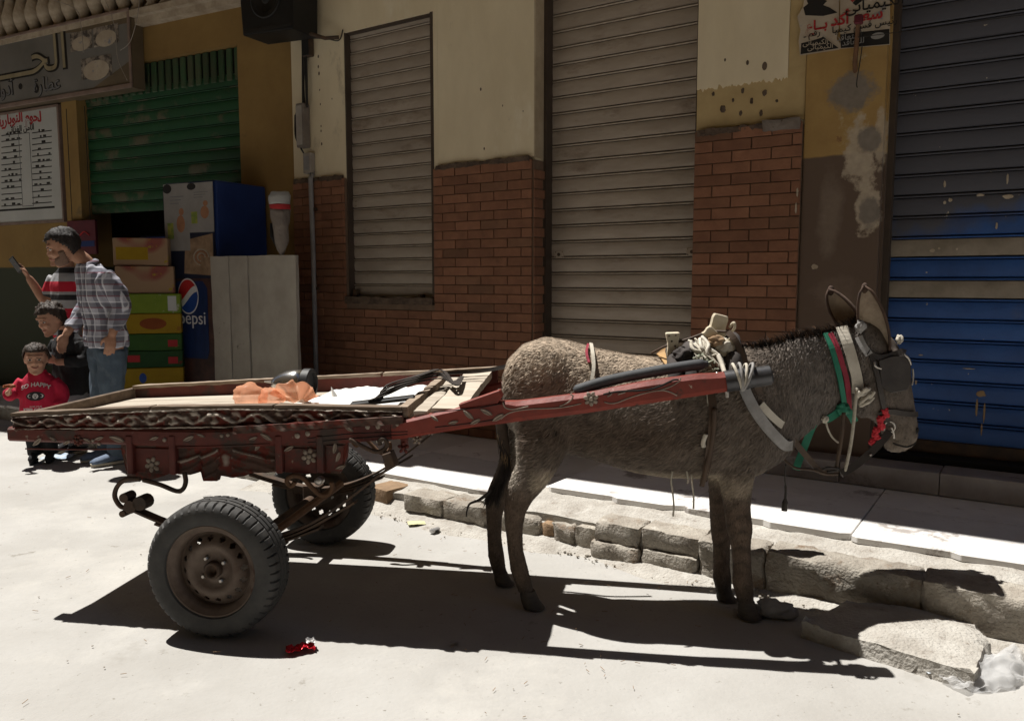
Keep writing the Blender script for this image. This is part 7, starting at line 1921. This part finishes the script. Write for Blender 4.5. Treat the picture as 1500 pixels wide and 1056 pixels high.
    def finish(s, voxel=0.008):
        me = remesh(s.b, voxel, 3, 0.5, 'body')
        body_ = link('body', me, s.skin, s.root)
        for nm_, mt, g in s.kids:
            if isinstance(g, MB):
                o = g.build(nm_, mt, body_, smooth=True, fix=nm_ != 'hair_locks')
                if nm_ == 'hair_locks': tag(o, kind='stuff')
            else:
                o = link(nm_, g, mt, body_); g.polygons.foreach_set('use_smooth', [True]*len(g.polygons))
                md = o.modifiers.new('thick', 'SOLIDIFY'); md.thickness = 0.006 if nm_ == 'hair' else 0.002; md.offset = -1
        return body_
    def garment(s, nm_, g, mat, voxel=0.010, amp=0.006, fq=14, seed=0, smooth=4):
        me = remesh(g, voxel, smooth, 0.5, nm_)
        for v in me.vertices:
            q = v.co*fq; q.z *= 0.55
            v.co += v.normal*(amp*noise.noise(q + Vector((seed, 0, 0))) + amp*0.5*noise.noise(q*2.3 + Vector((0, seed, 0))))
        return link(nm_, me, mat, s.root)
def torso(g, rows, lean=(0, 0)):
    """rows: z, half width, half depth, shift x, shift y"""
    g.rings([oval((dx, dy, z), a, b, (1, 0, 0), (0, 1, 0), 22, 0.88) for z, a, b, dx, dy in rows])
V = Vector

# ---- the man in the checked shirt
p0 = on_ground(158, 680)
mn = Person('person', 'standing man in checked shirt and jeans, head bowed towards the children', (p0.x - 0.03, p0.y + 0.10, 0), R(-42))
g = mn.b
torso(g, [(0.90, .15, .10, 0, 0.02), (1.10, .145, .095, 0, 0.01), (1.30, .165, .10, 0, -0.02), (1.44, .16, .085, 0, -0.05), (1.50, .07, .06, 0, -0.08)])
vlimb(g, [(V((0, -0.07, 1.45)), .062), (V((-.02, -0.10, 1.52)), .056), (V((-.045, -0.14, 1.565)), .056), (V((-.065, -0.17, 1.60)), .048)])
mn.head((-0.062, -0.175, 1.515), R(-22), R(22), 1.08, beard=True)
vlimb(g, [(V((.20, -0.04, 1.41)), .05), (V((.255, .03, 1.21)), .042), (V((.262, -0.03, 1.03)), .032), (V((.262, -0.045, .985)), .026)])
mn.hand((.262, -0.048, .985), (0.02, -.18, -1), (1, -.2, 0), 1.0, -1, 0.30)
vlimb(g, [(V((-.20, -0.04, 1.41)), .05), (V((-.25, -0.02, 1.20)), .042), (V((-.20, -0.17, 1.02)), .032), (V((-.19, -0.20, .98)), .026)])
mn.hand((-.19, -0.205, .975), (0.1, -.4, -1), (-1, -.2, 0), 1.0, 1, 0.35)
for sx in (-1, 1): vlimb(g, [(V((sx*.09, .02, .92)), .085), (V((sx*.095, .0, .50)), .058), (V((sx*.10, .02, .10)), .042)])
bo = mn.finish()
g = MB()
torso(g, [(0.885, .200, .140, 0, 0.015), (0.93, .202, .142, 0, 0.015), (1.08, .190, .136, 0, 0.005), (1.24, .205, .138, 0, -0.015), (1.36, .215, .128, 0, -0.035), (1.435, .198, .105, 0, -0.055), (1.485, .125, .084, 0, -0.075), (1.508, .078, .072, 0, -0.085)])
for sx, rows in ((1, [((.180, -0.045, 1.41), .080), ((.232, -0.01, 1.33), .078), ((.268, .03, 1.21), .068), ((.268, 0.0, 1.10), .056), ((.264, -0.035, 1.02), .046)]), (-1, [((-.165, -0.045, 1.42), .078), ((-.215, -0.02, 1.34), .074), ((-.252, -0.02, 1.20), .064), ((-.225, -0.11, 1.09), .056), ((-.20, -0.165, 1.02), .048)])):
    vlimb(g, [(V(a), r) for a, r in rows])
mn.garment('shirt', g, 'plaid', 0.010, 0.019, 12, 2)
col_ = MB().tube(bez([(-.055, -.150, 1.475), (-.082, -.085, 1.515), (0, -.030, 1.535), (.082, -.085, 1.515), (.055, -.150, 1.475)], 6), .020, 8, flat=0.45)
col_.build('collar', 'plaid', mn.root, smooth=True)
MB().strap(bez([(0, -.147, 1.45), (0, -.150, 1.36), (0, -.150, 1.2), (0, -.132, 1.05), (0, -.125, .90)], 5), 0.034, 0.006, (0, -1, 0)).build('button_band', 'plaid', mn.root)
for k in range(6): MB().ball((0, -.152 + 0.006*max(0, k-2), 1.40 - 0.09*k), .006, 8, 6).build('button', 'print_white', mn.root)
g = MB()
torso(g, [(0.80, .150, .118, 0, 0.02), (0.88, .160, .122, 0, 0.02), (0.97, .150, .11, 0, 0.015)])
for sx in (-1, 1): vlimb(g, [(V((sx*.082, .015, .86)), .108), (V((sx*.092, .005, .66)), .092), (V((sx*.098, -.005, .48)), .078), (V((sx*.10, .02, .25)), .074), (V((sx*.10, .025, .06)), .078)])
mn.garment('jeans', g, 'jeans', 0.010, 0.015, 13, 5)
def shoe(parent, x, y, L_, mat='shoe_blue', sole='shoe_sole', h=0.085):
    o = empty('shoe', T(x, y, 0), parent=parent)
    MB().rings([oval((0, yy*L_, zz), a*L_, b, (1, 0, 0), (0, 0, 1), 16) for yy, zz, a, b in ((.36, .055, .10, .035), (.25, .060, .155, .045), (.05, .058, .165, .046), (-.2, .045, .18, .034), (-.45, .038, .17, .025), (-.58, .032, .11, .015))]).build('upper', mat, o, smooth=True)
    MB().rings([[V((a*L_*math.cos(t), (.40 if math.sin(t) > 0 else .61)*L_*math.sin(t)*(1 if zz > .012 else .985), zz)) for t in [2*math.pi*j/24 for j in range(24)]] for a, zz in ((.175, .002), (.19, .012), (.19, .024))]).build('sole', sole, o)
shoe(mn.root, .10, -.02, .27); shoe(mn.root, -.10, -.02, .27)

# ---- toddler in the red jersey
c0 = at_depth(56, 600, 6.0)
td = Person('person', 'toddler in red printed jersey holding orange snack, facing the viewer', (c0.x, 6.02, 0), R(18), 'skin_child')
g = td.b
torso(g, [(0.36, .095, .08, 0, 0), (0.48, .098, .082, 0, 0), (0.60, .10, .075, 0, 0), (0.675, .06, .05, 0, 0)])
vlimb(g, [(V((0, 0, .65)), .042), (V((0, -0.005, .72)), .042), (V((0, .0, .78)), .05)])
td.head((0, -.022, .685), R(6), R(4), 0.92, 'hair_brown', 1.04, 0.012, 1.0)
vlimb(g, [(V((-.105, 0, .63)), .034), (V((-.165, -.02, .53)), .030), (V((-.175, -.10, .55)), .024), (V((-.165, -.125, .56)), .02)])
td.hand((-.165, -.125, .56), (.25, -.5, .6), (-.8, .1, -.4), 0.58, 1, 0.8)
vlimb(g, [(V((.105, 0, .63)), .034), (V((.155, -.01, .52)), .030), (V((.145, -.075, .43)), .024), (V((.13, -.095, .41)), .02)])
td.hand((.13, -.095, .41), (-.3, -.3, -.6), (.8, -.3, 0), 0.58, -1, 0.6)
for sx in (-1, 1): vlimb(g, [(V((sx*.05, 0, .38)), .055), (V((sx*.055, 0, .2)), .04), (V((sx*.055, .01, .05)), .03)])
td.finish(0.006)
g = MB()
torso(g, [(0.335, .130, .108, 0, 0), (0.40, .134, .112, 0, -.003), (0.50, .130, .108, 0, -.005), (0.585, .128, .098, 0, 0), (0.64, .105, .078, 0, 0), (0.685, .060, .058, 0, -.004), (0.70, .052, .054, 0, -.004)])
for rows in ([((-.095, 0, .62), .056), ((-.150, -.01, .555), .054), ((-.172, -.05, .53), .046), ((-.172, -.105, .548), .040)], [((.095, 0, .62), .056), ((.145, -.005, .55), .054), ((.158, -.03, .49), .048), ((.142, -.078, .43), .040)]):
    vlimb(g, [(V(a), r) for a, r in rows])
js = td.garment('jersey', g, 'red_jersey', 0.008, 0.009, 17, 1)
jm = js.data; jm.calc_loop_triangles(); jb = BVHTree.FromPolygons([v.co.copy() for v in jm.vertices], [tuple(t.vertices) for t in jm.loop_triangles])
def printed(mesh_o, m_):
    mesh_o.data.transform(m_); mesh_o.matrix_local = Matrix.Identity(4); drape(mesh_o, jb, 0.002); return mesh_o
for txt, sz, zz, arc, bold in (('SO HAPPY', 0.043, 0.606, 0.9, 0.001), ('MORE SMILES', 0.014, 0.442, 0, 0), ('KEEP GOING', 0.030, 0.418, 0, 0.001)):
    o = lettering(txt, sz, 'print_white', js, Matrix.Identity(4), bold=bold, depth=0.0)
    if arc:
        for v in o.data.vertices: v.co.z -= v.co.x**2*3.0
    printed(o, Matrix.Translation((0, 0, zz)))
def disc(rx, rz, cx, cz, mat, off=0.002, n=28, nm_='badge_print'):
    g_ = MB(); vs_ = [(cx, 0, cz)]; fs_ = []
    for q in (0.5, 1.0):
        vs_ += [(cx + rx*q*math.cos(2*math.pi*j/n), 0, cz + rz*q*math.sin(2*math.pi*j/n)) for j in range(n)]
    fs_ = [(0, 1 + j, 1 + (j+1) % n) for j in range(n)] + [(1 + j, 1 + n + j, 1 + n + (j+1) % n, 1 + (j+1) % n) for j in range(n)]
    o = g_.add(vs_, fs_).build(nm_, mat, js, fix=False); drape(o, jb, off); return o
disc(.062, .034, 0, .520, 'print_dark', 0.0020); disc(.020, .020, 0, .520, 'print_white', 0.0035)
disc(.013, .013, -.040, .522, 'print_white', 0.0035); disc(.013, .013, .040, .522, 'print_white', 0.0035); disc(.009, .010, -.036, .522, 'print_dark', 0.005); disc(.009, .010, .036, .522, 'print_dark', 0.005)
disc(.004, .004, -.007, .526, 'print_dark', 0.005); disc(.004, .004, .007, .526, 'print_dark', 0.005); disc(.007, .005, 0, .512, 'print_dark', 0.005)
MB().tube([(0.052*math.cos(a), -.004 + 0.05*math.sin(a), .700) for a in [2*math.pi*j/20 for j in range(20)]], .010, 8, closed=True).build('neck_rib', 'red_jersey', td.root, smooth=True)
g = MB(); torso(g, [(0.30, .100, .088, 0, 0), (0.37, .108, .095, 0, 0)])
for sx in (-1, 1): vlimb(g, [(V((sx*.050, 0, .34)), .066), (V((sx*.056, 0, .2)), .054), (V((sx*.056, .01, .05)), .05)])
td.garment('trousers', g, 'black_cloth', 0.009, 0.005, 16, 3)
shoe(td.root, .056, -.02, .15, 'black_cloth', 'black_cloth'); shoe(td.root, -.056, -.02, .15, 'black_cloth', 'black_cloth')
sn = td.root.matrix_world if False else None
bpy.context.view_layer.update()
q = td.root.matrix_world @ V((-.150, -.185, .600))
tag(puff((0, 0, 0.012), (.045, .022, .014), 3, 0.4).build('snack', 'carton_orange', None, T(q.x, q.y, q.z, R(20)), smooth=True), 'small orange snack in the toddler hand', 'snack')

# ---- boy in black behind the toddler
c0 = at_depth(103, 600, 6.32)
by = Person('person', 'boy in black top looking down at the thing in his hands', (c0.x, 6.36, 0), R(-22), 'skin_child')
g = by.b
torso(g, [(0.52, .11, .085, 0, 0), (0.68, .112, .085, 0, 0), (0.86, .125, .08, 0, 0), (0.955, .07, .055, 0, -.01)])
vlimb(g, [(V((0, 0, .93)), .045), (V((0, -0.03, 1.0)), .045), (V((0, -.04, 1.06)), .05)])
by.head((-0.01, -.10, .975), R(-4), R(20), 0.98, 'hair_brown', 1.02, 0.020)
vlimb(g, [(V((-.13, 0, .90)), .04), (V((-.175, -.02, .76)), .036), (V((-.09, -.165, .79)), .028), (V((-.07, -.185, .80)), .023)])
by.hand((-.07, -.185, .80), (.5, -.5, .4), (-.5, -.6, -.3), 0.68, 1, 0.7)
vlimb(g, [(V((.13, 0, .90)), .04), (V((.18, -.01, .76)), .036), (V((.09, -.15, .75)), .028), (V((.06, -.175, .75)), .023)])
by.hand((.06, -.175, .75), (-.7, -.4, .3), (.5, -.7, -.3), 0.68, -1, 0.7)
for sx in (-1, 1): vlimb(g, [(V((sx*.06, 0, .54)), .065), (V((sx*.065, 0, .28)), .045), (V((sx*.065, .01, .06)), .032)])
by.finish(0.007)
g = MB()
torso(g, [(0.47, .138, .112, 0, 0), (0.60, .140, .112, 0, 0), (0.74, .142, .110, 0, 0), (0.86, .150, .100, 0, 0), (0.925, .120, .082, 0, -.005), (0.965, .062, .062, 0, -.012), (0.99, .054, .056, 0, -.02)])
for rows in ([((-.118, 0, .89), .062), ((-.168, -.01, .80), .058), ((-.178, -.05, .755), .052), ((-.105, -.145, .785), .042)], [((.118, 0, .89), .062), ((.172, -.005, .80), .058), ((.182, -.04, .755), .052), ((.105, -.135, .752), .042)]):
    vlimb(g, [(V(a), r) for a, r in rows])
by.garment('top', g, 'black_cloth', 0.009, 0.013, 15, 4)
g = MB(); torso(g, [(0.44, .112, .095, 0, 0), (0.52, .122, .10, 0, 0)])
for sx in (-1, 1): vlimb(g, [(V((sx*.062, 0, .50)), .078), (V((sx*.066, 0, .28)), .062), (V((sx*.066, .01, .05)), .058)])
by.garment('trousers', g, 'grey_trousers', 0.010, 0.008, 15, 6)
shoe(by.root, .066, -.02, .19, 'black_cloth', 'shoe_sole'); shoe(by.root, -.066, -.02, .19, 'black_cloth', 'shoe_sole')
bpy.context.view_layer.update()
mk('toy_blue', (0.10, 0.14, 0.18), (0.30, 0.34, 0.38), scale=14, rough=0.35, bump=0.05)
q = by.root.matrix_world @ V((-.05, -.245, .85))
ty = empty('toy', T(q.x, q.y, q.z, R(-20)), 'shiny blue grey toy held up in the boy hands', 'toy')
puff((0, 0, 0), (.045, .03, .045), 6, 0.3).build('shell', 'toy_blue', ty, smooth=True); MB().tube([(0.01, -.01, -.03), (0.02, -.015, -.10)], .014, 8).build('handle', 'black_plastic', ty, smooth=True)

# ---- person in the striped top behind them, phone raised
c0 = at_depth(108, 600, 6.75)
wn_ = Person('person', 'person in red and grey striped top raising a phone behind the man', (c0.x, 6.80, 0), R(-25))
g = wn_.b
torso(g, [(0.88, .15, .10, 0, 0), (1.10, .14, .095, 0, 0), (1.30, .16, .10, 0, 0), (1.43, .15, .08, 0, 0), (1.49, .07, .06, 0, -.01)])
vlimb(g, [(V((0, 0, 1.45)), .058), (V((0, -.02, 1.53)), .054), (V((0, -.02, 1.60)), .055)])
wn_.head((0, -.05, 1.515), R(-15), R(8), 1.02)
vlimb(g, [(V((-.19, 0, 1.39)), .05), (V((-.235, -.05, 1.20)), .042), (V((-.285, -.13, 1.35)), .034), (V((-.305, -.155, 1.41)), .027)])
wn_.hand((-.31, -.16, 1.42), (-.30, -.30, .80), (.2, .8, .3), 0.95, 1, 0.55)
vlimb(g, [(V((.19, 0, 1.39)), .05), (V((.24, 0, 1.15)), .042), (V((.24, -.06, .95)), .03)])
wn_.hand((.24, -.065, .93), (0, -.2, -1), (1, 0, 0), 0.95, -1, 0.35)
for sx in (-1, 1): vlimb(g, [(V((sx*.09, 0, .92)), .085), (V((sx*.09, 0, .50)), .058), (V((sx*.09, .02, .08)), .042)])
wn_.finish(0.009)
g = MB()
torso(g, [(0.90, .175, .125, 0, 0), (1.08, .165, .12, 0, 0), (1.24, .180, .125, 0, 0), (1.36, .185, .115, 0, 0), (1.43, .165, .095, 0, 0), (1.48, .09, .075, 0, -.005), (1.50, .075, .07, 0, -.005)])
for rows in ([((-.165, 0, 1.40), .075), ((-.205, -.02, 1.31), .072), ((-.225, -.04, 1.24), .064)], [((.165, 0, 1.40), .075), ((.215, 0, 1.30), .070), ((.238, 0, 1.18), .064)]):
    vlimb(g, [(V(a), r) for a, r in rows])
wn_.garment('top', g, 'striped', 0.011, 0.008, 13, 8)
g = MB(); torso(g, [(0.80, .150, .115, 0, 0), (0.92, .155, .115, 0, 0)])
for sx in (-1, 1): vlimb(g, [(V((sx*.085, 0, .86)), .105), (V((sx*.09, 0, .50)), .080), (V((sx*.09, .02, .06)), .075)])
wn_.garment('trousers', g, 'grey_trousers', 0.011, 0.008, 13, 9)
shoe(wn_.root, .09, -.02, .25, 'black_cloth', 'black_cloth'); shoe(wn_.root, -.09, -.02, .25, 'black_cloth', 'black_cloth')
bpy.context.view_layer.update()
q = wn_.root.matrix_world @ V((-.352, -.228, 1.515))
ph = empty('phone', T(q.x, q.y, q.z, R(-30), R(20), R(-25)), 'black phone held up by the person in the striped top', 'phone')
MB().box(-.036, .036, -.005, .005, -.07, .07).build('case', 'black_plastic', ph, bevel=0.004); MB().box(-.032, .032, -.0062, -.0052, -.06, .06).build('screen', 'eye_dark', ph)

# ================================================================== LITTER ON THE GROUND
mk('foil_red', (0.55, 0.012, 0.03), (0.40, 0.01, 0.02), scale=18, rough=0.25, metal=0.35, bump=0.6, bscale=40, bdist=0.01)
mk('foil_silver', (0.55, 0.54, 0.53), (0.40, 0.39, 0.38), scale=18, rough=0.3, metal=0.6, bump=0.4)
mk('paper_yellow', (0.55, 0.52, 0.30), (0.45, 0.43, 0.26), scale=9, rough=0.9, bump=0.3)
mk('newsprint', (0.50, 0.52, 0.54), (0.25, 0.33, 0.42), scale=18, rough=0.9, bump=0.2)
def sheet(nx, ny, L_, W_, amp, seed, lift=0.004, fq=14):
    def fn(a, b):
        x, y = (a-0.5)*L_, (b-0.5)*W_; q = V((x*fq, y*fq, seed))
        return (x + amp*0.6*noise.noise(q + V((7, 0, 0))), y + amp*0.6*noise.noise(q + V((0, 9, 0))), lift + amp*(0.9 + noise.noise(q) + 0.6*noise.noise(q*2.3)))
    return MB().grid(nx, ny, fn)
q = on_ground(440, 952)
wr = empty('sweet_wrapper', T(q.x, q.y, 0, R(24)), 'crumpled red foil wrapper on the road by the cart shadow', 'wrapper')
sheet(26, 16, 0.105, 0.060, 0.014, 3, 0.0, 42).build('foil', 'foil_red', wr, smooth=False, fix=False)
sheet(10, 10, 0.034, 0.050, 0.010, 6, 0.016, 48).build('silver_end', 'foil_silver', wr, T(0.04, 0.012, 0), smooth=False, fix=False)
q = on_ground(1447, 985)
pb2 = empty('plastic_bag', T(q.x, q.y, 0.0, R(-62)), 'clear crumpled plastic bag lying by the concrete ramp', 'bag')
def bagfn(a, b):
    t = b; x = (a-0.5)*(0.10 + 0.10*math.sin(math.pi*min(1, t*1.05))); y = (t-0.5)*0.34
    qv = V((x*20, y*14, 4.0)); edge = math.sin(math.pi*a)
    return (x + 0.01*noise.noise(qv + V((5, 0, 0))), y, 0.006 + 0.055*edge*(0.35 + 0.65*t) + 0.022*noise.noise(qv) + 0.012*noise.noise(qv*2.5))
MB().grid(30, 40, bagfn).build('film', 'clear_film', pb2, smooth=True, fix=False)
MB().grid(24, 30, lambda a, b: tuple(V(bagfn(a, b)) + V((0.006, -0.004, -0.010)) + noise.noise_vector(V((a*9, b*9, 8)))*0.012)).build('film', 'clear_film', pb2, smooth=True, fix=False)
sheet(18, 14, 0.09, 0.08, 0.016, 9, 0.002, 36).build('film_end', 'clear_film', pb2, T(-0.0, -0.17, 0), smooth=False, fix=False)
sheet(12, 6, 0.10, 0.025, 0.006, 12, 0.006, 26).build('printed_edge', 'newsprint', pb2, T(-0.075, -0.16, 0, R(70)), smooth=True, fix=False)
q = on_ground(1140, 905)
b3 = empty('plastic_bag', T(q.x, q.y + 0.03, 0.0, R(-15)), 'grey crumpled plastic bag in shade beside the donkey front hooves', 'bag')
puff((0, 0, 0.025), (.085, .05, .04), 9, 0.45).build('film', 'grey_strap', b3, smooth=True)
sheet(12, 8, 0.14, 0.05, 0.010, 5, 0.004, 26).build('film_end', 'grey_strap', b3, T(-0.10, -0.03, 0), smooth=True, fix=False)
q = on_ground(637, 779)
can = empty('crushed_can', T(q.x, q.y, 0.0, R(50)), 'small flattened silver can on the road before the kerb', 'can')
crumple(MB().lathe([(0.012, -0.032), (0.017, -0.028), (0.017, 0.0), (0.017, 0.028), (0.012, 0.032)], 14, T(0, 0, 0.012, 0, 0, R(90), (0.65, 1, 1))), 0.004, 60, 2).build('body', 'foil_silver', can, smooth=False)
MB().box(-0.012, 0.012, -0.019, -0.0165, 0.004, 0.016).build('label', 'ink', can)
q = on_ground(610, 767)
tag(sheet(12, 10, 0.10, 0.07, 0.005, 2, 0.003, 20).build('paper_scrap', 'paper_yellow', None, T(q.x, q.y, 0, R(15)), smooth=True, fix=False), 'pale yellow paper scrap on the road near the kerb', 'paper')
q = on_ground(85, 671)
tag(sheet(16, 12, 0.22, 0.16, 0.012, 4, 0.004, 14).build('newspaper_scrap', 'newsprint', None, T(q.x, q.y, 0, R(10)), smooth=True, fix=False), 'crumpled blue white paper on the road below the cart tail', 'paper')
q = on_ground(666, 942)
tag(sheet(6, 6, 0.035, 0.025, 0.004, 8, 0.002, 40).build('paper_scrap', 'paper', None, T(q.x, q.y, 0, R(10)), smooth=True, fix=False), 'tiny white scrap in the cart shadow on the road', 'paper')
q = on_ground(303, 727)
tag(sheet(8, 6, 0.05, 0.03, 0.005, 15, 0.002, 40).build('paper_scrap', 'paper', None, T(q.x, q.y, 0, R(30)), smooth=True, fix=False), 'small white scrap on the sunlit road above the near wheel', 'paper')
